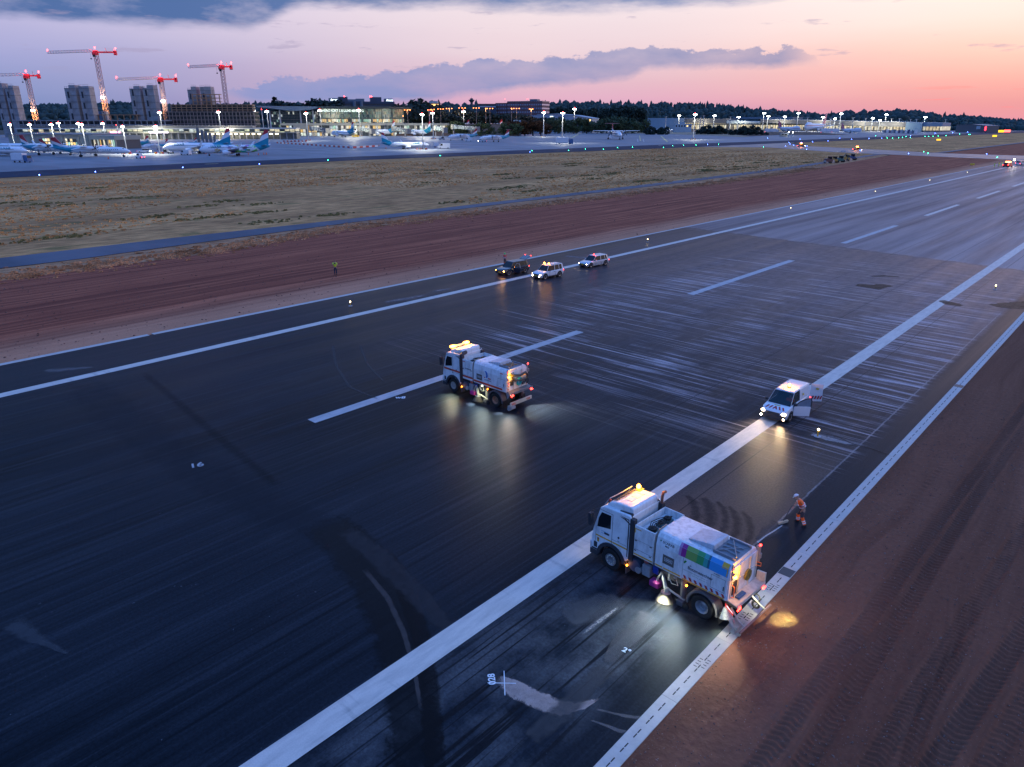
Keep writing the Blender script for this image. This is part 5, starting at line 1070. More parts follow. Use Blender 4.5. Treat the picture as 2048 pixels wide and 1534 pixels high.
def person(label, loc, rz, J, top=HVO, legs=None, cat='person', group=None, helmet=None, cap=None, short=True, bands=True, sc_=1.):
    """J: joints in metres, x forward, y left, z up"""
    t = thing('person', label, cat, loc, rz, group, sc_)
    V_ = lambda k: Vector(J[k]); pel = V_('pelvis'); ch = V_('chest'); nk = V_('neck'); hd_ = V_('head')
    C = [[(pel, .14), ((pel + ch) / 2, .125), (ch, .15), (nk, .062), ((nk + hd_) / 2, .055)]]
    ex = MB()
    for s in ('l', 'r'):
        sh, elb, wr_, hip, kn, an = (V_(k + s) for k in ('sh_', 'el_', 'wr_', 'hip_', 'kn_', 'an_'))
        C.append([(ch, .15), (sh, .072), ((sh + elb) / 2, .052), (elb, .043), ((elb + wr_) / 2, .040), (wr_, .028)])
        C.append([(pel, .14), (hip, .095), ((hip + kn) / 2, .080), (kn, .060), ((kn * .6 + an * .4), .060), (an, .040)])
        hdir = (wr_ - elb).normalized(); sidev = hdir.cross(Vector((0, 0, 1))).normalized(); palm = wr_ + hdir * .05
        C.append([(wr_, .028), (palm, .034), (wr_ + hdir * .085, .030)])
        up = sidev.cross(hdir)
        for i in range(4):
            b0 = wr_ + hdir * .09 + sidev * (i - 1.5) * .019; ln = (.030, .036, .033, .025)[i]
            ex.tube([b0, b0 + hdir * ln - up * .010, b0 + hdir * ln * 1.3 - up * .034, b0 + hdir * ln * .8 - up * .050], [.0095, .009, .0085, .007], 6)
        b0 = palm + sidev * (.034 if s == 'l' else -.034); ex.tube([b0, b0 + hdir * .02 + sidev * (.012 if s == 'l' else -.012) - up * .02, b0 + hdir * .045 - up * .035], [.011, .010, .008], 6)
    # head: skull, jaw, nose, ears, eyes, mouth
    fwv = Vector(J.get('look', (1, 0, -.1))).normalized(); lv = Vector((0, 0, 1)).cross(fwv).normalized(); uv_ = fwv.cross(lv)
    M = Matrix((fwv, lv, uv_)).transposed().to_4x4(); M.translation = hd_
    h = MB(); h.ball((0, 0, .015), .098, 14, (1.05, .82, 1.15)); h.ball((.035, 0, -.055), .062, 10, (1, .9, 1.1)); h.ball((.108, 0, -.005), .017, 8, (1, .8, 1.4))
    for s in (1, -1): h.ball((.0, s * .083, .0), .022, 8, (.8, .4, 1.3))
    ex2 = MB(); ex2.v = [tuple(M @ Vector(q)) for q in h.v]; ex2.f = h.f; ex2.m = h.m; ex2.add(ex.v, ex.f)
    skin_mesh('body', C, SKIN, t, 1, ex2)
    ey = MB(); [ey.ball(M @ Vector((.093, s * .033, .02)), .011, 6) for s in (1, -1)]; ey.ball(M @ Vector((.098, 0, -.055)), .016, 6, (.5, 1.2, .35)); ey.build('face_features', mat('eye_dark', (.05, .02, .02), .5), t, smooth=True)
    # clothes as slightly larger skins
    g = 1.16
    tc_ = [[(pel + Vector((0, 0, .02)), .150 * 1.16), ((pel + ch) / 2, .138 * 1.28), (ch, .158 * 1.25), (nk - Vector((0, 0, .035)), .088)]]
    for s in ('l', 'r'):
        sh, elb = V_('sh_' + s), V_('el_' + s); e2 = sh * .25 + elb * .75 if short else elb
        tc_.append([(ch, .158 * 1.25), (sh, .100), ((sh + e2) / 2, .082), (e2, .074)])
        if not short: tc_[-1].append((elb * .1 + V_('wr_' + s) * .9, .045))
    skin_mesh('jacket', tc_, top, t, 1)
    tr_ = [[(pel + Vector((0, 0, .03)), .150), (pel, .152)]]
    for s in ('l', 'r'):
        hip, kn, an = V_('hip_' + s), V_('kn_' + s), V_('an_' + s)
        tr_.append([(pel, .152), (hip, .112), ((hip + kn) / 2, .098), (kn, .080), ((kn + an) / 2, .078), (an * .92 + kn * .08, .066)])
    tro = skin_mesh('trousers', tr_, legs or TROU, t, 1)
    if bands:
        cf = MB(); rb_ = MB()
        for s in ('l', 'r'):
            kn, an = V_('kn_' + s), V_('an_' + s); L_ = lambda f: kn + (an - kn) * f
            cf.tube([L_(.02), L_(.5), L_(.93)], [.094, .092, .080], 12)
            for f in (.42, .66): rb_.cyl(L_(f), L_(f + .13), .099, .097, n=12)
        cf.build('trouser_legs', top, t, smooth=True); 
        for f, r_ in ((.30, .196), (.62, .206)):
            p0 = pel + (ch - pel) * f; ax = (ch - pel).normalized() * .05; rb_.cyl(p0, p0 + ax, r_ * .98, r_ * .98, n=16)
        for s in ('l', 'r'):
            sh, elb = V_('sh_' + s), V_('el_' + s); rb_.cyl(sh * .5 + elb * .5, sh * .40 + elb * .60, .088, n=10)
            rb_.tube([ch + (nk - ch) * .1 + (sh - ch) * .5 + Vector((.14, 0, -.05)), (sh * .5 + nk * .5) + Vector((0, 0, .045)), ch + (sh - ch) * .5 + Vector((-.12, 0, .0))], .026, 6)
        rb_.build('reflective_bands', REFL, t, smooth=True)
    bt = MB()
    for s in ('l', 'r'):
        an = V_('an_' + s); fdv = Vector(J.get('foot_' + s, (1, 0, 0))).normalized(); z0 = an.z - .085
        bt.loft([[an + fdv * (-.09) + Vector((0, 0, dz_)) + fdv.cross(Vector((0, 0, 1))) * y_ for y_, dz_ in ((-.04, -.085), (.04, -.085), (.045, .03), (-.045, .03))],
                 [an + fdv * .04 + Vector((0, 0, dz_)) + fdv.cross(Vector((0, 0, 1))) * y_ for y_, dz_ in ((-.05, -.085), (.05, -.085), (.045, .02), (-.045, .02))],
                 [an + fdv * .18 + Vector((0, 0, dz_)) + fdv.cross(Vector((0, 0, 1))) * y_ for y_, dz_ in ((-.042, -.085), (.042, -.085), (.035, -.035), (-.035, -.035))]])
    bt.build('boots', BOOT, t, bevel=.015)
    if helmet:
        hm_ = MB(); rings = []
        for j in range(6):
            th = R(90 - j * 17); rings.append([M @ Vector((.128 * math.sin(th) * math.cos(a) * 1.1 - .005, .118 * math.sin(th) * math.sin(a), .045 + .125 * math.cos(th))) for a in np.linspace(0, 2 * math.pi, 16, endpoint=False)])
        hm_.loft(rings); hm_.slab([M @ Vector(q) for q in ((.10, -.09, .045), (.19, -.05, .035), (.20, 0, .035), (.19, .05, .035), (.10, .09, .045))], tuple(uv_ * .012))
        ho = hm_.build('helmet', helmet, t, smooth=True)
        MB().torus(M @ Vector((0, 0, .055)), uv_, .128, .010, 18, 5).build('helmet_strap', DARK, ho); MB().ball(M @ Vector((.155, 0, .06)), .022, 8).build('head_torch', mat('torch_teal', (.02, .5, .45), .4), ho)
    else:
        hh = MB().ball((0, 0, 0), .106, 12, (1.02, .86, 1.0)); cap_ = MB(); cap_.v = [tuple(M @ (Vector(q) + Vector((-.016, 0, .035)))) for q in hh.v]; cap_.f = hh.f; cap_.m = hh.m
        cap_.build('hair', cap or HAIR, t, smooth=True)
    return t
# worker sweeping: bends forward and to his right, broom in both hands; faces the truck (towards -x -y)
WP = G(1602, 1047)
JW = dict(pelvis=(-.02, 0, .93), chest=(.20, 0, 1.30), neck=(.32, -.01, 1.47), head=(.43, -.02, 1.60), look=(.8, -.1, -.6),
          sh_l=(.20, .19, 1.38), el_l=(-.02, .38, 1.18), wr_l=(.10, .27, .95), sh_r=(.24, -.19, 1.36), el_r=(.36, -.26, 1.10), wr_r=(.52, -.12, .88),
          hip_l=(-.03, .10, .88), kn_l=(.02, .20, .50), an_l=(-.16, .30, .09), hip_r=(0, -.10, .88), kn_r=(.20, -.14, .50), an_r=(.16, -.18, .09), foot_r=(1, -.1, 0), foot_l=(.9, .3, 0))
W_RZ = R(205)
P1 = person('worker in orange high-visibility clothes and white helmet sweeping behind the truck', (WP.x, WP.y, 0), W_RZ, JW, helmet=mat('helmet_white', (.7, .73, .8), .3), sc_=.90)
MB().slab([(.335, .02, 1.33), (.335, .10, 1.33), (.33, .10, 1.38), (.33, .02, 1.38)], (.02, 0, 0)).build('badge', YB, P1)
BR = thing('broom', 'long broom held by the worker in orange, its head on the dusty asphalt', 'broom', (WP.x, WP.y, 0), W_RZ)
c_, s_ = math.cos(-W_RZ), math.sin(-W_RZ)
def tow(p_): d_ = p_ - WP; return Vector((d_.x * c_ - d_.y * s_, d_.x * s_ + d_.y * c_, p_.z))
bh = tow(G(1566, 1046.5)); hnd = Vector((.54, -.10, .86)); top_ = Vector((.06, .30, 1.10)); bh.z = .10
MB().tube([top_, hnd, bh], .018, 8).build('handle', mat('broom_handle', (.03, .03, .035), .5), BR)
Mb = Matrix.Translation(bh) @ Matrix.Rotation(R(-25) - W_RZ, 4, 'Z')
MB().box(-.05, .05, -.30, .30, -.02, .03, Mb).build('head', mat('broom_wood', (.55, .42, .28), .6), BR, bevel=.01)
MB().box(-.04, .04, -.29, .29, -.095, -.02, Mb).build('bristles', mat('broom_bristle', (.5, .45, .35), .9, var=.5, vs=40), BR)
# man in the yellow vest taking a picture on the graded soil
PY = G(671.5, 549)
JY = dict(pelvis=(0, 0, .95), chest=(.0, 0, 1.33), neck=(.02, 0, 1.52), head=(.05, 0, 1.66), look=(1, 0, .05), sh_l=(0, .20, 1.43), el_l=(.16, .30, 1.22), wr_l=(.34, .12, 1.45), sh_r=(0, -.20, 1.43), el_r=(.16, -.30, 1.22), wr_r=(.34, -.12, 1.45),
          hip_l=(0, .10, .90), kn_l=(.03, .12, .50), an_l=(0, .12, .09), hip_r=(0, -.10, .90), kn_r=(.02, -.10, .50), an_r=(-.02, -.10, .09))
P2 = person('man in a yellow vest and dark trousers standing on the red soil taking a picture', (PY.x, PY.y, -.02), R(-35), JY, top=HVY, legs=NVY, bands=False, sc_=1.05)
for_ = thing('camera', 'small dark camera held up by the man in the yellow vest', 'camera', (PY.x, PY.y, -.02), R(-35), s=1.05)
MB().box(.42, .47, -.10, .10, 1.42, 1.53).build('camera_body', DARK, for_, bevel=.01); MB().cyl((.47, 0, 1.475), (.54, 0, 1.475), .035, n=12).build('lens', GLASS, for_)
# person with the green helmet behind the dark car
PG = G(1010, 531)
J3 = dict(pelvis=(0, 0, .95), chest=(.04, 0, 1.32), neck=(.08, 0, 1.50), head=(.12, 0, 1.64), look=(1, 0, -.3), sh_l=(.02, .20, 1.42), el_l=(.10, .26, 1.15), wr_l=(.26, .14, 1.00), sh_r=(.02, -.20, 1.42), el_r=(.10, -.26, 1.15), wr_r=(.26, -.14, 1.00),
          hip_l=(0, .10, .90), kn_l=(.03, .12, .50), an_l=(0, .12, .09), hip_r=(0, -.10, .90), kn_r=(.02, -.10, .50), an_r=(-.02, -.10, .09))
P3 = person('person in a red high-visibility jacket and green helmet behind the open black car', (PG.x, PG.y, 0), R(-60), J3, top=HVR, helmet=mat('helmet_green', (.05, .75, .12), .3))
# driver seen through the windscreen of the van
JS = dict(pelvis=(0, 0, .52), chest=(.02, 0, .92), neck=(.05, 0, 1.12), head=(.08, 0, 1.26), look=(1, 0, -.3), sh_l=(.02, .19, 1.02), el_l=(.12, .24, .78), wr_l=(.34, .14, .80), sh_r=(.02, -.19, 1.02), el_r=(.12, -.24, .78), wr_r=(.34, -.14, .80),
          hip_l=(.04, .10, .50), kn_l=(.44, .13, .56), an_l=(.52, .12, .25), hip_r=(.04, -.10, .50), kn_r=(.44, -.13, .56), an_r=(.52, -.12, .25))
sp = V.location + Vector((math.cos(VAN_HD) * .25 - math.sin(VAN_HD) * .36, math.sin(VAN_HD) * .25 + math.cos(VAN_HD) * .36, .14))
person('driver in red seated behind the windscreen of the white van', sp, VAN_HD, JS, top=HVR, bands=False, legs=TROU)
# ------------------------------------------------------------------ elevated runway edge lights
def edge_light(px, py, label, big=False, m=None, z0=0):
    p_ = G(px, py); t = thing('runway_edge_light', label, 'edge light', (p_.x, p_.y, z0), 0, 'elevated lights along the runway edges')
    MB().cyl((0, 0, 0), (0, 0, .03), .22, n=16).build('base_plate', mat('light_base', (.35, .36, .4), .6), t)
    MB().cyl((0, 0, .03), (0, 0, .36), .045, .04, n=10).build('stem', mat('edge_yellow', (.65, .36, .03), .5), t, smooth=True)
    c = MB().cyl((0, 0, .34), (0, 0, .42), .10, .10, n=12); c.build('collar', mat('edge_yellow', (.65, .36, .03)), t)
    MB().ball((0, 0, .49), .075, 10).build('lamp', m or em('edge_lamp', (1, .8, .45), 9), t, smooth=True)
for i, (a, b, lab) in enumerate(((1635, 873, 'yellow runway edge light with a cable trench, just right of the white van'), (1990, 579, 'runway edge light near the dark wet patches at the right'), (1295, 484, 'runway edge light on the far shoulder, right of the silver car'),
                            (701, 612, 'orange runway edge light on the far shoulder, left of the three cars'), (1581, 420, 'runway edge light on the far shoulder, where the soil narrows'), (1750, 386, 'runway edge light on the far shoulder, second nearest the red car'),
                            (1859, 363, 'runway edge light on the far shoulder, nearer the red car'), (1934, 347, 'runway edge light on the far shoulder, nearest the red car'))):
    edge_light(a, b, lab, z0=.0)
# ================================================================== THE AIRPORT BEYOND
def D(y): return CAM_H * math.hypot(FPX, 521) / (y - HZ)
def simple(name, fn, m, parent, **kw):
    b = MB(); fn(b); return b.build(name, m, parent, **kw)
# ------------------------------------------------------------------ hills and far woods
M_LEAFD = mat('forest_hazed', (.045, .075, .072), .9, var=.5, vs=.06, spec=.2)  # colour lifted and blued in place of distance haze
M_HILL = mat('hill_ground', (.022, .032, .026), .95, var=.3, vs=.02, spec=.1)
ICO = None
def crown_template(seed, sub=1):
    b = bmesh.new(); bmesh.ops.create_icosphere(b, subdivisions=sub, radius=1.); r = random.Random(seed)
    for v in b.verts: v.co *= r.uniform(.72, 1.2)
    V_ = np.array([v.co[:] for v in b.verts]); F_ = np.array([[v.index for v in f.verts] for f in b.faces]); b.free(); return V_, F_
CT = [crown_template(i, 1) for i in range(5)]
def far_wood(name, label, prof, depth, thick, rows, rad, base_y=262, seed=3, con=.12):
    r = np.random.default_rng(seed); pxs = [p[0] for p in prof]; tops = [p[1] for p in prof]
    X0, X1 = pxs[0], pxs[-1]; vs = []; fs = []; n = 0; hv = []; hf = []
    xsamp = np.linspace(X0, X1, 60)
    for i, x in enumerate(xsamp):
        ty = np.interp(x, pxs, tops); hh = max(1., hz_at(ty, depth + thick, x) - rad * 1.15)
        for d_, z_ in ((depth, -1.), (depth + thick * .35, hh * .55), (depth + thick, hh), (depth + thick * 1.6, -1.)):
            p_ = at_depth(x, d_, z_); hv.append(tuple(p_))
    for i in range(len(xsamp) - 1):
        for k in range(3): a = i * 4 + k; hf.append((a, a + 4, a + 5, a + 1))
    me = bpy.data.meshes.new('hill'); me.from_pydata(hv, [], hf); me.materials.append(M_HILL); o = bpy.data.objects.new('hill', me); COL.objects.link(o); o['kind'] = 'structure'
    per = abs(at_depth(X1, depth).x - at_depth(X0, depth).x) + abs(at_depth(X1, depth).y - at_depth(X0, depth).y)
    for row in range(rows):
        f = row / (rows - 1); dd = depth + thick * f; cnt = int(per / (rad * 1.15))
        for c in range(cnt):
            x = X0 + (X1 - X0) * (c + r.random()) / cnt; ty = np.interp(x, pxs, tops)
            hh = max(1., hz_at(ty, depth + thick, x) - rad * 1.15); zz_ = np.interp(f, [0, .35, 1], [0, hh * .55, hh]) + (rad * .3)
            rr = rad * r.uniform(.6, 1.15); p_ = at_depth(x, dd + r.uniform(-8, 8), zz_)
            tv, tf = CT[r.integers(5)]; st_ = (1, 1, r.uniform(1., 1.35)); 
            if r.random() < con: st_ = (.45, .45, r.uniform(1.5, 2.1))
            a = r.uniform(0, 6.28); ca, sa = math.cos(a), math.sin(a)
            q = tv * rr * np.array(st_); q = np.stack([q[:, 0] * ca - q[:, 1] * sa, q[:, 0] * sa + q[:, 1] * ca, q[:, 2]], -1) + np.array(p_)
            vs.append(q); fs.append(tf + n); n += len(q)
    vs = np.concatenate(vs); fs = np.concatenate(fs)
    me = bpy.data.meshes.new(name); me.vertices.add(len(vs)); me.vertices.foreach_set('co', vs.ravel()); me.loops.add(fs.size); me.loops.foreach_set('vertex_index', fs.ravel().astype(np.int32))
    me.polygons.add(len(fs)); me.polygons.foreach_set('loop_start', np.arange(len(fs)) * 3); me.polygons.foreach_set('loop_total', np.full(len(fs), 3)); me.update()
    me.materials.append(M_LEAFD); o = bpy.data.objects.new(name, me); COL.objects.link(o)
    tag(o, label, 'woodland', kind='stuff'); return o
far_wood('far_wood', 'dark wood along the skyline behind the building site at the left', [(-120, 208), (40, 207), (130, 208), (190, 205), (260, 204), (330, 207), (380, 206), (440, 208), (520, 203), (600, 206), (640, 208), (680, 206), (760, 210), (840, 209), (900, 206), (960, 208), (1000, 216), (1040, 222)], 2150, 300, 7, 12, seed=3)
far_wood('far_wood', 'long wooded ridge falling to the right behind the cargo hall', [(1000, 222), (1060, 210), (1095, 203), (1150, 203), (1230, 204), (1300, 205), (1380, 206), (1430, 209), (1470, 212), (1500, 217), (1540, 220), (1580, 224), (1620, 229), (1680, 232), (1760, 236)], 2450, 420, 9, 13, seed=5, con=.35)
far_wood('far_wood', 'dark tree belt on the skyline at the right, behind the airport sheds', [(1520, 222), (1535, 217), (1570, 221), (1610, 226), (1650, 226), (1690, 221), (1730, 221), (1757, 219), (1775, 221), (1797, 216), (1815, 220), (1850, 223), (1885, 230), (1920, 229), (1950, 232), (1985, 233), (2020, 237), (2060, 240), (2200, 243)], 2000, 220, 6, 11, seed=8, con=.05)
# ------------------------------------------------------------------ trees
def leaf_crown(seed, n, rx, rz, zc, leaf, lumps=9, cone=False):
    r = np.random.default_rng(seed); vs = np.zeros((n * 4, 3)); cs = []
    for i in range(lumps):
        a = r.uniform(0, 6.28); rad = r.uniform(.2, .72) * rx; zz_ = zc + r.uniform(-.7, .8) * rz
        k = (1 - (zz_ - (zc - rz)) / (2 * rz)) if cone else 1.
        cs.append((math.cos(a) * rad * k, math.sin(a) * rad * k, zz_, r.uniform(.3, .55) * rx * max(k, .25)))
    for i in range(n):
        c = cs[r.integers(lumps)]; d_ = r.normal(size=3); d_ /= np.linalg.norm(d_); rr = c[3] * r.uniform(.55, 1.1)
        p_ = np.array(c[:3]) + d_ * rr * np.array([1, 1, .85]); u = r.normal(size=3); u /= np.linalg.norm(u); v = np.cross(u, d_ + r.normal(size=3) * .5); v /= np.linalg.norm(v) + 1e-6
        s_ = leaf * r.uniform(.6, 1.4)
        vs[i * 4:(i + 1) * 4] = [p_ - u * s_ - v * s_ * .7, p_ + u * s_ - v * s_ * .6, p_ + u * s_ * .9 + v * s_ * .7, p_ - u * s_ * .8 + v * s_ * .6]
    return vs, [(i * 4, i * 4 + 1, i * 4 + 2, i * 4 + 3) for i in range(n)]
BARK = mat('bark', (.05, .04, .035), .9)
def leafmat(nm, c): return mat(nm, c, .85, var=.55, vs=.45, spec=.15)
LM = [leafmat('leaf_dark', (.035, .058, .050)), leafmat('leaf_mid', (.06, .10, .06)), leafmat('leaf_olive', (.085, .11, .05)), leafmat('leaf_rust', (.12, .055, .025))]
def tree_proto(seed, m, rx=.36, zc=.60, rz=.36, n=900, leaf=.035, cone=False):
    vs, fs = leaf_crown(seed, n, rx, rz, zc, leaf, 11, cone); b = MB(); b.add([tuple(v) for v in vs], fs); cr = b.mesh('crown'); cr.materials.append(m)
    r = random.Random(seed); tb = MB().tube([(0, 0, 0), (.005, .005, .25), (0, .01, .5), (.01, 0, .8)], [.028, .022, .014, .005], 7)
    for i in range(6):
        a = r.uniform(0, 6.28); z0 = r.uniform(.25, .6); tb.tube([(0, 0, z0), (math.cos(a) * rx * .4, math.sin(a) * rx * .4, z0 + .12), (math.cos(a) * rx * .75, math.sin(a) * rx * .75, z0 + .2)], [.012, .008, .003], 5)
    tm = tb.mesh('trunk'); tm.materials.append(BARK); return cr, tm
PR = {'dark': [tree_proto(i, LM[0]) for i in (1, 2)], 'mid': [tree_proto(i, LM[1]) for i in (3, 4)], 'olive': [tree_proto(i, LM[2], .42, .52, .46) for i in (5, 6)], 'rust': [tree_proto(7, LM[3], .42, .52, .44)],
      'conifer': [tree_proto(8, LM[0], .24, .52, .48, cone=True)], 'bush': [tree_proto(i, LM[1], .55, .48, .48, 1100, .05) for i in (9, 10)], 'bush_dark': [tree_proto(11, LM[0], .62, .46, .50, 1100, .05)]}
def tree(kind, px, ytop, d_, label, group, wide=1., cat='tree', z0=0.):
    cr, tm = random.choice(PR[kind]); p_ = at_depth(px, d_, z0); h_ = hz_at(ytop, d_, px) - z0
    t = thing('bush' if 'bush' in kind or kind == 'olive' else 'tree', label, 'bush' if 'bush' in kind or kind == 'olive' else 'tree', p_, random.uniform(0, 6.28), group, (h_ * wide, h_ * wide, h_))
    for nm, me in (('crown', cr), ('trunk', tm)): o = bpy.data.objects.new(nm, me); COL.objects.link(o); o.parent = t
    return t
tree('conifer', 553, 189, 1900, 'tall pointed conifer rising above the skyline left of the terminal', 'trees behind the airport', 1.3)
tree('dark', 566, 197, 1900, 'rounded dark tree right beside the tall conifer', 'trees behind the airport', 1.3)
g_ = 'trees behind the airport'
for i, (x, y) in enumerate(((590, 200), (608, 201), (632, 200), (652, 196), (664, 195))): tree('dark', x, y, 1650, '%s dark tree from the left between the conifer and the offices' % ordw(i), g_, 1.5)
for i, (x, y, dd) in enumerate(((797, 204, 1500), (808, 207, 1500), (822, 222, 1400), (835, 218, 1400), (846, 206, 1500), (850, 196, 1600), (862, 204, 1500), (876, 214, 1400), (890, 222, 1350), (903, 224, 1350), (916, 220, 1400), (930, 216, 1450), (940, 222, 1400), (958, 218, 1400), (972, 222, 1400), (988, 228, 1400), (1000, 226, 1400), (1016, 224, 1400), (1030, 230, 1350), (1046, 226, 1400), (1062, 230, 1350), (1080, 232, 1350))):
    tree('dark', x, y, dd, '%s dark tree from the left in the row behind the car park' % ordw(i), 'trees behind the car park', 1.6)
for i, (x, y) in enumerate(((1020, 238), (1036, 236), (1050, 240), (1066, 236), (1082, 238))): tree('rust', x, y, 1180, '%s rusty lamp-lit bush from the left below the brick block' % ordw(i), 'rusty bushes by the car park', 1.5)
for i, (x, y) in enumerate(((1095, 216), (1110, 212), (1122, 216), (1140, 214), (1158, 220), (1172, 214), (1184, 213), (1196, 222))): tree('dark', x, y, 2150, '%s dark tree from the left behind the low white building' % ordw(i), 'trees behind the white building', 1.4)
for i, (x, y, k) in enumerate(((1208, 213, 1.), (1222, 212, 1.1), (1240, 211, 1.1), (1254, 222, .9), (1262, 210, 1.1), (1272, 211, 1.2), (1280, 214, 1.))): tree('dark', x, y, 1750, '%s big dark tree from the left in the clump by the cargo hall' % ordw(i), 'big trees left of the cargo hall', k)
for i in range(26):
    x = 1050 + i * 9.6 + random.uniform(-3, 3); y = random.uniform(231, 241) + (i / 26) * 5
    tree('olive' if i % 3 else 'bush', x, y, random.uniform(1380, 1520), '%s bush from the left in the green hedge behind the apron' % ordw(i), 'hedge behind the apron', 1.1)
for i, (x, y) in enumerate(((1300, 252), (1308, 254), (1322, 254), (1332, 253), (1296, 255))): tree('bush_dark', x, y, 1300, '%s dark bush from the left in the low row left of the white house' % ordw(i), 'low bushes by the white house', 1.3)
for i, (x, y) in enumerate(((1412, 252), (1424, 249), (1436, 250), (1447, 253), (1402, 256))): tree('bush_dark', x, y, 1330, '%s dark bush from the left in the clump before the cargo hall' % ordw(i), 'first bush clump before the cargo hall', 1.3)
for i, (x, y) in enumerate(((1464, 258), (1478, 255), (1490, 251), (1502, 250), (1513, 253), (1526, 260), (1536, 264))): tree('bush_dark', x, y, 1250, '%s dark bush from the left in the clump left of the guard kiosk' % ordw(i), 'second bush clump before the cargo hall', 1.3)
for i, (x, y) in enumerate(((905, 241), (915, 242), (926, 243), (952, 244), (962, 245), (978, 245), (1008, 245), (1020, 246), (1036, 246))): tree('olive', x, y, 1150, '%s small green shrub from the left on the bank below the car park' % ordw(i), 'shrubs on the car park bank', 1.2)
# ------------------------------------------------------------------ car park terrace with parked cars
def terrace(name, x0, x1, d0, d1, ztop, m, slope=60):
    b = MB(); P_ = [at_depth(x0, d0, ztop), at_depth(x1, d0, ztop), at_depth(x1, d1, ztop), at_depth(x0, d1, ztop)]; Q = [at_depth(x0 - 10, d0 - slope, -.3), at_depth(x1 + 10, d0 - slope, -.3), at_depth(x1 + 10, d1 + 20, -.3), at_depth(x0 - 10, d1 + 20, -.3)]
    b.add(P_ + Q, [(0, 1, 2, 3), (4, 5, 1, 0), (5, 6, 2, 1), (6, 7, 3, 2), (7, 4, 0, 3)]); o = b.build(name, m); o['kind'] = 'structure'; return o
CPZ = 17.0
terrace('car_park_ground', 800, 1030, 1230, 2050, CPZ, grass_mat('bank_brown', (.16, .09, .06), (.24, .14, .09), .3), 70)
CARM = []
def small_car_mesh(nm, paint):
    b = MB(); b.mi = 0
    b.slab([(-2.1, -.85, .35), (2.1, -.85, .35), (2.15, -.85, .75), (1.0, -.85, .95), (-2.1, -.85, .95)], (0, 1.7, 0)); b.slab([(-1.75, -.70, 1.38), (.0, -.70, 1.38), (.05, -.70, 1.42), (-1.7, -.70, 1.42)], (0, 1.4, 0))
    b.mi = 1; b.slab([(-1.95, -.78, .95), (.85, -.78, .95), (.05, -.70, 1.38), (-1.75, -.70, 1.38)], (0, 1.5, 0))
    for x in (-1.3, 1.35):
        for y in (-.86, .70): b.cyl((x, y, .32), (x, y + .16, .32), .32, n=10)
    me = b.mesh(nm); me.materials.append(paint); me.materials.append(GLASS); me.polygons.foreach_set('material_index', b.m); return me
for i, c in enumerate(((.6, .6, .62), (.3, .31, .34), (.05, .05, .06), (.35, .03, .03), (.04, .08, .2), (.5, .45, .38))): CARM.append((small_car_mesh('parked_car', mat('car_colour_%d' % i, c, .25, .3 if i == 1 else 0, coat=.5)), ('white', 'silver grey', 'black', 'red', 'blue', 'beige')[i]))
n_ = 0
for row in range(9):
    dd = 1255 + row * 62
    for k in range(30):
        if random.random() < .14: continue
        x = 806 + (k + .5 + random.uniform(-.15, .15)) * (215 / 30) * (1 if row < 5 else .95)
        me, cn = random.choices(CARM, (5, 4, 3, 1, 1, 1))[0]; o = bpy.data.objects.new('parked_car', me); COL.objects.link(o)
        p_ = at_depth(x, dd, CPZ); o.location = p_; o.rotation_euler = (0, 0, YAW + random.choice((R(90), R(-90), R(70))) + random.uniform(-.1, .1)); o.scale = (1.35,) * 3
        tag(o, '%s car among the parked cars on the terrace behind the gates' % cn, 'parked car', 'cars in the car park')
# ------------------------------------------------------------------ street lamps
SOD = (1, .42, .16)
def street_lamp(px, ytop, d_, label, arms=3, z0=0., lit=True):
    p_ = at_depth(px, d_, z0); h_ = hz_at(ytop, d_, px) - z0; t = thing('street_lamp', label, 'street lamp', p_, YAW, 'orange street lamps')
    simple('pole', lambda b: b.cyl((0, 0, 0), (0, 0, h_), .35, .2, 7), GREY, t)
    offs = {1: (0,), 2: (-2.8, 2.8), 3: (-4.6, 0, 4.6)}[arms]
    if arms > 1: simple('arm', lambda b: b.box(offs[0], offs[-1], -.1, .1, h_ - .25, h_ - .05), GREY, t)
    for o_ in offs: simple('lamp_head', lambda b: b.ball((o_, 0, h_), .85, 8, (1, 1, .8)), E_OST, t, smooth=True)
    if lit: light('lamp_light', 'POINT', (0, -1.5, h_ - 1.5), 12000, SOD, t, .5)
SL = [(807, 232, 1200, 1), (816, 220, 1260, 3), (860, 220, 1300, 2), (866, 219, 1330, 2), (882, 218, 1330, 3), (899, 217, 1350, 3), (919, 216, 1400, 1), (928, 216, 1380, 2), (953, 216, 1300, 3), (972, 217, 1320, 1), (980, 217, 1300, 3), (1023, 217, 1300, 1), (1033, 217, 1320, 3), (1062, 218, 1350, 2)]
for i, (x, y, dd, a) in enumerate(SL): street_lamp(x, y, dd, '%s orange street lamp from the left above the car park' % ordw(i), a, CPZ if 806 < x < 1025 else 0., lit=(i % 2 == 1))
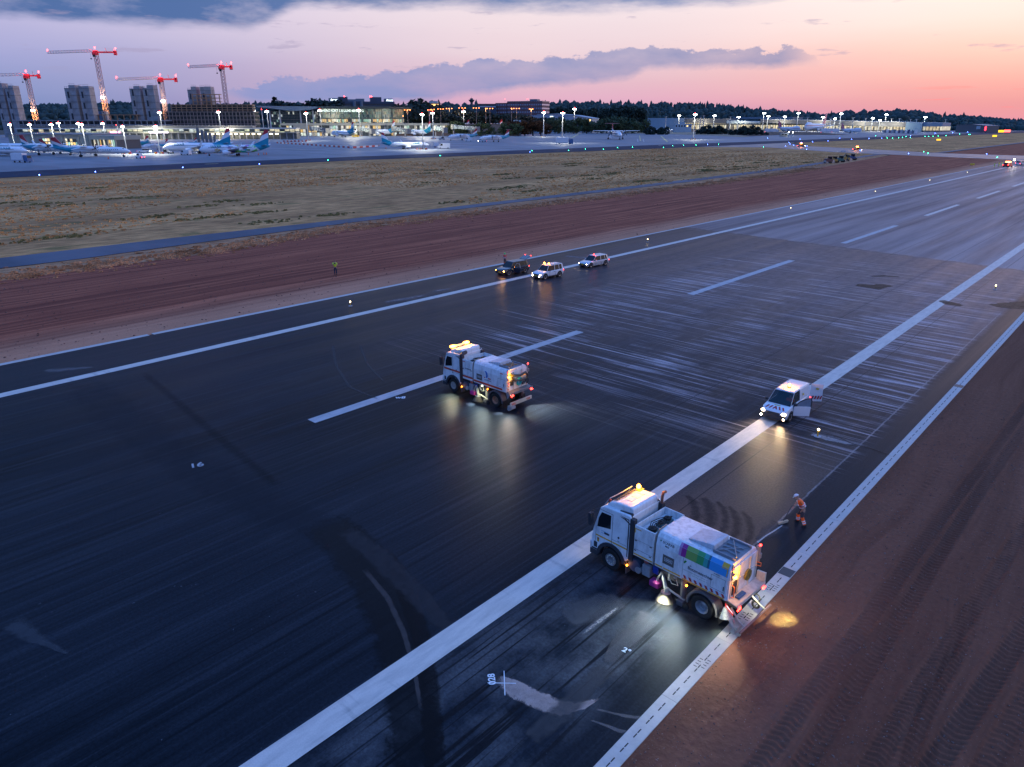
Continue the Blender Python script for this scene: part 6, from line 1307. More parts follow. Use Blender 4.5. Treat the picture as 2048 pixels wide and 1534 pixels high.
# ------------------------------------------------------------------ floodlight masts
MASTM = mat('mast_steel', (.42, .45, .46), .4, .4)
def flood_mast(px, ytop, ybase, label, e=30000, n=4, group='floodlight masts on the apron', red=True, blocks=True, d_=None, col=(1, .98, .86), lr=.8, z0=0.):
    p_ = G(px, ybase) if d_ is None else at_depth(px, d_, z0); dd = depth_of(p_); h_ = hz_at(ytop, dd, px) - z0; k = dd / 600.
    t = thing('floodlight_mast', label, 'floodlight mast', p_, YAW, group)
    simple('pole', lambda b: b.cyl((0, 0, 0), (0, 0, h_), .42 * k + .1, .22 * k + .05, 8), MASTM, t, smooth=True)
    simple('crosshead', lambda b: b.box(-1.2 * k, 1.2 * k, -.2 * k, .2 * k, h_ - .3 * k, h_ - .1 * k), MASTM, t)
    if e: 
        for j in range(n):
            x = (j - (n - 1) / 2) * .75 * k; simple('lamp_head', lambda b: b.box(x - .22 * k, x + .22 * k, -.65 * k, -.2 * k, h_ - .45 * k, h_ + .15 * k), E_COOL if lr >= .8 else E_WHT, t)
        light('flood_light', 'SPOT', (0, -1.0 * k, h_ - .8 * k), e * .7, col, t, .4, 150, 1., (0, -5 * k, 0))
    if red: simple('obstruction_light', lambda b: b.ball((0, 0, h_ + .9 * k), .28 * k, 8), E_ROBS, t, smooth=True)
    if blocks:
        for j, x in enumerate((-2.6, -1.6, 1.6, 2.6)): simple('crash_block', lambda b: b.box(x - .35, x + .35, -1.5, -.8, 0, 1.1), REDP if j % 2 else YEL, t)
    return t
ML = [(31, 249, 297, 90000), (70, 249, 297, 90000), (113, 249, 298, 90000), (174, 249, 302, 90000), (255, 253, 308, 60000), (320, 253, 307, 60000)]
for i, (x, yt, yb_, e) in enumerate(ML): flood_mast(x, yt, yb_, '%s floodlight mast from the left in the row before the hangar' % ordw(i), e)
ML = [(124, 246), (163, 247), (212, 247), (238, 252)]
for i, (x, yt) in enumerate(ML): flood_mast(x, yt, 280, '%s floodlight mast from the left in the row behind the hangar' % ordw(i), 25000 if i != 3 else 0, blocks=False, group='floodlight masts behind the hangar')
ML = [(328, 225, 280, 60000), (444, 224, 277, 60000), (484, 222, 272, 0), (529, 221, 272, 0), (539, 223, 273, 50000), (617, 227, 281, 90000), (644, 221, 272, 50000), (721, 220, 272, 70000), (794, 219, 268, 60000), (847, 229, 299, 110000), (860, 222, 268, 0), (867, 226, 278, 70000), (928, 223, 268, 50000), (1087, 225, 273, 90000), (1124, 226, 286, 110000), (1148, 218, 266, 50000), (1386, 229, 279, 90000)]
LB = ['floodlight mast over the left turboprops, right of the core towers', 'floodlight mast before the timber frame building', 'unlit mast left of the terminal canopy', 'taller unlit mast left of the terminal canopy', 'lit mast at the left end of the terminal canopy', 'floodlight mast with barrier blocks before the terminal canopy', 'floodlight mast at the left edge of the glass hall', 'floodlight mast before the middle of the glass hall', 'floodlight mast at the right end of the glass hall', 'tall mast beside the lone white jet', 'unlit mast behind the gates', 'floodlight mast right of the lone white jet', 'mast behind the jet at the fourth gate', 'floodlight mast at the left end of the green hedge', 'floodlight mast beside the parked lorry', 'tall mast with a red light behind the green hedge', 'floodlight mast on the apron left of the guard kiosk']
for (x, yt, yb_, e), lb_ in zip(ML, LB): flood_mast(x, yt, yb_, lb_, e)
CGR = 'floodlights around the cargo hall'
ML = [(1330, 233, 0), (1356, 231, 30000), (1399, 234, 0), (1405, 231, 0), (1426, 231, 40000), (1458, 233, 0), (1474, 234, 40000), (1524, 226, 50000), (1533, 232, 30000), (1566, 233, 40000), (1592, 226, 40000), (1612, 234, 0), (1642, 234, 60000), (1658, 236, 0), (1666, 237, 40000), (1677, 227, 50000), (1703, 235, 0), (1728, 236, 0), (1741, 236, 40000), (1756, 240, 20000), (1767, 229, 50000), (1779, 237, 0), (1795, 237, 0), (1817, 238, 0), (1829, 238, 0), (1845, 234, 70000), (1887, 238, 0)]
for i, (x, yt, e) in enumerate(ML): flood_mast(x, yt, 263, '%s floodlight from the left in the long row before the cargo hall' % ordw(i), e * 2.2, n=3 if e else 0, group=CGR, red=False, blocks=False, lr=.8 if e > 30000 else .5, col=(1, .95, .8))
# ------------------------------------------------------------------ aircraft
def livery(name, kind):
    m, T, b = gmat(name); X, Y, Z = T.xyz(T.obj()); c = (.80, .82, .85)
    TEAL = (.0, .24, .36); LTE = (.0, .42, .58)
    if kind == 'jet_f': c = T.mix(T.mr(T.m('ADD', X, T.m('MULTIPLY', Z, -1.6)), -17.2, -16.6, 1., 0.), c, TEAL)
    elif kind == 'prop_f':
        c = T.mix(T.mr(T.m('ADD', X, T.m('MULTIPLY', Z, -2.4)), -12.9, -12.4, 1., 0.), c, TEAL)
    elif kind == 'paint_f':
        n = T.node('ShaderNodeTexVoronoi'); n.inputs['Scale'].default_value = .55; T.put(n.inputs['Vector'], T.scaled(T.obj(), .6, 1, 1.3))
        hs = T.node('ShaderNodeHueSaturation'); T.put(hs.inputs['Color'], n.outputs['Color']); hs.inputs['Saturation'].default_value = 1.3; hs.inputs['Value'].default_value = .75
        k = T.m('MULTIPLY', T.mr(T.noise(T.scaled(T.obj(), .25, 1, .5), 1., 3), .44, .5), T.m('MULTIPLY', T.mr(X, -13., -12.), T.mr(X, 11., 12.5, 1., 0.)))
        c = T.mix(k, c, T.mix(.25, hs.outputs[0], (.05, .3, .4))); c = T.mix(T.mr(T.m('ADD', X, T.m('MULTIPLY', Z, -1.2)), -17.6, -17, 1., 0.), c, TEAL)
    elif kind == 'fin':
        v = T.m('SUBTRACT', Z, T.m('MULTIPLY', X, -.38)); c = T.ramp(T.mr(v, -4.5, 6.8), [(0, TEAL), (.52, LTE), (.53, (.75, .77, .8)), (.72, (.75, .77, .8)), (.73, (.42, .02, .04)), (1, (.42, .02, .04))], 'CONSTANT')
    elif kind == 'pfin':
        v = T.m('SUBTRACT', Z, T.m('MULTIPLY', X, -.42)); c = T.ramp(T.mr(v, -4.2, 2.4), [(0, TEAL), (.52, (.75, .77, .8)), (.70, (.42, .02, .04)), (1, (.42, .02, .04))], 'CONSTANT')
    elif kind == 'jumbo_f': c = T.mix(T.mr(T.m('ABSOLUTE', T.m('SUBTRACT', Z, 6.6)), .25, .35, 1., 0.), c, (.5, .05, .08))
    elif kind == 'jfin': c = T.mix(T.mr(T.noise(T.scaled(T.obj(), 1, 1, .5), .35, 2), .45, .5), (.55, .03, .06), (.7, .3, .35))
    T.put(b.inputs['Base Color'], c); b.inputs['Roughness'].default_value = .3; b.inputs['Coat Weight'].default_value = .4; return m
LV = {k: livery('livery_' + k, k) for k in ('jet_f', 'prop_f', 'paint_f', 'fin', 'pfin', 'jumbo_f', 'jfin', 'plain')}
AW = LV['plain']; CABW = mat('cabin_window', (.03, .04, .06), .2)
def fusel(prof, m, t, n=18):
    b = MB(); b.loft([[(x, r_ * math.cos(a), zc + r_ * kz * math.sin(a)) for a in np.linspace(0, 2 * math.pi, n, endpoint=False)] for x, r_, zc, kz in prof]); return b.build('fuselage', m, t, smooth=True, ang=60)
def wing(t, nm, root, tip, rc_, tc_, th, m, mirror=True):
    (rx, ry, rz_), (tx, ty, tz_) = root, tip
    for s in ((1, -1) if mirror else (1,)):
        def sec(x, y, z, c, h): return [(x + c * .5, s * y, z), (x + c * .2, s * y, z + h), (x - c * .2, s * y, z + h * .7), (x - c * .5, s * y, z), (x - c * .2, s * y, z - h * .5), (x + c * .2, s * y, z - h * .6)]
        MB().loft([sec(rx, ry, rz_, rc_, th), sec(tx, ty, tz_, tc_, th * .35)]).build(nm, m, t, smooth=True, ang=50)
def jet_parts(t, fus):
    fusel([(19.7, .05, 3.0, 1), (19.3, .55, 3.0, 1), (18.4, 1.05, 3.1, 1), (17., 1.55, 3.3, 1.05), (15., 1.88, 3.4, 1.05), (10, 1.9, 3.4, 1.05), (-8, 1.9, 3.4, 1.05), (-12, 1.65, 3.7, 1.05), (-16, 1.0, 4.2, 1.1), (-19, .4, 4.6, 1.1), (-19.7, .1, 4.7, 1)], LV[fus], t)
    b = MB(); b.slab([(-13.2, -.15, 5.2), (-10.0, -.12, 5.4), (-13.6, -.12, 6.6), (-17.6, -.1, 12.5), (-19.6, -.1, 12.5), (-18.9, -.15, 4.8)], (0, .3, 0)); b.build('fin', LV['fin'], t, bevel=.05)
    wing(t, 'wing', (1.5, 1.2, 2.6), (-5.5, 17.2, 4.1), 7.5, 1.6, .45, AW); wing(t, 'tailplane', (-16.2, .4, 4.9), (-18.6, 7.1, 5.5), 3.6, 1.2, .2, AW)
    for s in (1, -1):
        MB().slab([(-4.8, s * 17.15, 4.1), (-6.4, s * 17.15, 4.1), (-8.0, s * 17.8, 6.7), (-7.3, s * 17.8, 6.7)], (0, s * .15, 0)).build('winglet', AW, t)
        b = MB(); b.lathe_y((0, 0, 0), [(.6, 2.0), (1.0, 1.95), (1.12, 1.2), (1.05, -.6), (.7, -1.9), (.3, -2.6)], 16); M = Matrix.Translation((3.6, s * 5.2, 1.75)) @ Matrix.Rotation(R(-90), 4, 'Z'); b.v = [tuple(M @ Vector(q)) for q in b.v]
        e_ = b.build('engine', AW, t, smooth=True); simple('engine_intake', lambda q: q.cyl((5.0, s * 5.2, 1.75), (5.45, s * 5.2, 1.75), .85, n=14), BLACK, e_)
    gear(t, ((14.4, 0, .42), (-1.4, 2.7, .6), (-1.4, -2.7, .6)), 2.6)
    simple('cabin_windows', lambda b: [b.box(x, x + .28, s * 1.86 - .04, s * 1.86 + .04, 3.85, 4.2) for x in np.arange(-10, 14, .62) for s in (1, -1)], CABW, t)
    simple('cockpit_window', lambda b: b.slab([(17.6, -.9, 3.9), (17.6, .9, 3.9), (16.9, 1.0, 4.6), (16.9, -1.0, 4.6)], (.25, 0, .05)), GLASS, t)
def gear(t, pts, top):
    for (x, y, r_) in pts:
        b = MB(); b.cyl((x, y, r_), (x, y, top), .14, n=6)
        for s in (-.28, .28): b.cyl((x, y + s - .14, r_), (x, y + s + .14, r_), r_, n=12)
        b.build('landing_gear', BLACK, t)
def prop_parts(t):
    fusel([(16.4, .05, 2.3, 1), (16.0, .45, 2.35, 1), (15., .9, 2.5, 1), (13.4, 1.25, 2.7, 1.05), (11.5, 1.35, 2.8, 1.05), (-5, 1.35, 2.8, 1.05), (-9, 1.1, 3.05, 1.1), (-13, .6, 3.6, 1.2), (-16.2, .12, 4.0, 1.2)], LV['prop_f'], t)
    MB().slab([(-7.5, -.12, 4.0), (-10.8, -.12, 4.6), (-13.6, -.1, 8.2), (-15.6, -.1, 8.2), (-15.0, -.12, 3.6)], (0, .24, 0)).build('fin', LV['pfin'], t, bevel=.04)
    wing(t, 'tailplane', (-14.8, .05, 8.25), (-15.3, 4.6, 8.3), 2.6, 1.5, .16, mat('tail_red', (.42, .02, .04), .4)); wing(t, 'wing', (1.0, 0, 4.35), (.4, 14.2, 4.55), 3.6, 1.5, .32, AW)
    for s in (1, -1):
        e_ = MB().tube([(-4.6, s * 4.4, 3.1), (-2, s * 4.4, 3.5), (1, s * 4.4, 3.7), (4.4, s * 4.4, 3.7), (5.1, s * 4.4, 3.7)], [.25, .55, .7, .62, .35], 12).build('engine', AW, t, smooth=True)
        b = MB(); b.cyl((5.0, s * 4.4, 3.7), (5.6, s * 4.4, 3.7), .34, .08, 10)
        for k in range(6):
            a = k * math.pi / 3 + .2; c_, s_ = math.cos(a), math.sin(a); b.slab([(5.2, s * 4.4 + c_ * .2 - s_ * .12, 3.7 + s_ * .2 + c_ * .12), (5.2, s * 4.4 + c_ * 2.0 - s_ * .2, 3.7 + s_ * 2.0 + c_ * .2), (5.3, s * 4.4 + c_ * 2.0 + s_ * .16, 3.7 + s_ * 2.0 - c_ * .16), (5.3, s * 4.4 + c_ * .2 + s_ * .12, 3.7 + s_ * .2 - c_ * .12)], (.06, 0, 0))
        b.build('propeller', BLACK, e_)
    gear(t, ((13.5, 0, .35), (-1.2, 4.4, .5), (-1.2, -4.4, .5)), 2.6)
    simple('cabin_windows', lambda b: [b.box(x, x + .26, s * 1.32 - .04, s * 1.32 + .04, 3.0, 3.32) for x in np.arange(-6, 12, .78) for s in (1, -1)], CABW, t)
    simple('cockpit_window', lambda b: b.slab([(14.3, -.7, 3.2), (14.3, .7, 3.2), (13.7, .8, 3.75), (13.7, -.8, 3.75)], (.22, 0, .05)), GLASS, t)
def jumbo_parts(t):
    fusel([(35, .1, 5.0, 1), (34.2, 1.1, 5.1, 1), (32.5, 2.1, 5.5, 1.1), (30, 2.9, 6.0, 1.2), (26, 3.2, 6.2, 1.25), (16, 3.25, 6.1, 1.2), (10, 3.25, 5.6, 1.02), (-14, 3.25, 5.5, 1), (-24, 2.4, 6.2, 1.05), (-31, 1.1, 7.1, 1.1), (-34.5, .3, 7.6, 1)], LV['jumbo_f'], t, 20)
    MB().slab([(-21, -.25, 8.2), (-30, -.2, 19.2), (-34, -.2, 19.2), (-32.5, -.25, 7.8)], (0, .5, 0)).build('fin', LV['jfin'], t, bevel=.05)
    wing(t, 'wing', (6, 2, 4.2), (-14, 31, 7.2), 15, 3.5, .9, AW); wing(t, 'tailplane', (-28, 1, 8.2), (-33, 11, 8.9), 7, 2.4, .4, AW)
    for s in (1, -1):
        for (x, y, z) in ((6.5, 11.7, 2.6), (-2.5, 21, 3.3)): MB().tube([(x + 3, s * y, z), (x + 2.6, s * y, z), (x - 1, s * y, z), (x - 3.5, s * y, z)], [1.05, 1.3, 1.2, .5], 14).build('engine', AW, t, smooth=True)
    gear(t, ((26, 0, .6), (-1, 2.8, .7), (-1, -2.8, .7), (-4, 4.4, .7), (-4, -4.4, .7)), 4)
    simple('cockpit_window', lambda b: b.slab([(31.2, -1.3, 7.9), (31.2, 1.3, 7.9), (30.2, 1.4, 8.9), (30.2, -1.4, 8.9)], (.4, 0, .1)), GLASS, t)
    simple('lower_belly', lambda b: b.tube([(28, 0, 4.2), (10, 0, 3.7), (-16, 0, 3.7), (-26, 0, 5.4)], [1.4, 2.4, 2.3, 1.0], 12), mat('belly_grey', (.25, .27, .3), .4), t, smooth=True)
PROT = {}
def plane(kind, nose, tail, y, label, group, a=0., zs=1., size=None):
    """nose, tail: photo columns; y: ground row of the middle; a: degrees the nose is turned towards the viewer"""
    key = kind; L_ = {'jet': 39.4, 'painted': 39.4, 'prop': 32.8, 'jumbo': 70}[kind]; d_ = D(y)
    r_ = ray(nose, y); tn = (nose - 1024) / r_[3]; tt = (tail - 1024) / r_[3]; sg = 1 if nose > tail else -1; ca, sa = math.cos(R(a)), math.sin(R(a))
    if size: c_ = (tn + tt) / 2 * d_; s_ = size
    else: lh = (tn - tt) * d_ / (2 * sg * ca + (tn + tt) * sa); c_ = tn * d_ - tn * sa * lh - sg * ca * lh; s_ = 2 * lh / L_
    loc = (sR[0] * c_ + sF[0] * d_, sR[1] * c_ + sF[1] * d_, .02); hd_ = YAW + (-R(a) if sg > 0 else math.pi + R(a))
    if key not in PROT:
        t = thing('passenger_jet' if kind in ('jet', 'painted') else 'turboprop_aircraft' if kind == 'prop' else 'cargo_jumbo_jet', label, 'aircraft', (0, 0, 0), 0, group)
        {'jet': lambda: jet_parts(t, 'jet_f'), 'painted': lambda: jet_parts(t, 'paint_f'), 'prop': lambda: prop_parts(t), 'jumbo': lambda: jumbo_parts(t)}[kind]()
        if kind in ('jet', 'painted', 'prop'):
            T_ = mat('title_teal', (.02, .22, .32), .4); r_ = 1.93 if kind != 'prop' else 1.38; z_ = 4.0 if kind != 'prop' else 2.35; x_ = 12.6 if kind != 'prop' else 9.5; sz = 1.7 if kind != 'prop' else 1.1
            text('airline_title', 'LUXAIR', sz, (x_, r_, z_), (-1, 0, 0), (0, -.15, 1), T_, t, .02); text('airline_title', 'LUXAIR', sz, (x_ - 6 * (sz / 1.7), -r_, z_), (1, 0, 0), (0, .15, 1), T_, t, .02)
        PROT[key] = t
    else:
        t = copy_tree(PROT[key]); t['label'] = label; t['group'] = group
    t.location = loc; t.rotation_euler = (0, 0, hd_); t.scale = (s_, s_, s_ * zs)
    return t
GA = 'white and teal airliners on the apron'
plane('prop', 262, 104, 310, 'turboprop with red and white fin, nose to the right, nearest the taxiway', GA, 6, .85)
plane('prop', 192, 80, 304, 'turboprop mostly hidden behind the nearest turboprop', GA, 6, .9)
plane('jet', 107, -30, 302, 'jet with nose to the right behind the left turboprop', GA, 10, .8)
plane('prop', 150, 44, 307, 'turboprop second from the left, its teal tail overlapping the next', GA, 14, 1.15)
plane('jet', 57, -85, 309, 'white jet cut off by the left edge of the photo', GA, 10, .8)
plane('jet', 327, 466, 304, 'white jet with open stairs at its nose, behind the painted jet', GA, 8, 1.12)
plane('painted', 399, 542, 308.5, 'jet painted with colourful drawings along its fuselage', GA, 8, 1.12)
plane('prop', 228, 302, 293, 'turboprop between the glazed lounge and the next turboprop', GA, 20, 1.35)
plane('prop', 284, 340, 297, 'turboprop just left of the white jet with stairs', GA, 25, 1.6)
plane('prop', 205, 252, 289, 'turboprop whose tail shows beside the glazed lounge', GA, 20, 1.5)
plane('prop', 350, 396, 291, 'turboprop whose fin shows behind the white jet with stairs', GA, 20, 1.6)
GG = 'airliners at the gates'
for i, (n0, n1, y) in enumerate(((663, 709, 273), (743, 791, 270.5), (816, 862, 270.5), (890, 939, 268), (956, 1005, 267))):
    plane('jet', n0, n1, y, '%s jet from the left in the row of teal fins at the gates' % ordw(i), GG, -32, 1.45)
plane('jet', 858, 763, 295.5, 'lone white jet with nose to the right beside the red and white barrier', GA, 4, 1.02)
plane('prop', 896, 956, 279, 'turboprop on the open apron, left one of two', GA, 32, 1.3)
plane('prop', 959, 1020, 282, 'turboprop on the open apron, right one of two', GA, 32, 1.3)
plane('prop', 1232, 1231, 277, 'small turboprop seen from the front on the empty apron', GA, 88, 1.1, size=2.0)
for i, (n0, n1, y) in enumerate(((1601, 1554, 263.5), (1608, 1650, 262.8), (1723, 1680, 265.5))):
    plane('jumbo', n0, n1, y, ('cargo jumbo jet with red fin, left one of three', 'cargo jumbo jet in the middle, nose to the left', 'cargo jumbo jet with red fin, right one of three')[i], 'cargo jumbo jets', 35, 1.75)
plane('jet', 1352, 1300, 262, 'white airliner behind the bushes, right one of two', 'airliners behind the bushes', 0, .6)
plane('jet', 1318, 1276, 261, 'white airliner behind the bushes, left one of two', 'airliners behind the bushes', 0, .6)
# ================================================================== BUILDINGS
CONC = mat('raw_concrete', (.27, .28, .30), .8, var=.35, vs=.10); CONC2 = mat('pale_concrete', (.34, .34, .34), .8, var=.2, vs=.1)
TIMB = mat('timber_frame', (.34, .20, .11), .7, var=.25, vs=.3); VOID = mat('dark_interior', (.015, .02, .03), .7)
CLAD = mat('beige_cladding', (.34, .33, .27), .6, var=.12, vs=.15); CLADG = mat('grey_cladding', (.17, .175, .18), .5, var=.12, vs=.05); CLADB = mat('pale_blue_cladding', (.33, .42, .48), .5, var=.1, vs=.05)
ROOFB = mat('roof_blue_grey', (.14, .22, .27), .45, var=.1, vs=.05)
def lit_mat(name, cx, cz, pal, prob, strength, base=(.02, .035, .04), mull=.1, seed=0.):
    """curtain wall: mullion grid in object space, some panes lit from inside"""
    m, T, b = gmat(name); X, Y, Z = T.xyz(T.obj()); u = T.m('DIVIDE', X, cx); v = T.m('DIVIDE', Z, cz)
    cu = T.comb(T.m('FLOOR', u), T.m('FLOOR', v), seed); wn = T.node('ShaderNodeTexWhiteNoise', noise_dimensions='3D'); T.put(wn.inputs['Vector'], cu)
    cl = T.noise(T.comb(T.m('MULTIPLY', T.m('FLOOR', u), .13), T.m('FLOOR', v), seed + 3), 1., 2); val = T.m('ADD', T.m('MULTIPLY', wn.outputs[0], .6), T.m('MULTIPLY', cl, .4))
    on = T.mr(val, 1 - prob - .02, 1 - prob + .02); gr = T.m('MULTIPLY', T.m('GREATER_THAN', T.m('FRACT', u), mull), T.m('GREATER_THAN', T.m('FRACT', v), mull))
    wn2 = T.node('ShaderNodeTexWhiteNoise', noise_dimensions='3D'); T.put(wn2.inputs['Vector'], T.scaled(cu, 1, 1, 1, 1.3)); n = len(pal)
    col = T.ramp(wn2.outputs[0], [(i / n, c) for i, c in enumerate(pal)], 'CONSTANT')
    nz = T.noise(T.scaled(T.obj(), 1 / cx * 1.7, 1, 1 / cz * 2), 1., 3)
    T.put(b.inputs['Base Color'], T.mix(gr, (.10, .11, .11), base)); b.inputs['Roughness'].default_value = .2
    T.put(b.inputs['Emission Color'], col); T.put(b.inputs['Emission Strength'], T.m('MULTIPLY', T.m('MULTIPLY', on, gr), T.m('MULTIPLY', T.mr(nz, .3, .7, .3, 1.3), strength))); return m
WARMP = [(1, .62, .18), (1, .75, .35), (1, .9, .65), (.9, 1, .85), (.45, .8, .6)]; GREENP = [(.25, .6, .42), (.5, .75, .45), (.9, .85, .4), (.3, .55, .5)]; WHITEP = [(.8, .95, 1), (1, .95, .85), (.9, 1, .9)]
G_HALL = lit_mat('glass_hall', 2.2, 4.6, GREENP, .62, .16, (.02, .06, .06)); G_HALLW = lit_mat('glass_hall_warm', 3.2, 5, WARMP, .66, .6, (.05, .06, .05), seed=2.); G_GATE = lit_mat('gate_level', 4, 5, WARMP + WHITEP, .5, .8, (.06, .07, .07), seed=5.)
G_PIER = lit_mat('pier_windows', 6, 3, [(.9, 1, .95), (.95, 1, .6), (1, .9, .6)], .55, .65, (.05, .07, .07), seed=4.); G_DARK = lit_mat('canopy_glass', 2.4, 4, GREENP + WHITEP, .25, .5, (.01, .035, .045), seed=6.)
G_OFF = lit_mat('office_windows', 3, 3.4, WARMP + WHITEP, .05, .35, (.04, .07, .11), .2, 7.); G_DOCK = lit_mat('dock_strip', 7, 14, [(1, .86, .5), (1, .93, .7), (1, .8, .45)], .75, .6, (.16, .15, .12), .22, 8.); G_SITE = lit_mat('site_interior', 5, 4, WHITEP, .05, .7, (.014, .02, .032), .1, 9.)
def building(name, label, cat, x0, x1, d0, d1=None, group=None, z0=0.):
    """local frame: x along the front from photo column x0 to x1, y away from the viewer, z up"""
    d1 = d1 or d0; a = at_depth(x0, d0, z0); b = at_depth(x1, d1, z0); v = b - a
    t = thing(name, label, cat, a, math.atan2(v.y, v.x), group); W = v.length
    def ux(px):                                   # photo column -> local x on the front line
        r_ = at_depth(px, 1000); r2 = Vector((r_.x, r_.y)); den = v.x * r2.y - v.y * r2.x
        return (a.y * r2.x - a.x * r2.y) / den * W if abs(den) > 1e-6 else 0
    def uz(py, px=None):
        f = 0. if px is None else ux(px) / W; dd = d0 + (d1 - d0) * f; return hz_at(py, dd, px or x0) - z0
    return t, W, ux, uz
def bx(t, nm, m, x0, x1, y0, y1, z0, z1, **kw): return simple(nm, lambda b: b.box(x0, x1, y0, y1, z0, z1), m, t, **kw)
# --- concrete core towers of the building site
def core_tower(x0, x1, ytop, ybot, d_, label, notch=0., curve=False, low=None):
    t, W, ux, uz = building('concrete_core_tower', label, 'concrete tower', x0, x1, d_, group='raw concrete core towers'); z1 = uz(ytop)
    split = W * .42; lowz = uz(ytop + (low or 4))
    bx(t, 'shaft', CONC, 0, split, 0, 13, 0, lowz); bx(t, 'shaft', CONC, split, W, .6, 14, 0, z1)
    n_ = 0; z = uz(ybot) + 4
    while z < lowz - 8:
        o_ = bx(t, 'doorway', VOID, split * .50, split * .88, -.15, .4, z, z + 8); z += 14
    ln = MB(); z = 12
    while z < lowz: ln.box(-.12, W + .12, -.12, 14.2, z, z + .55); z += 8.5
    ln.build('pour_joints', mat('joint_grey', (.14, .15, .17), .8), t)
    ra_ = MB(); ra_.tube([(0, .5, z1 if False else lowz + 2), (split, .5, lowz + 2)], .15, 4); ra_.tube([(split, 1, z1 + 2), (W, 1, z1 + 2)], .15, 4); [ra_.tube([(q, .8, lowz if q < split else z1), (q, .8, (lowz if q < split else z1) + 2)], .15, 4) for q in np.linspace(0.5, W - .5, 6)]
    ra_.build('guard_rail', GREY, t); return t
core_tower(4, 20, 166, 245, 1060, 'raw concrete core tower cut off by the left edge'); core_tower(25, 41, 171, 245, 1060, 'raw concrete core tower just inside the left edge', low=5)
core_tower(142, 163, 170, 245, 1060, 'left tower of the second raw concrete pair', low=6); core_tower(170, 190, 172, 245, 1060, 'right tower of the second raw concrete pair', low=.5)
core_tower(270, 290, 172, 240, 1080, 'left tower of the third raw concrete pair', low=5); core_tower(296, 317, 170, 240, 1080, 'right tower of the third raw concrete pair', low=5.5)
core_tower(384, 401, 173, 225, 1120, 'left tower of the rightmost raw concrete pair', low=6); core_tower(409, 430, 173, 225, 1120, 'right tower of the rightmost raw concrete pair', low=.5)
# --- skeleton buildings
def skeleton(name, label, x0, x1, d_, ytop, ybot, nf, nc, m, depth=22, col_w=.8, slab_t=.9, fill=G_SITE):
    t, W, ux, uz = building(name, label, 'building site', x0, x1, d_); zt, zb = uz(ytop), max(0., uz(ybot)); hs = (zt - zb) / nf
    if fill: bx(t, 'dim_interior', fill, .5, W - .5, 5, depth, 0, zt - .3)
    for i in range(nf + 1): bx(t, 'floor_slab', m, 0, W, 0, depth + .5, zb + i * hs - slab_t, zb + i * hs)
    me = None
    for i in range(nc):
        x = (W - col_w) * i / (nc - 1)
        if me is None: o_ = bx(t, 'column', m, 0, col_w, .3, 1.3, 0, zt - slab_t - .01); me = o_
        else: o_ = me.copy(); COL.objects.link(o_); o_.parent = t; o_.location = (x, 0, 0)
    return t
skeleton('concrete_frame_building', 'long concrete skeleton building at the foot of the left core towers', 33, 330, 1010, 240.5, 257, 2, 26, CONC)
skeleton('concrete_frame_building', 'multi-storey concrete and timber skeleton before the fourth crane', 332, 510, 1040, 223, 255, 4, 26, mat('mixed_frame', (.24, .19, .17), .75, var=.35, vs=.15))
skeleton('timber_frame', 'lamp-lit timber frame with blue huts behind it, between two core tower pairs', 184, 276, 1070, 229, 240, 1, 8, TIMB, fill=None, col_w=1.2)
skeleton('timber_frame', 'timber storeys on top of the concrete skeleton left of the terminal', 346, 509, 1075, 209, 224, 3, 17, TIMB, depth=12, fill=G_SITE, col_w=.9)
skeleton('timber_frame', 'small timber tower around the rightmost core towers', 391, 446, 1105, 188, 210, 3, 7, TIMB, depth=8, fill=None, col_w=1.2)
for i, (x0, x1, c) in enumerate(((193, 206, 0), (207, 216, 1), (184, 192, 0))):
    t, W, ux, uz = building('site_hut', ('long blue site hut on the deck left of the lit timber frame', 'pale site hut beside the blue one', 'small blue site hut lower at the deck edge')[i], 'site hut', x0, x1, 1100 - (i == 2) * 35); zb = uz(229 if i < 2 else 240); bx(t, 'walls', mat('hut_blue', (.05, .15, .30), .5) if c == 0 else CONC2, 0, W, 0, 6, 0, uz(222.5 if i < 2 else 234)); bx(t, 'window', GLASS, W * .3, W * .5, -.1, .1, uz(226.5 if i < 2 else 238), uz(224 if i < 2 else 236))
# --- tower cranes
CR = mat('crane_red', (.55, .04, .05), .5, var=.2, vs=.3); CW = mat('crane_pale', (.5, .45, .44), .5)
def lattice(b, p0, p1, wd, n, r_, tri=False):
    p0, p1 = Vector(p0), Vector(p1); ax = (p1 - p0).normalized(); side = Vector((0, 1, 0)); up = ax.cross(side).normalized()
    cs = [side * wd / 2 + up * wd / 2, side * -wd / 2 + up * wd / 2, side * -wd / 2 - up * wd / 2, side * wd / 2 - up * wd / 2]
    if tri: cs = [side * wd / 2 - up * wd / 2, side * -wd / 2 - up * wd / 2, up * wd / 2]
    L_ = (p1 - p0).length
    for c in cs: b.cyl(p0 + c, p1 + c, r_, n=4)
    for i in range(n):
        a, e = p0 + ax * L_ * i / n, p0 + ax * L_ * (i + 1) / n
        for k in range(len(cs)):
            c, c2 = cs[k], cs[(k + 1) % len(cs)]
            b.cyl(a + c, e + c2, r_ * .65, n=4, caps=False); b.cyl(a + c, a + c2, r_ * .6, n=4, caps=False)
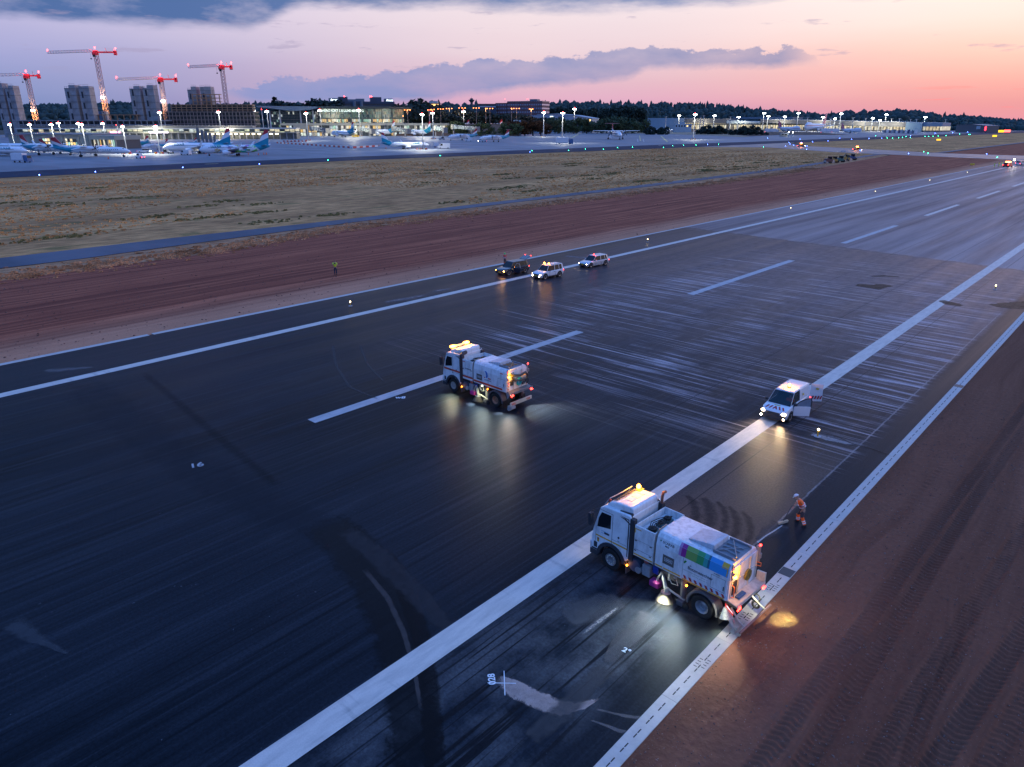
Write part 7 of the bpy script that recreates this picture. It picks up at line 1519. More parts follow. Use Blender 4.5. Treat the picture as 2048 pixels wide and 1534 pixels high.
def crane(base_x, top_y, jx, jy, cx, d_, label, flood_y=None):
    t = thing('tower_crane', label, 'tower crane', at_depth(base_x, d_), YAW, 'red tower cranes'); h_ = hz_at(top_y, d_, base_x); k = d_ / 1150
    w2 = 5.2 * k; lo = MB(); lattice(lo, (0, 0, 0), (0, 0, h_ * .45), w2, 8, .42 * k); lo.build('lower_mast', mat('lamp_lit_mast', (.42, .20, .12), .5), t)  # warm lamp glow put into the lower mast's colour
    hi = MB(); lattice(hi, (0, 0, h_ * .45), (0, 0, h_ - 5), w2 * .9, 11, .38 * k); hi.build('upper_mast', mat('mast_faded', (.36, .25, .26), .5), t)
    pxm = d_ / FPX
    jl = (base_x - jx) * pxm; cl_ = (cx - base_x) * pxm
    j_ = MB(); lattice(j_, (-jl, 0, h_ - 1), (-4 * k, 0, h_ + 1), 3.4 * k, 16, .30 * k, True); j_.build('jib', CW, t)
    simple('slewing_unit', lambda b: (b.box(-3.2 * k, 3.2 * k, -2.5 * k, 2.5 * k, h_ - 5 * k, h_ + 1.5 * k), b.box(-5 * k, -3 * k, -2 * k, 2 * k, h_ - 5 * k, h_ - 1 * k)), CR, t, bevel=.5)
    simple('counter_jib', lambda b: (b.box(3 * k, cl_, -1.6 * k, 1.6 * k, h_ - 2 * k, h_ + 0 * k), b.cyl((cl_ * .55, 0, h_), (cl_ * .5, 0, h_ + 5 * k), .25)), CR, t)
    simple('counterweight', lambda b: b.box(cl_ - 3 * k, cl_ + 1 * k, -1.6 * k, 1.6 * k, h_ - 5 * k, h_ + 1.2 * k), CR, t, bevel=.3)
    simple('cab', lambda b: b.box(-3 * k, 0 * k, -4.2 * k, -2.4 * k, h_ - 7.5 * k, h_ - 4.5 * k), GLASS, t)
    for x, z in ((-jl, 2.5), (0, 6 * k), (cl_, 5 * k)): simple('obstruction_light', lambda b: b.ball((x, 0, h_ + z - .8), .95 * k, 8, (.8, .8, 1.5)), E_ROBS, t, smooth=True)
    light('red_glow', 'POINT', (1, -4 * k, h_ + 9 * k), 16000, (1, .05, .08), t, 1.); light('red_glow', 'POINT', (cl_, -4 * k, h_ + 7 * k), 7000, (1, .05, .08), t, 1.)
    simple('hoist_cable', lambda b: (b.cyl((-8 * k, 0, h_ - 2), (-8 * k, 0, h_ - 9 * k), .12 * k, n=4), b.box(-9 * k, -7 * k, -.5, .5, h_ - 10.5 * k, h_ - 9 * k)), DARK, t)
    if flood_y:
        z = hz_at(flood_y, d_, base_x); simple('work_floodlight', lambda b: [b.box(-2.4 + i * 1.7, -1.0 + i * 1.7, -4.2, -3.4, z, z + 1.4) for i in range(3)], E_WHT, t); light('site_light', 'POINT', (0, -9, z - 4), 42000, (1, .72, .4), t, .6)
    return t
crane(74, 150, -36, 147, 97, 1130, 'red tower crane at the left edge, its jib running out of the photo', 222)
crane(217, 103, 130, 101, 254, 1130, 'tallest red tower crane, over the second pair of core towers', 196)
crane(335, 157, 254, 155, 364, 1150, 'red tower crane over the third pair of core towers, lower than its neighbours', 203)
crane(458, 132, 397, 130, 476, 1150, 'red tower crane over the timber skeleton, rightmost of the four')
# --- hangar and lounge at the left
t, W, ux, uz = building('low_hangar', 'low beige hangar behind the left turboprops', 'hangar', 10, 182, 640, 600)
bx(t, 'wall', CLAD, 0, W, 0, 30, 0, uz(270, 100)); bx(t, 'roof_edge', mat('roof_edge_grey', (.20, .21, .22), .5), -.5, W + .3, -1.2, 31, uz(270, 100) + .01, uz(267, 100))
for a_, b_ in ((78, 92), (124, 146)): bx(t, 'lit_doorway', lit_mat('doorway_glow', 3, 4, WARMP, .6, 1.2, (.1, .08, .05), .15, 11.), ux(a_), ux(b_), -.2, .2, 0, uz(277, 100))
for q in (26, 52, 100, 118, 150, 168): bx(t, 'pilaster', CLAD, ux(q), ux(q) + 1.5, -.5, 0, 0, uz(270.5, 100))
t, W, ux, uz = building('glazed_lounge', 'glazed lounge with warm lights at the right end of the beige hangar', 'lounge', 176, 226, 590, 575)
bx(t, 'glazing', lit_mat('lounge_glass', 2.4, 9, WARMP, .5, .8, (.10, .10, .06), .16, 12.), 0, W, 0, 20, 0, uz(279)); bx(t, 'fascia', CLAD, -.5, W + .5, -1.5, 21, uz(279) + .01, uz(270.5)); [bx(t, 'column', CLAD, W * f, W * f + .8, -1., -.2, 0, uz(279)) for f in (0, .33, .66, .98)]
# --- pier
t, W, ux, uz = building('pier_building', 'long low white pier building with a strip of lit windows', 'terminal pier', 30, 590, 900, 930)
z0_, z1_, z2_, z3_ = 0, uz(267), uz(262), uz(258.5)
bx(t, 'ground_floor', mat('pier_ground', (.12, .13, .12), .6, var=.4, vs=.2), ux(235), W, 3, 24, 0, z1_); bx(t, 'deck_edge', CLAD, 0, W, 0, 25, z1_ + .02, z1_ + 1.2); bx(t, 'window_strip', G_PIER, 0, W, .8, 24, z1_ + 1.22, z3_)
bx(t, 'roof', mat('pier_roof', (.42, .44, .43), .5, var=.1, vs=.03), -1, W + 1, -1.5, 26, z3_ + .02, uz(256)); bx(t, 'upper_band', CLADG, 0, ux(500), 8, 26, uz(256) + .02, uz(252.5)); bx(t, 'upper_roof', CONC2, -1, ux(502), 6, 27, uz(252.5) + .02, uz(251.5))
for i in range(26): x = ux(240) + (W - ux(240)) * i / 25.5; bx(t, 'column', CONC2, x, x + 1, .5, 1.5, 0, z1_)
for i in range(14):
    x = ux(395) + i * (ux(560) - ux(395)) / 14; simple('canopy_lamp', lambda b: b.box(x, x + 3.5, -.4, .2, z1_ - 1.4, z1_ - .3), em('canopy_glow', (1, .85, .55), 6), t)
light('pier_light', 'POINT', (ux(300), -14, 14), 30000, (1, .95, .75), t, 1.); light('pier_light', 'POINT', (ux(450), -16, 12), 30000, (1, .9, .7), t, 1.)
for (a_, b_, c_) in ((218, 238, 'pink'), (296, 334, 'white')):
    bx(t, 'lit_sign', em('sign_' + c_, (1, .35, .55) if c_ == 'pink' else (.95, .85, 1), 3), ux(a_), ux(b_), -1.8, -1.55, z1_ + .5, z1_ + 2.2)
# --- grey blast panels before the pier
for i in range(5):
    t, W, ux, uz = building('blast_panel', '%s grey upright panel from the left before the pier' % ordw(i), 'panel', 390 + i * 8, 395.5 + i * 8, 760, group='grey panels before the pier'); bx(t, 'panel', CLADG, 0, W, 0, .6, .4, uz(256 + i * 3.4)); bx(t, 'foot', CONC, -.3, W + .3, -1, 1.6, 0, .39)
# --- terminal: canopy wing, glass hall, gate deck
t, W, ux, uz = building('terminal_canopy', 'sweeping blue-grey canopy on columns left of the glass hall', 'terminal roof', 517, 648, 1240, 1270)
pr = [(0, uz(213.5)), (W * .2, uz(216.5)), (W * .45, uz(221)), (W * .6, uz(221.5)), (W * .8, uz(219)), (W, uz(214)), (W, uz(212.5)), (0, uz(212))]
MB().prism_y(pr, -14, 40).build('canopy', ROOFB, t); bx(t, 'glass_wall', G_DARK, ux(540), W, 8, 34, 0, uz(222))
for q in (540, 560, 601, 626): bx(t, 'column', CLADB, ux(q), ux(q) + 2.2, -3, -1, 0, uz(220))
bx(t, 'service_block', CLAD, ux(533), ux(600), -2, 8, 0, uz(248)) if False else None
t, W, ux, uz = building('glass_terminal', 'long glass terminal hall lit green and yellow from inside', 'terminal', 641, 808, 1260, 1300)
bx(t, 'upper_glass', G_HALL, 0, W, 0, 50, uz(236.2), uz(217.2)); bx(t, 'lower_glass', G_HALLW, 0, W, -.3, 49, uz(245.5), uz(237.6)); bx(t, 'floor_band', mat('band_dark', (.03, .05, .05), .5), -.3, W + .3, -.8, 50, uz(237.6) + .02, uz(236.2) - .02); bx(t, 'base', CLADG, 0, W, 0, 50, 0, uz(245.5) - .05)
bx(t, 'roof', mat('roof_green_grey', (.045, .07, .065), .6), -3, W + 14, -8, 56, uz(217), uz(212.5)); 
for i in range(9): bx(t, 'column', mat('column_green', (.10, .17, .16), .5), W * i / 8.2, W * i / 8.2 + 1.2, -2.4, -1.2, uz(245), uz(217))
SG = em('sign_letters', (.85, 1, .9), .9); text('airport_sign', 'A\u00c9ROPORT DE LUXEMBOURG', 5.2, (ux(646.5), -1.0, uz(223.4)), (1, 0, 0), (0, 0, 1), SG, t, .1, spacing=.95)
t, W, ux, uz = building('gate_deck', 'white gate deck with a lit ground floor below the terminal', 'gate deck', 560, 898, 1130, 1190)
bx(t, 'deck', CLAD, 0, W, -2, 30, uz(250.6), uz(246.4)); bx(t, 'gate_level', G_GATE, 0, W, 2, 28, 0, uz(250.8)); bx(t, 'blank_block', CLAD, ux(586), ux(614), -3, 2, uz(259), uz(250.7))
for i in range(22): x = W * i / 21.5; bx(t, 'column', CONC2, x, x + 1.2, -.5, .7, 0, uz(250.7))
light('gate_light', 'POINT', (ux(700), -95, 30), 110000, (1, .95, .75), t, 1.); light('gate_light', 'POINT', (ux(830), -95, 30), 110000, (1, .95, .8), t, 1.)
# --- boarding bridges
for i, (xa, xb, ya, yb2) in enumerate(((620, 648, 253, 261), (716, 740, 254, 262), (785, 812, 254, 262), (868, 886, 252, 261), (905, 950, 250, 254))):
    t, W, ux, uz = building('boarding_bridge', '%s boarding bridge from the left at the gates' % ordw(i), 'boarding bridge', xa, xb, 1110, 1075, 'boarding bridges')
    MB().slab([(0, 0, uz(ya) - 4.5), (0, 4, uz(ya) - 4.5), (0, 4, uz(ya)), (0, 0, uz(ya))], (W, 0, -2.5)).build('tunnel', lit_mat('bridge_glass', 2.5, 1.8, WHITEP, .5, .5, (.2, .26, .28), .22, 15.), t); simple('rotunda', lambda b: b.cyl((0, 2, uz(ya) - 6), (0, 2, uz(ya) + 1), 4, n=14), CLAD, t)
    bx(t, 'bridge_head', CLADG, W - 2, W + 5, -1, 5, uz(ya) - 9, uz(ya) - 2); bx(t, 'leg', GREY, W * .8, W * .8 + 1, 1, 3, 0, uz(ya) - 7); bx(t, 'leg', GREY, -.6, .6, 1.4, 2.6, 0, uz(ya) - 6)
# --- offices behind the terminal
t, W, ux, uz = building('office_block', 'dark blue office block with rooftop plant and two lit signs behind the glass hall', 'office block', 657, 791, 1720, 1760)
OB = mat('office_blue', (.035, .06, .10), .5, var=.2, vs=.05); OB2 = mat('office_pale', (.12, .17, .22), .5)
bx(t, 'lower_floors', G_OFF, 0, W, 0, 40, 0, uz(207)); bx(t, 'dark_floor', OB, 0, W, -3, 40, uz(207), uz(202.4))
for a_, b_, y_, m_ in ((662, 688, 196, OB2), (681, 699, 193.2, OB), (697, 717, 198, OB2), (716, 732, 196.6, OB2), (745, 766, 193.2, OB), (773, 788, 196, OB2)): bx(t, 'roof_block', m_, ux(a_), ux(b_), 4, 34, uz(202.4), uz(y_))
for q in (711, 725): simple('round_stair', lambda b: b.cyl((ux(q), -4, 0), (ux(q), -4, uz(202)), 3.6, n=14), OB2, t, smooth=True)
SGW = em('lit_sign_white', (.85, 1, 1), 2.5)
for q in (665, 775.5): text('lit_sign', 'Arcoz', 6.0, (ux(q), 3.7, uz(201.2)), (1, 0, 0), (0, 0, 1), SGW, t, .1)
for q in (693, 744, 747): simple('obstruction_light', lambda b: b.ball((ux(q), 10, uz(192)), 1.2, 6), E_ROBS, t)
t, W, ux, uz = building('office_block', 'small pale block with a bright white sign right of the blue offices', 'office block', 815, 828, 1650); bx(t, 'walls', OB2, 0, W, 0, 20, 0, uz(207)); bx(t, 'lit_sign', SGW, W * .15, W * .9, -.5, -.1, uz(210), uz(208)); bx(t, 'parapet', OB, -.3, W + .3, -.3, 20.3, uz(207) + .01, uz(206.4))
t, W, ux, uz = building('office_block', 'plain mauve block between the small sign block and the bare tree', 'office block', 831, 841, 1640); bx(t, 'walls', mat('mauve_wall', (.12, .11, .14), .7), 0, W, 0, 20, 0, uz(206)); bx(t, 'parapet', OB, -.3, W + .3, -.3, 20.3, uz(206) + .01, uz(205.4)); bx(t, 'window', G_OFF, W * .2, W * .8, -.15, 0, uz(222), uz(209))
t, W, ux, uz = building('villa', 'white-roofed house with glowing yellow windows above the car park', 'house', 861, 881, 1560); bx(t, 'walls', mat('villa_wall', (.3, .26, .22), .7), 0, W, 0, 18, 0, uz(207.5)); bx(t, 'lit_windows', em('villa_glow', (1, .62, .2), 1.6), W * .15, W * .85, -.2, 0, uz(211.5), uz(208)); bx(t, 'roof', CLADB, -1, W * .75, -1.5, 19, uz(206.5), uz(202)) ; bx(t, 'eaves', OB, -1.2, W + 1, -2, 19.5, uz(207.4), uz(206.6))
# --- brick block, low wing and control tower
BRK = lit_mat('brick_block_wall', 4.2, 7.5, WHITEP, .35, .35, (.12, .17, .22), .5, 21.)
def brickwall():
    m, T, b = gmat('brick_windows'); X, Y, Z = T.xyz(T.obj()); u = T.m('FRACT', T.m('DIVIDE', X, 4.6)); v = T.m('FRACT', T.m('DIVIDE', Z, 8.2)); wn = T.noise(T.comb(T.m('FLOOR', T.m('DIVIDE', X, 30.)), 0., 0.), 1.)
    k = T.m('MULTIPLY', T.m('MULTIPLY', T.m('GREATER_THAN', u, .55), T.m('LESS_THAN', v, .45)), T.m('GREATER_THAN', v, .08)); c = T.mix(T.mr(T.noise(T.obj(), .1, 4), .3, .7), (.13, .065, .07), (.20, .11, .11)); c = T.mix(k, c, (.35, .42, .52)); T.put(b.inputs['Base Color'], c); T.put(b.inputs['Roughness'], T.mr(k, 0, 1, .8, .15)); return m
BRICK = brickwall()
t, W, ux, uz = building('brick_block', 'mauve brick office block with rows of small windows behind the car park', 'office block', 991, 1085, 1850, 1800); bx(t, 'wing', BRICK, 0, ux(1014), 0, 40, 0, uz(206)); bx(t, 'main_wall', BRICK, ux(1016), W, -4, 44, 0, uz(203.5)); bx(t, 'link', OB, ux(1013.5), ux(1016.3), 1, 40, 0, uz(204.5)); bx(t, 'roof_plant', OB2, ux(1056), ux(1070), 10, 30, uz(203.5), uz(199)); bx(t, 'parapet', mat('mauve_wall', (.12, .11, .14)), ux(1016) - .4, W + .4, -4.4, 44.4, uz(203.5) + .01, uz(202.9))
for q in (1006, 1051): simple('aerial', lambda b: b.cyl((ux(q), 12, uz(204)), (ux(q), 12, uz(198.6)), .25, n=5), GREY, t); simple('obstruction_light', lambda b: b.ball((ux(q), 12, uz(198.4)), .9, 6), E_ROBS, t)
t, W, ux, uz = building('low_offices', 'long dark building with a pale roof strip left of the brick block', 'office block', 955, 992, 1830); bx(t, 'walls', OB, 0, W, 0, 30, 0, uz(209)); bx(t, 'roof', mat('roof_mauve', (.10, .08, .11), .6), -1, W, -2, 31, uz(209) + .01, uz(207.5)); bx(t, 'light_strip', CLADB, 2, W, -2.6, -2.1, uz(214.5), uz(212))
t = thing('control_tower', 'dark flared control tower on the skyline left of the brick block', 'control tower', at_depth(944, 2350), YAW, None); h0 = hz_at(204.5, 2350); h1 = hz_at(200.5, 2350); h2 = hz_at(196.5, 2350); TW_ = mat('tower_dark', (.04, .06, .08), .6)
simple('shaft', lambda b: b.cyl((0, 0, 0), (0, 0, h0), 5, 4, 12), TW_, t, smooth=True); simple('cabin', lambda b: (b.cyl((0, 0, h0), (0, 0, h1), 5, 9, 12), b.cyl((0, 0, h1), (0, 0, h1 + 1.5), 9.5, 9.5, 12)), TW_, t); simple('top', lambda b: (b.cyl((0, 0, h1 + 1.5), (0, 0, h2), 5, 4, 12), b.cyl((0, 0, h2), (0, 0, h2 + 5), .4, .2, 6)), TW_, t)
# --- low white building behind the hedge
t, W, ux, uz = building('white_warehouse', 'low pale blue warehouse behind the green hedge', 'warehouse', 1066, 1184, 1620, 1560); MB().prism_y([(0, 0), (W, 0), (W, uz(238)), (ux(1150), uz(232)), (ux(1110), uz(228.5)), (ux(1076), uz(229.5)), (0, uz(232))], 0, 40).build('walls', mat('warehouse_wall', (.30, .36, .42), .5), t)
MB().slab([(ux(1074), -1, uz(229.2)), (ux(1110), -1, uz(228.2)), (ux(1150), -1, uz(231.6)), (W + 1, -1, uz(237.6)), (W + 1, -1, uz(236.8)), (ux(1150), -1, uz(230.8)), (ux(1110), -1, uz(227.4)), (ux(1074), -1, uz(228.4))], (0, 42, 0)).build('roof', CLADB, t)
for q in (1079, 1088, 1100): bx(t, 'window', GLASS, ux(q), ux(q + 5), -.3, 0, uz(238), uz(235.5))
bx(t, 'lit_sign', SGW, ux(1100), ux(1106), -.6, -.3, uz(234), uz(232.5)); [bx(t, 'lit_door', em('villa_glow', (1, .62, .2), 1.6), ux(q), ux(q + 3.5), -.4, -.1, uz(243), uz(239)) for q in (1154, 1162, 1170, 1178)]
# --- cargo hall
t, W, ux, uz = building('cargo_hall', 'very long grey cargo hall with a lit row of loading docks', 'cargo hall', 1286, 1886, 2250, 1680)
def seg(a_, b_, yt, yb_, m_, nm, y0=0, dep=60, zz0=None): 
    pr = [(ux(a_), uz(yb_[0] if isinstance(yb_, tuple) else yb_, a_) if zz0 is None else zz0), (ux(b_), uz(yb_[1] if isinstance(yb_, tuple) else yb_, b_) if zz0 is None else zz0), (ux(b_), uz(yt[1] if isinstance(yt, tuple) else yt, b_)), (ux(a_), uz(yt[0] if isinstance(yt, tuple) else yt, a_))]; return MB().prism_y(pr, y0, y0 + dep).build(nm, m_, t)
seg(1286, 1368, 236, 246, CLADB, 'left_wall', zz0=0.); seg(1369, 1452, (236.8, 237), (246, 247), mat('grey_cladding_b', (.15, .155, .16), .5), 'wall'); seg(1453, 1520, (241, 243), 247, CLADB, 'low_roof'); seg(1521, 1812, (238.5, 244.5), (245.5, 254), CLADG, 'wall', y0=-1)
seg(1369, 1812, (246, 254), 0, G_DOCK, 'dock_front', y0=2, zz0=0.)
# the dock front's top follows the wall's lower edge
seg(1813, 1846, (244.3, 245), 0, mat('glass_blue_box', (.28, .42, .50), .35), 'pale_gable', y0=-3, zz0=0.); seg(1847, 1886, (244.5, 245.5), 253, mat('roof_pale', (.2, .28, .36), .5), 'end_wall'); seg(1847, 1886, 253, 0, G_DOCK, 'end_docks', y0=3, zz0=0.)
seg(1521, 1812, (238., 243.8), (238.6, 244.4), mat('edge_white', (.5, .54, .58), .5), 'roof_edge', y0=-2); seg(1440, 1560, 233.5, 238, OB2, 'rear_hall', y0=70)
for i in range(34): q = 1376 + i * 12.8; o_ = bx(t, 'dock_door', mat('dock_door_grey', (.10, .09, .08), .6), ux(q), ux(q + 3.2), .9, 1.9, 0, 9.5)
for q in (1400, 1480, 1560, 1640, 1720, 1790): light('dock_light', 'POINT', (ux(q), -26, 20), 45000, (1, .9, .68), t, 1.)
t, W, ux, uz = building('white_house', 'small white two-storey house between the bushes and the cargo hall', 'house', 1350, 1384, 1620); bx(t, 'walls', CLADB, 0, W, 0, 16, 0, uz(248)); bx(t, 'annex', CLADB, W * .38, W * .6, 1, 14, uz(248), uz(244)); [bx(t, 'window', GLASS if i != 4 else em('villa_glow', (1, .62, .2), 1.6), W * (.06 + .16 * i), W * (.14 + .16 * i), -.3, 0, uz(253.5), uz(250.5)) for i in range(6)]
t, W, ux, uz = building('guard_kiosk', 'small white guard kiosk with a lattice gate on the taxiway edge', 'kiosk', 1565, 1579, 1110); bx(t, 'walls', CLAD, 0, W, 0, 6, 0, uz(267)); bx(t, 'roof', CLADB, -.6, W + .6, -.6, 6.6, uz(267) + .01, uz(266)); [bx(t, 'window', GLASS, W * a_, W * (a_ + .2), -.2, 0, uz(270), uz(268)) for a_ in (.15, .6)]
t, W, ux, uz = building('airside_gate', 'pale lattice gate frame right beside the guard kiosk', 'gate', 1579.5, 1588, 1105); simple('lattice', lambda b: lattice(b, (0, 0, 0), (0, 0, uz(265)), 1.6, 4, .12), CLADB, t); simple('lattice', lambda b: lattice(b, (W, 0, 0), (W, 0, uz(265)), 1.6, 4, .12), CLADB, t); [simple('lamp', lambda b: b.ball((x, -.5, uz(264.5)), .6, 6), E_WHT, t) for x in (0, W)]
t, W, ux, uz = building('grey_shed', 'dark grey shed with a red lit sign at its right end', 'shed', 1914, 1976, 1620, 1560); MB().prism_y([(0, 0), (W, 0), (W, uz(251.5)), (W * .55, uz(249)), (W * .3, uz(248.8)), (0, uz(250.5))], 0, 40).build('walls', mat('shed_grey', (.08, .10, .12), .6), t); bx(t, 'door', CLADB, ux(1955), ux(1963), -.4, 0, uz(258), uz(252)); bx(t, 'lit_sign', em('sign_red', (1, .03, .05), 5), W - 4, W - 1, -.6, -.2, uz(260.5), uz(252.5)); MB().slab([(0, -.6, uz(250.2)), (W * .3, -.6, uz(248.5)), (W * .55, -.6, uz(248.7)), (W, -.6, uz(251.2)), (W, -.6, uz(251)), (W * .5, -.6, uz(248.2)), (0, -.6, uz(249.6))], (0, 42, 0)).build('roof', OB2, t)
t, W, ux, uz = building('small_store', 'little white store box on the bank right of the car park', 'store', 1027, 1042, 1180, z0=3.); bx(t, 'walls', CLADB, 0, W, 0, 8, -3, uz(240)); bx(t, 'door', GREY, W * .4, W * .6, -.2, 0, -3, uz(242.5))
t, W, ux, uz = building('rack_fence', 'row of empty pale fence frames on the apron before the canopy', 'fence', 563, 616, 795, 810)
for i in range(8): simple('frame', lambda b: (b.tube([(W * i / 8, 0, 0), (W * i / 8 + 1.2, 0, uz(278)), (W * (i + 1) / 8, 0, uz(278)), (W * (i + 1) / 8 - .8, 0, 0)], .12, 5)), STEEL, t)
# ================================================================== APRON VEHICLES AND CLUTTER
def box_van(name, label, px, py, L_, W_, H_, col, head=0., cabc=None, style='van', group='vehicles on the apron', lamps=False):
    p_ = G(px, py); t = thing(name, label, {'van': 'van', 'lorry': 'lorry', 'tug': 'tug', 'pickup': 'pickup'}[style], p_, YAW + head, group); c = mat('van_' + col, {'white': (.7, .71, .74), 'yellow': (.6, .38, .03), 'grey': (.25, .26, .28), 'orange': (.6, .2, .03), 'blue': (.06, .14, .3)}[col], .35)
    if style == 'van': MB().prism_y([(-L_ / 2, .4), (L_ / 2, .4), (L_ / 2, H_ * .45), (L_ * .38, H_ * .55), (L_ * .24, H_), (-L_ / 2, H_)], -W_ / 2, W_ / 2).build('body', c, t, bevel=.12); simple('windows', lambda b: b.slab([(L_ * .385, -W_ * .45, H_ * .56), (L_ * .385, W_ * .45, H_ * .56), (L_ * .26, W_ * .42, H_ * .95), (L_ * .26, -W_ * .42, H_ * .95)], (.06, 0, .04)), GLASS, t); simple('side_windows', lambda b: [b.slab([(L_ * .12, s * W_ / 2, H_ * .55), (L_ * .34, s * W_ / 2, H_ * .55), (L_ * .24, s * W_ / 2, H_ * .9), (L_ * .12, s * W_ / 2, H_ * .9)], (0, s * .03, 0)) for s in (1, -1)], GLASS, t)
    elif style == 'lorry': simple('cargo_box', lambda b: b.box(-L_ / 2, L_ * .22, -W_ / 2, W_ / 2, .9, H_), c, t, bevel=.08); MB().prism_y([(L_ * .25, .5), (L_ / 2, .5), (L_ * .5, H_ * .45), (L_ * .46, H_ * .8), (L_ * .25, H_ * .8)], -W_ * .46, W_ * .46).build('cab', mat('van_' + (cabc or col), (.06, .14, .3), .35) if cabc else c, t, bevel=.1); simple('windscreen', lambda b: b.slab([(L_ * .5, -W_ * .4, H_ * .47), (L_ * .5, W_ * .4, H_ * .47), (L_ * .47, W_ * .38, H_ * .75), (L_ * .47, -W_ * .38, H_ * .75)], (.05, 0, 0)), GLASS, t); simple('side_trim', lambda b: [b.box(-L_ / 2, L_ * .22, s * W_ / 2 - .0, s * (W_ / 2 + .03), 1.1, 1.3) for s in (1, -1)], mat('van_blue', (.06, .14, .3)), t)
    elif style == 'tug': simple('body', lambda b: (b.box(-L_ / 2, L_ / 2, -W_ / 2, W_ / 2, .35, H_ * .5), b.box(-L_ * .1, L_ * .3, -W_ * .4, W_ * .4, H_ * .5, H_)), c, t, bevel=.08); simple('windows', lambda b: b.box(-L_ * .08, L_ * .32, -W_ * .42, W_ * .42, H_ * .6, H_ * .9), GLASS, t)
    else: MB().prism_y([(-L_ / 2, .45), (L_ / 2, .45), (L_ / 2, .95), (L_ * .27, 1.05), (L_ * .14, H_), (-L_ * .1, H_), (-L_ * .14, 1.05), (-L_ / 2, 1.05)], -W_ / 2, W_ / 2).build('body', c, t, bevel=.08); simple('windows', lambda b: [b.slab([(-L_ * .08, s * W_ / 2, 1.1), (L_ * .22, s * W_ / 2, 1.1), (L_ * .13, s * W_ / 2, H_ - .1), (-L_ * .08, s * W_ / 2, H_ - .1)], (0, s * .03, 0)) for s in (1, -1)], GLASS, t)
    for x in (-L_ * .32, L_ * .32):
        for s in (1, -1): simple('wheel', lambda b: b.cyl((x, s * (W_ / 2 - .25), .45), (x, s * (W_ / 2 + .03), .45), .45, n=12), BLACK, t)
    if lamps:
        for s in (1, -1): simple('headlight', lambda b: b.ball((L_ / 2 + .02, s * W_ * .36, .8), .18, 6), E_WHT, t); simple('tail_light', lambda b: b.ball((-L_ / 2, s * W_ * .4, .9), .16, 6), E_RED, t)
        light('headlight_beam', 'SPOT', (L_ / 2 + .3, 0, .9), 3000, (1, .9, .7), t, .1, 50, .6, (L_ / 2 + 10, 0, 0))
    return t
k_ = 1.4
box_van('lorry', 'white lorry with a dark cab at the left edge of the apron', 45, 325, 9.5, 3.2, 4.6, 'white', R(-12), 'blue', 'lorry')
box_van('baggage_tug', 'small white tug right of the nose of the nearest turboprop', 210 + 71, 317, 4.2, 2.6, 2.8, 'white', R(160), style='tug', lamps=True)
box_van('aircraft_tug', 'low white aircraft tug beside the third floodlight mast', 289, 305, 8, 3.4, 2.6, 'white', R(5), style='tug', lamps=True); box_van('pickup_truck', 'pale pickup behind the mast left of the white jet', 332, 307, 8, 2.8, 2.6, 'grey', R(-8), style='pickup')
box_van('service_van', 'white van between the white jet and the painted jet', 372, 310, 6.2, 3, 3., 'white', R(170)); box_van('service_van', 'white car under the nose of the painted jet', 405, 307, 6, 2.6, 2.2, 'white', R(170), lamps=True)
box_van('service_van', 'large white van right of the lone white jet', 888, 297, 9.4, 3.4, 4., 'white', R(190)); box_van('trailer', 'short white trailer behind the large white van', 874, 295, 5, 3, 3.6, 'white', R(10), style='lorry')
box_van('baggage_tug', 'small dark loader with cover between the two open-apron rows', 884, 279.5, 7, 3.5, 3.2, 'grey', R(10), style='tug'); box_van('service_van', 'white van before the left open-apron turboprop', 937, 282.5, 7.5, 4, 4, 'white', R(185)); box_van('service_van', 'white car before the right open-apron turboprop', 965, 283.5, 9, 4, 3.4, 'white', R(185), lamps=True)
box_van('lorry', 'white lorry parked by the mast on the empty apron', 1129, 288, 16, 5.2, 6.2, 'white', R(0), 'blue', 'lorry'); box_van('baggage_tug', 'small red-lit tug beside the front-facing turboprop', 1219, 277.5, 5, 4, 4, 'white', R(100), style='tug'); box_van('aircraft_tug', 'yellow loader before the first jet at the gates', 711, 274, 10, 4, 3.6, 'yellow', R(8), style='tug')
box_van('service_van', 'white van below the canopy left of the first gate', 622, 270, 11, 4, 4, 'white', R(5)); box_van('aircraft_tug', 'orange lit loader below the blank block', 606, 268, 12, 5, 6, 'orange', R(5), style='tug', lamps=True); box_van('aircraft_tug', 'dark tug behind the first jet at the gates', 634, 270.5, 7, 3.5, 3.2, 'grey', R(5), style='tug')
box_van('service_van', 'white van with red lamps between the third and fourth gates', 868, 268.5, 12, 4.5, 5, 'white', R(185), lamps=True); box_van('lorry', 'white lorry with red lamps right of the fourth gate', 885, 269.5, 14, 5, 6.5, 'white', R(5), style='lorry', lamps=True); box_van('lorry', 'white fuel lorry right of the last jet at the gates', 1012, 264.5, 26, 6, 7, 'white', R(185), style='lorry'); box_van('lorry', 'long pale bus at the right end of the gates', 1026, 262.5, 26, 6, 8, 'grey', R(5), style='lorry')
box_van('service_van', 'white van before the timber skeleton, under the pier', 487, 277, 8, 3.5, 3.5, 'white', R(5), lamps=True)
A_OR = em('far_beacon', (1, .22, .03), 26)
for px, py, lab in ((1602, 293.5, 'orange airfield pickup with flashing beacon on the link taxiway, left one'), (1714, 301, 'orange airfield pickup with flashing beacon on the link taxiway, right one')):
    t = box_van('pickup_truck', lab, px, py, 5.6, 2.4, 2.3, 'orange', R(-12), style='pickup', group='orange pickups on the link', lamps=True); simple('beacon', lambda b: b.box(-.7, .5, -.9, .9, 2.35, 2.9), A_OR, t); light('beacon_light', 'POINT', (0, 0, 3.6), 1500, (1, .3, .05), t, .2); light('headlight_beam', 'SPOT', (3.2, 0, 1.1), 26000, (1, .95, .6), t, .1, 42, .7, (30, 0, 0))
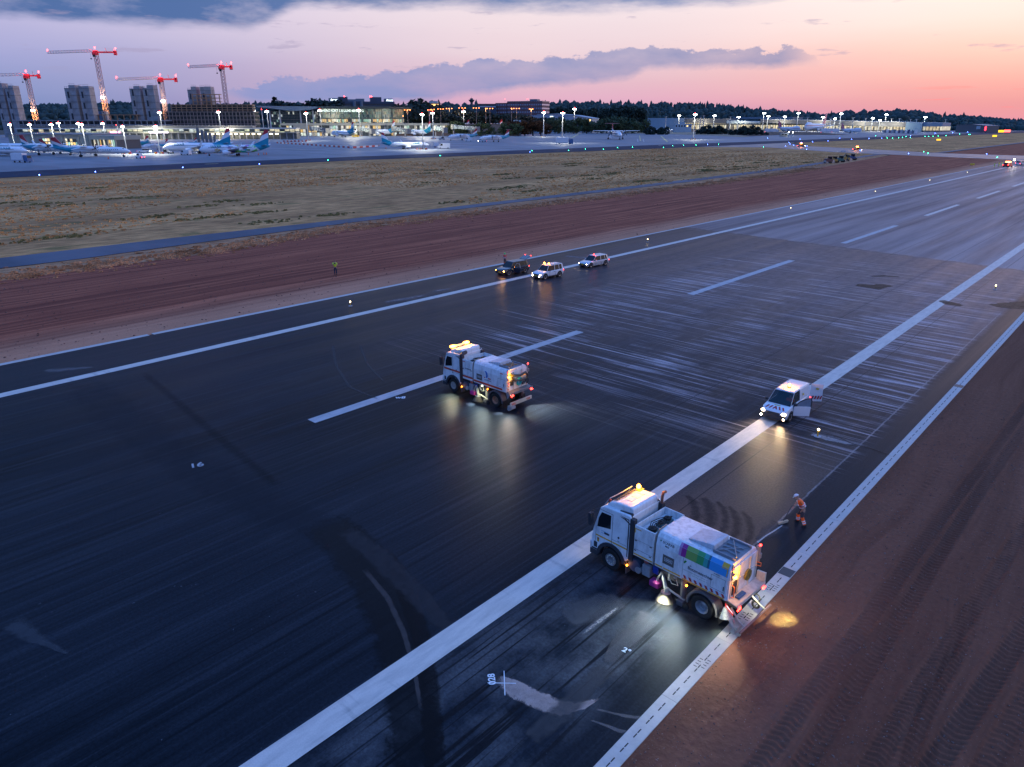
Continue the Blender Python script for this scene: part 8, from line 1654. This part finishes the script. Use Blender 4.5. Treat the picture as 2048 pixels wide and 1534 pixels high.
# cars and crew at the far end of the runway
p_ = G(2015, 334); t, q_ = car('red_car', 'red car with a bright beacon standing near the far end of the runway', 'car', (p_.x, p_.y, 0), R(80), 4.6, 1.9, 1.6, mat('red_car_paint', (.5, .02, .02), .3, coat=.6), 'suv'); t.scale = (1.25,) * 3; simple('beacon', lambda b: b.box(-.6, .2, -.7, .7, 1.62, 1.95), A_OR, t); simple('work_lamp', lambda b: b.ball((1.2, -1.2, 2.6), .28, 8), E_COOL, t); simple('lamp_post', lambda b: b.cyl((1.2, -1.2, 1.2), (1.2, -1.2, 2.6), .05), DARK, t); light('work_light', 'POINT', (1.4, -1.6, 2.8), 900, (1, .9, .75), t, .2)
p_ = G(2042, 330); t, q_ = car('white_car', 'white car right of the red car near the far end of the runway', 'car', (p_.x, p_.y, 0), R(70), 4.6, 1.9, 1.5, WCAR, 'wagon'); t.scale = (1.3,) * 3
for i, (x, y, lab) in enumerate(((1988, 335, 'worker in yellow standing apart at the left of the far group'), (1997, 333.5, 'worker in yellow in the middle of the far group'), (2003, 332.5, 'worker in yellow nearest the red car'))):
    p_ = G(x, y); person(lab, (p_.x, p_.y, 0), R(30 + 80 * i), JY, top=HVY, legs=HVY, bands=False, sc_=1.2, group='yellow workers at the far end')
# construction machines parked beside the service road
MY = mat('machine_yellow', (.40, .24, .05), .5, dirt=.3); MG = mat('machine_green', (.03, .12, .11), .5); MN = mat('machine_brown', (.16, .07, .06), .6); MBL = mat('machine_blue', (.03, .06, .16), .5)
for i, (x, y, m_, kd, lab) in enumerate(((1657, 326, MN, 'roller', 'brown road roller, leftmost of the parked machines'), (1667, 325.5, MY, 'paver', 'tan machine with a dark hood, second of the parked machines'), (1679, 324.5, MG, 'digger', 'green digger with raised arm among the parked machines'), (1692, 322, MY, 'roller', 'yellow roller near the right of the parked machines'), (1703, 320, MBL, 'paver', 'blue machine, rightmost of the parked machines'))):
    p_ = G(x, y); t = thing({'roller': 'road_roller', 'paver': 'road_paver', 'digger': 'digger'}[kd], lab, 'construction machine', p_, YAW + R(10), 'parked construction machines', .95)
    simple('body', lambda b: (b.box(-2.2, 1.6, -1.2, 1.2, .7, 1.9), b.slab([(-2.2, -1.1, 1.9), (-.2, -1.1, 1.9), (-.4, -1.1, 2.3), (-2.0, -1.1, 2.2)], (0, 2.2, 0))), m_, t, bevel=.12); simple('cab', lambda b: b.box(-.2, 1.2, -.9, .9, 1.9, 3.2), GLASS, t, bevel=.08); simple('cab_roof', lambda b: b.box(-.4, 1.4, -1.0, 1.0, 3.2, 3.35), m_, t)
    if kd == 'digger': simple('arm', lambda b: b.tube([(1.4, 0, 1.8), (3.0, 0, 4.4), (4.6, 0, 3.2), (4.4, 0, 1.6)], .22, 6), m_, t); simple('bucket', lambda b: b.slab([(4.0, -.5, .9), (4.9, -.5, 1.1), (4.6, -.5, 1.7), (4.2, -.5, 1.7)], (0, 1.0, 0)), DARK, t)
    for x_, r_ in ((-1.6, .75), (1.9, .85 if kd == 'roller' else .6)): simple('drum' if kd == 'roller' else 'wheel', lambda b: b.cyl((x_, -1.15, r_), (x_, 1.15, r_), r_, n=14), STEEL if kd == 'roller' else BLACK, t)
# pallets and containers before the cargo hall
for i in range(15):
    x = 1768 + i * 4.7; d_ = 1560 - i * 12; c = (CLADB, OB2, WHITE2, MBL)[i % 4]; t, W, ux, uz = building('cargo_container', '%s cargo container from the left in the row right of the jumbos' % ordw(i), 'container', x, x + 3.9, d_, group='cargo containers'); bx(t, 'box', c, 0, W, 0, 4, .3, 4.8 + (i % 3)); bx(t, 'pallet', GREY, -.2, W + .2, -.2, 4.2, 0, .29)
for i in range(5):
    x = 1538 + i * 9.5 if i < 2 else 1630 + i * 10; t = box_van('lorry', '%s white service lorry from the left between the cargo jumbos' % ordw(i), x, 264.5, 18, 6, 7.5, 'white', R(5), style='lorry', group='service lorries by the jumbos', lamps=(i % 2 == 0))
# red and white barrier
bp = [(554, 286.5), (600, 289.5), (660, 293.5), (704, 296.6), (755, 293.4)]
pts = [G(*q) for q in bp]; segs = [(pts[i], pts[i + 1]) for i in range(4)]; tot = sum((b_ - a_).length for a_, b_ in segs); nb = 44; pr_me = None; cur = 0
for i in range(nb):
    dist = tot * (i + .5) / nb
    for a_, b_ in segs:
        L_ = (b_ - a_).length
        if dist <= L_: break
        dist -= L_
    p_ = a_.lerp(b_, min(1, dist / L_)); v = (b_ - a_).normalized(); me = ('red', 'white')[i % 2]
    o = bx(None, 'barrier_block', REDP if me == 'red' else WHITE, -tot / nb / 2 + .1, tot / nb / 2 - .1, -.4, .4, 0, 1.3); o.location = (p_.x, p_.y, .01); o.rotation_euler = (0, 0, math.atan2(v.y, v.x)); tag(o, '%s %s block of the low barrier line, counted from the left' % (ordw(i), me), 'barrier', 'red and white barrier line')
pts = [G(564, 283.5), G(612, 283.2)]
for i in range(14): p_ = pts[0].lerp(pts[1], i / 13); o = bx(None, 'barrier_block', REDP if i % 2 else WHITE, -1, 1, -.4, .4, 0, 1.2); o.location = (p_.x, p_.y, .01); o.rotation_euler = (0, 0, YAW); tag(o, '%s block of the short barrier before the fence frames' % ordw(i), 'barrier', 'short red and white barrier')
# traffic cones
CONE = mat('cone_orange', (.9, .16, .03), .5)
for i, (x, y) in enumerate(((217, 318), (497, 309), (517, 310), (528, 309), (533, 309), (758, 292), (772, 297), (815, 298), (834, 299), (383, 304))):
    p_ = G(x, y); t = thing('traffic_cone', '%s orange traffic cone from the left near the parked aircraft' % ordw(sorted([217, 497, 517, 528, 533, 758, 772, 815, 834, 383]).index(x)), 'cone', p_, 0, 'traffic cones'); simple('cone', lambda b: b.cyl((0, 0, .06), (0, 0, 1.4), .4, .08, 10), CONE, t); simple('base', lambda b: b.box(-.5, .5, -.5, .5, 0, .06), DARK, t)
# apron paint
YP = mat('apron_yellow', (.55, .45, .18), .6); WP_ = mat('apron_white_line', (.5, .5, .48), .6)
for (a_, b_, wd, m_) in (((1143, 276), (1157, 268), 2.2, YP), ((1279, 271), (1281, 282), 1.2, YP), ((1322, 272), (1335, 284), 2.0, YP), ((340, 328), (366, 325.5), 1.2, YP), ((410, 328.4), (437, 327.4), 1.6, YP), ((200, 341), (228, 339), .8, YP), ((560, 296), (612, 300), .8, YP), ((620, 305), (700, 309), .7, WP_), ((880, 300), (960, 297), .6, WP_), ((1000, 300), (1100, 292), .6, WP_), ((1275, 278), (1276, 284), .6, WP_), ((1286, 278), (1288, 284), .6, WP_), ((1317, 291.5), (1325, 291), 1.5, WP_)):
    A_, B_ = G(*a_), G(*b_); v = (B_ - A_).normalized(); n_ = Vector((-v.y, v.x, 0)) * wd / 2; sheet('apron_marking', [A_ - n_, B_ - n_, B_ + n_, A_ + n_], .07, m_)
# ------------------------------------------------------------------ taxiway lights and signs
def tlight(px, py, kind, lab):
    p_ = G(px, py); s_ = max(1., depth_of(p_) / 600.) ; t = thing('taxiway_light', lab, 'taxiway light', (p_.x, p_.y, 0), 0, '%s taxiway lights' % kind); simple('stem', lambda b: b.cyl((0, 0, 0), (0, 0, .30 * s_), .05 * s_, n=6), GREY, t); simple('lamp', lambda b: b.ball((0, 0, .42 * s_), .17 * s_, 8), {'blue': E_BLUE, 'green': E_GREEN, 'white': E_WHT}[kind], t)
bl = [(79, 352), (191, 345.5), (366, 336.5), (519, 329.5), (1060, 305), (1415, 289.8), (1571, 293), (1580, 289), (1578, 286), (1603, 286), (1587, 291.5), (1625, 284.5), (1656, 282.5), (1614, 292.8), (1720, 302), (1613, 300), (1703, 279.5), (1738, 278), (1763, 277.5), (1821, 272.5), (1535, 277), (1600, 279.5), (1679, 277.5), (1870, 267.5), (1905, 266), (1935, 265), (1817, 308), (1973, 309)]
bl = sorted(bl); [tlight(x, y, 'blue', '%s blue taxiway light counted from the left' % ordw(i)) for i, (x, y) in enumerate(bl)]
gl = [(656, 322), (880, 312.5), (1064, 302.5), (1137, 302), (1171, 299), (1207, 299.5), (1235, 296), (1265, 295), (1327, 296), (1345, 292.5), (1367, 291.5), (1392, 291), (1437, 289.5), (1527, 295), (1774, 277), (1785, 277.3), (1797, 276.5), (1805, 275.5), (1812, 274), (1821, 276), (1751, 272.5), (1850, 274), (1857, 274), (1866, 273.5), (1876, 273), (1892, 272.3), (1919, 269), (1937, 270), (1940, 270), (1847, 304.5), (1856, 307.5), (1994, 316)]
gl = sorted(gl); [tlight(x, y, 'green', '%s green taxiway light counted from the left' % ordw(i)) for i, (x, y) in enumerate(gl)]
YS = em('sign_yellow', (1, .55, .02), 1.6)
for i, (x, y, w_, h_, m_, lab) in enumerate(((1877, 281.5, 8, 2.6, YS, 'glowing yellow taxiway sign on the grass island, left one'), (1989, 274, 8, 3, YS, 'glowing yellow taxiway sign on the grass island, middle one'), (2001, 265, 12, 4, YS, 'glowing yellow taxiway sign farthest away'), (2014, 264.5, 12, 4, em('sign_red2', (1, .1, .08), 4), 'glowing red taxiway sign beside the farthest yellow one'), (1944, 332, 8, 3.4, mat('sign_yellow_off', (.55, .42, .03), .5), 'unlit yellow sign on the soil beside the runway'), (1686, 304, 9.5, 1.6, mat('board_pale_blue', (.3, .42, .55), .5), 'low pale blue board on the grass near the link taxiway'))):
    p_ = G(x, y); t = thing('taxiway_sign', lab, 'sign', p_, YAW, 'taxiway signs'); s_ = depth_of(p_) / FPX; ww = w_ * s_ / 1.; hh = h_ * s_; simple('panel', lambda b: b.box(-ww / 2, ww / 2, -.2, .2, .35, .35 + hh), m_, t, bevel=.05); [simple('leg', lambda b: b.box(x_ - .1, x_ + .1, -.1, .1, 0, .35), GREY, t) for x_ in (-ww * .35, ww * .35)]
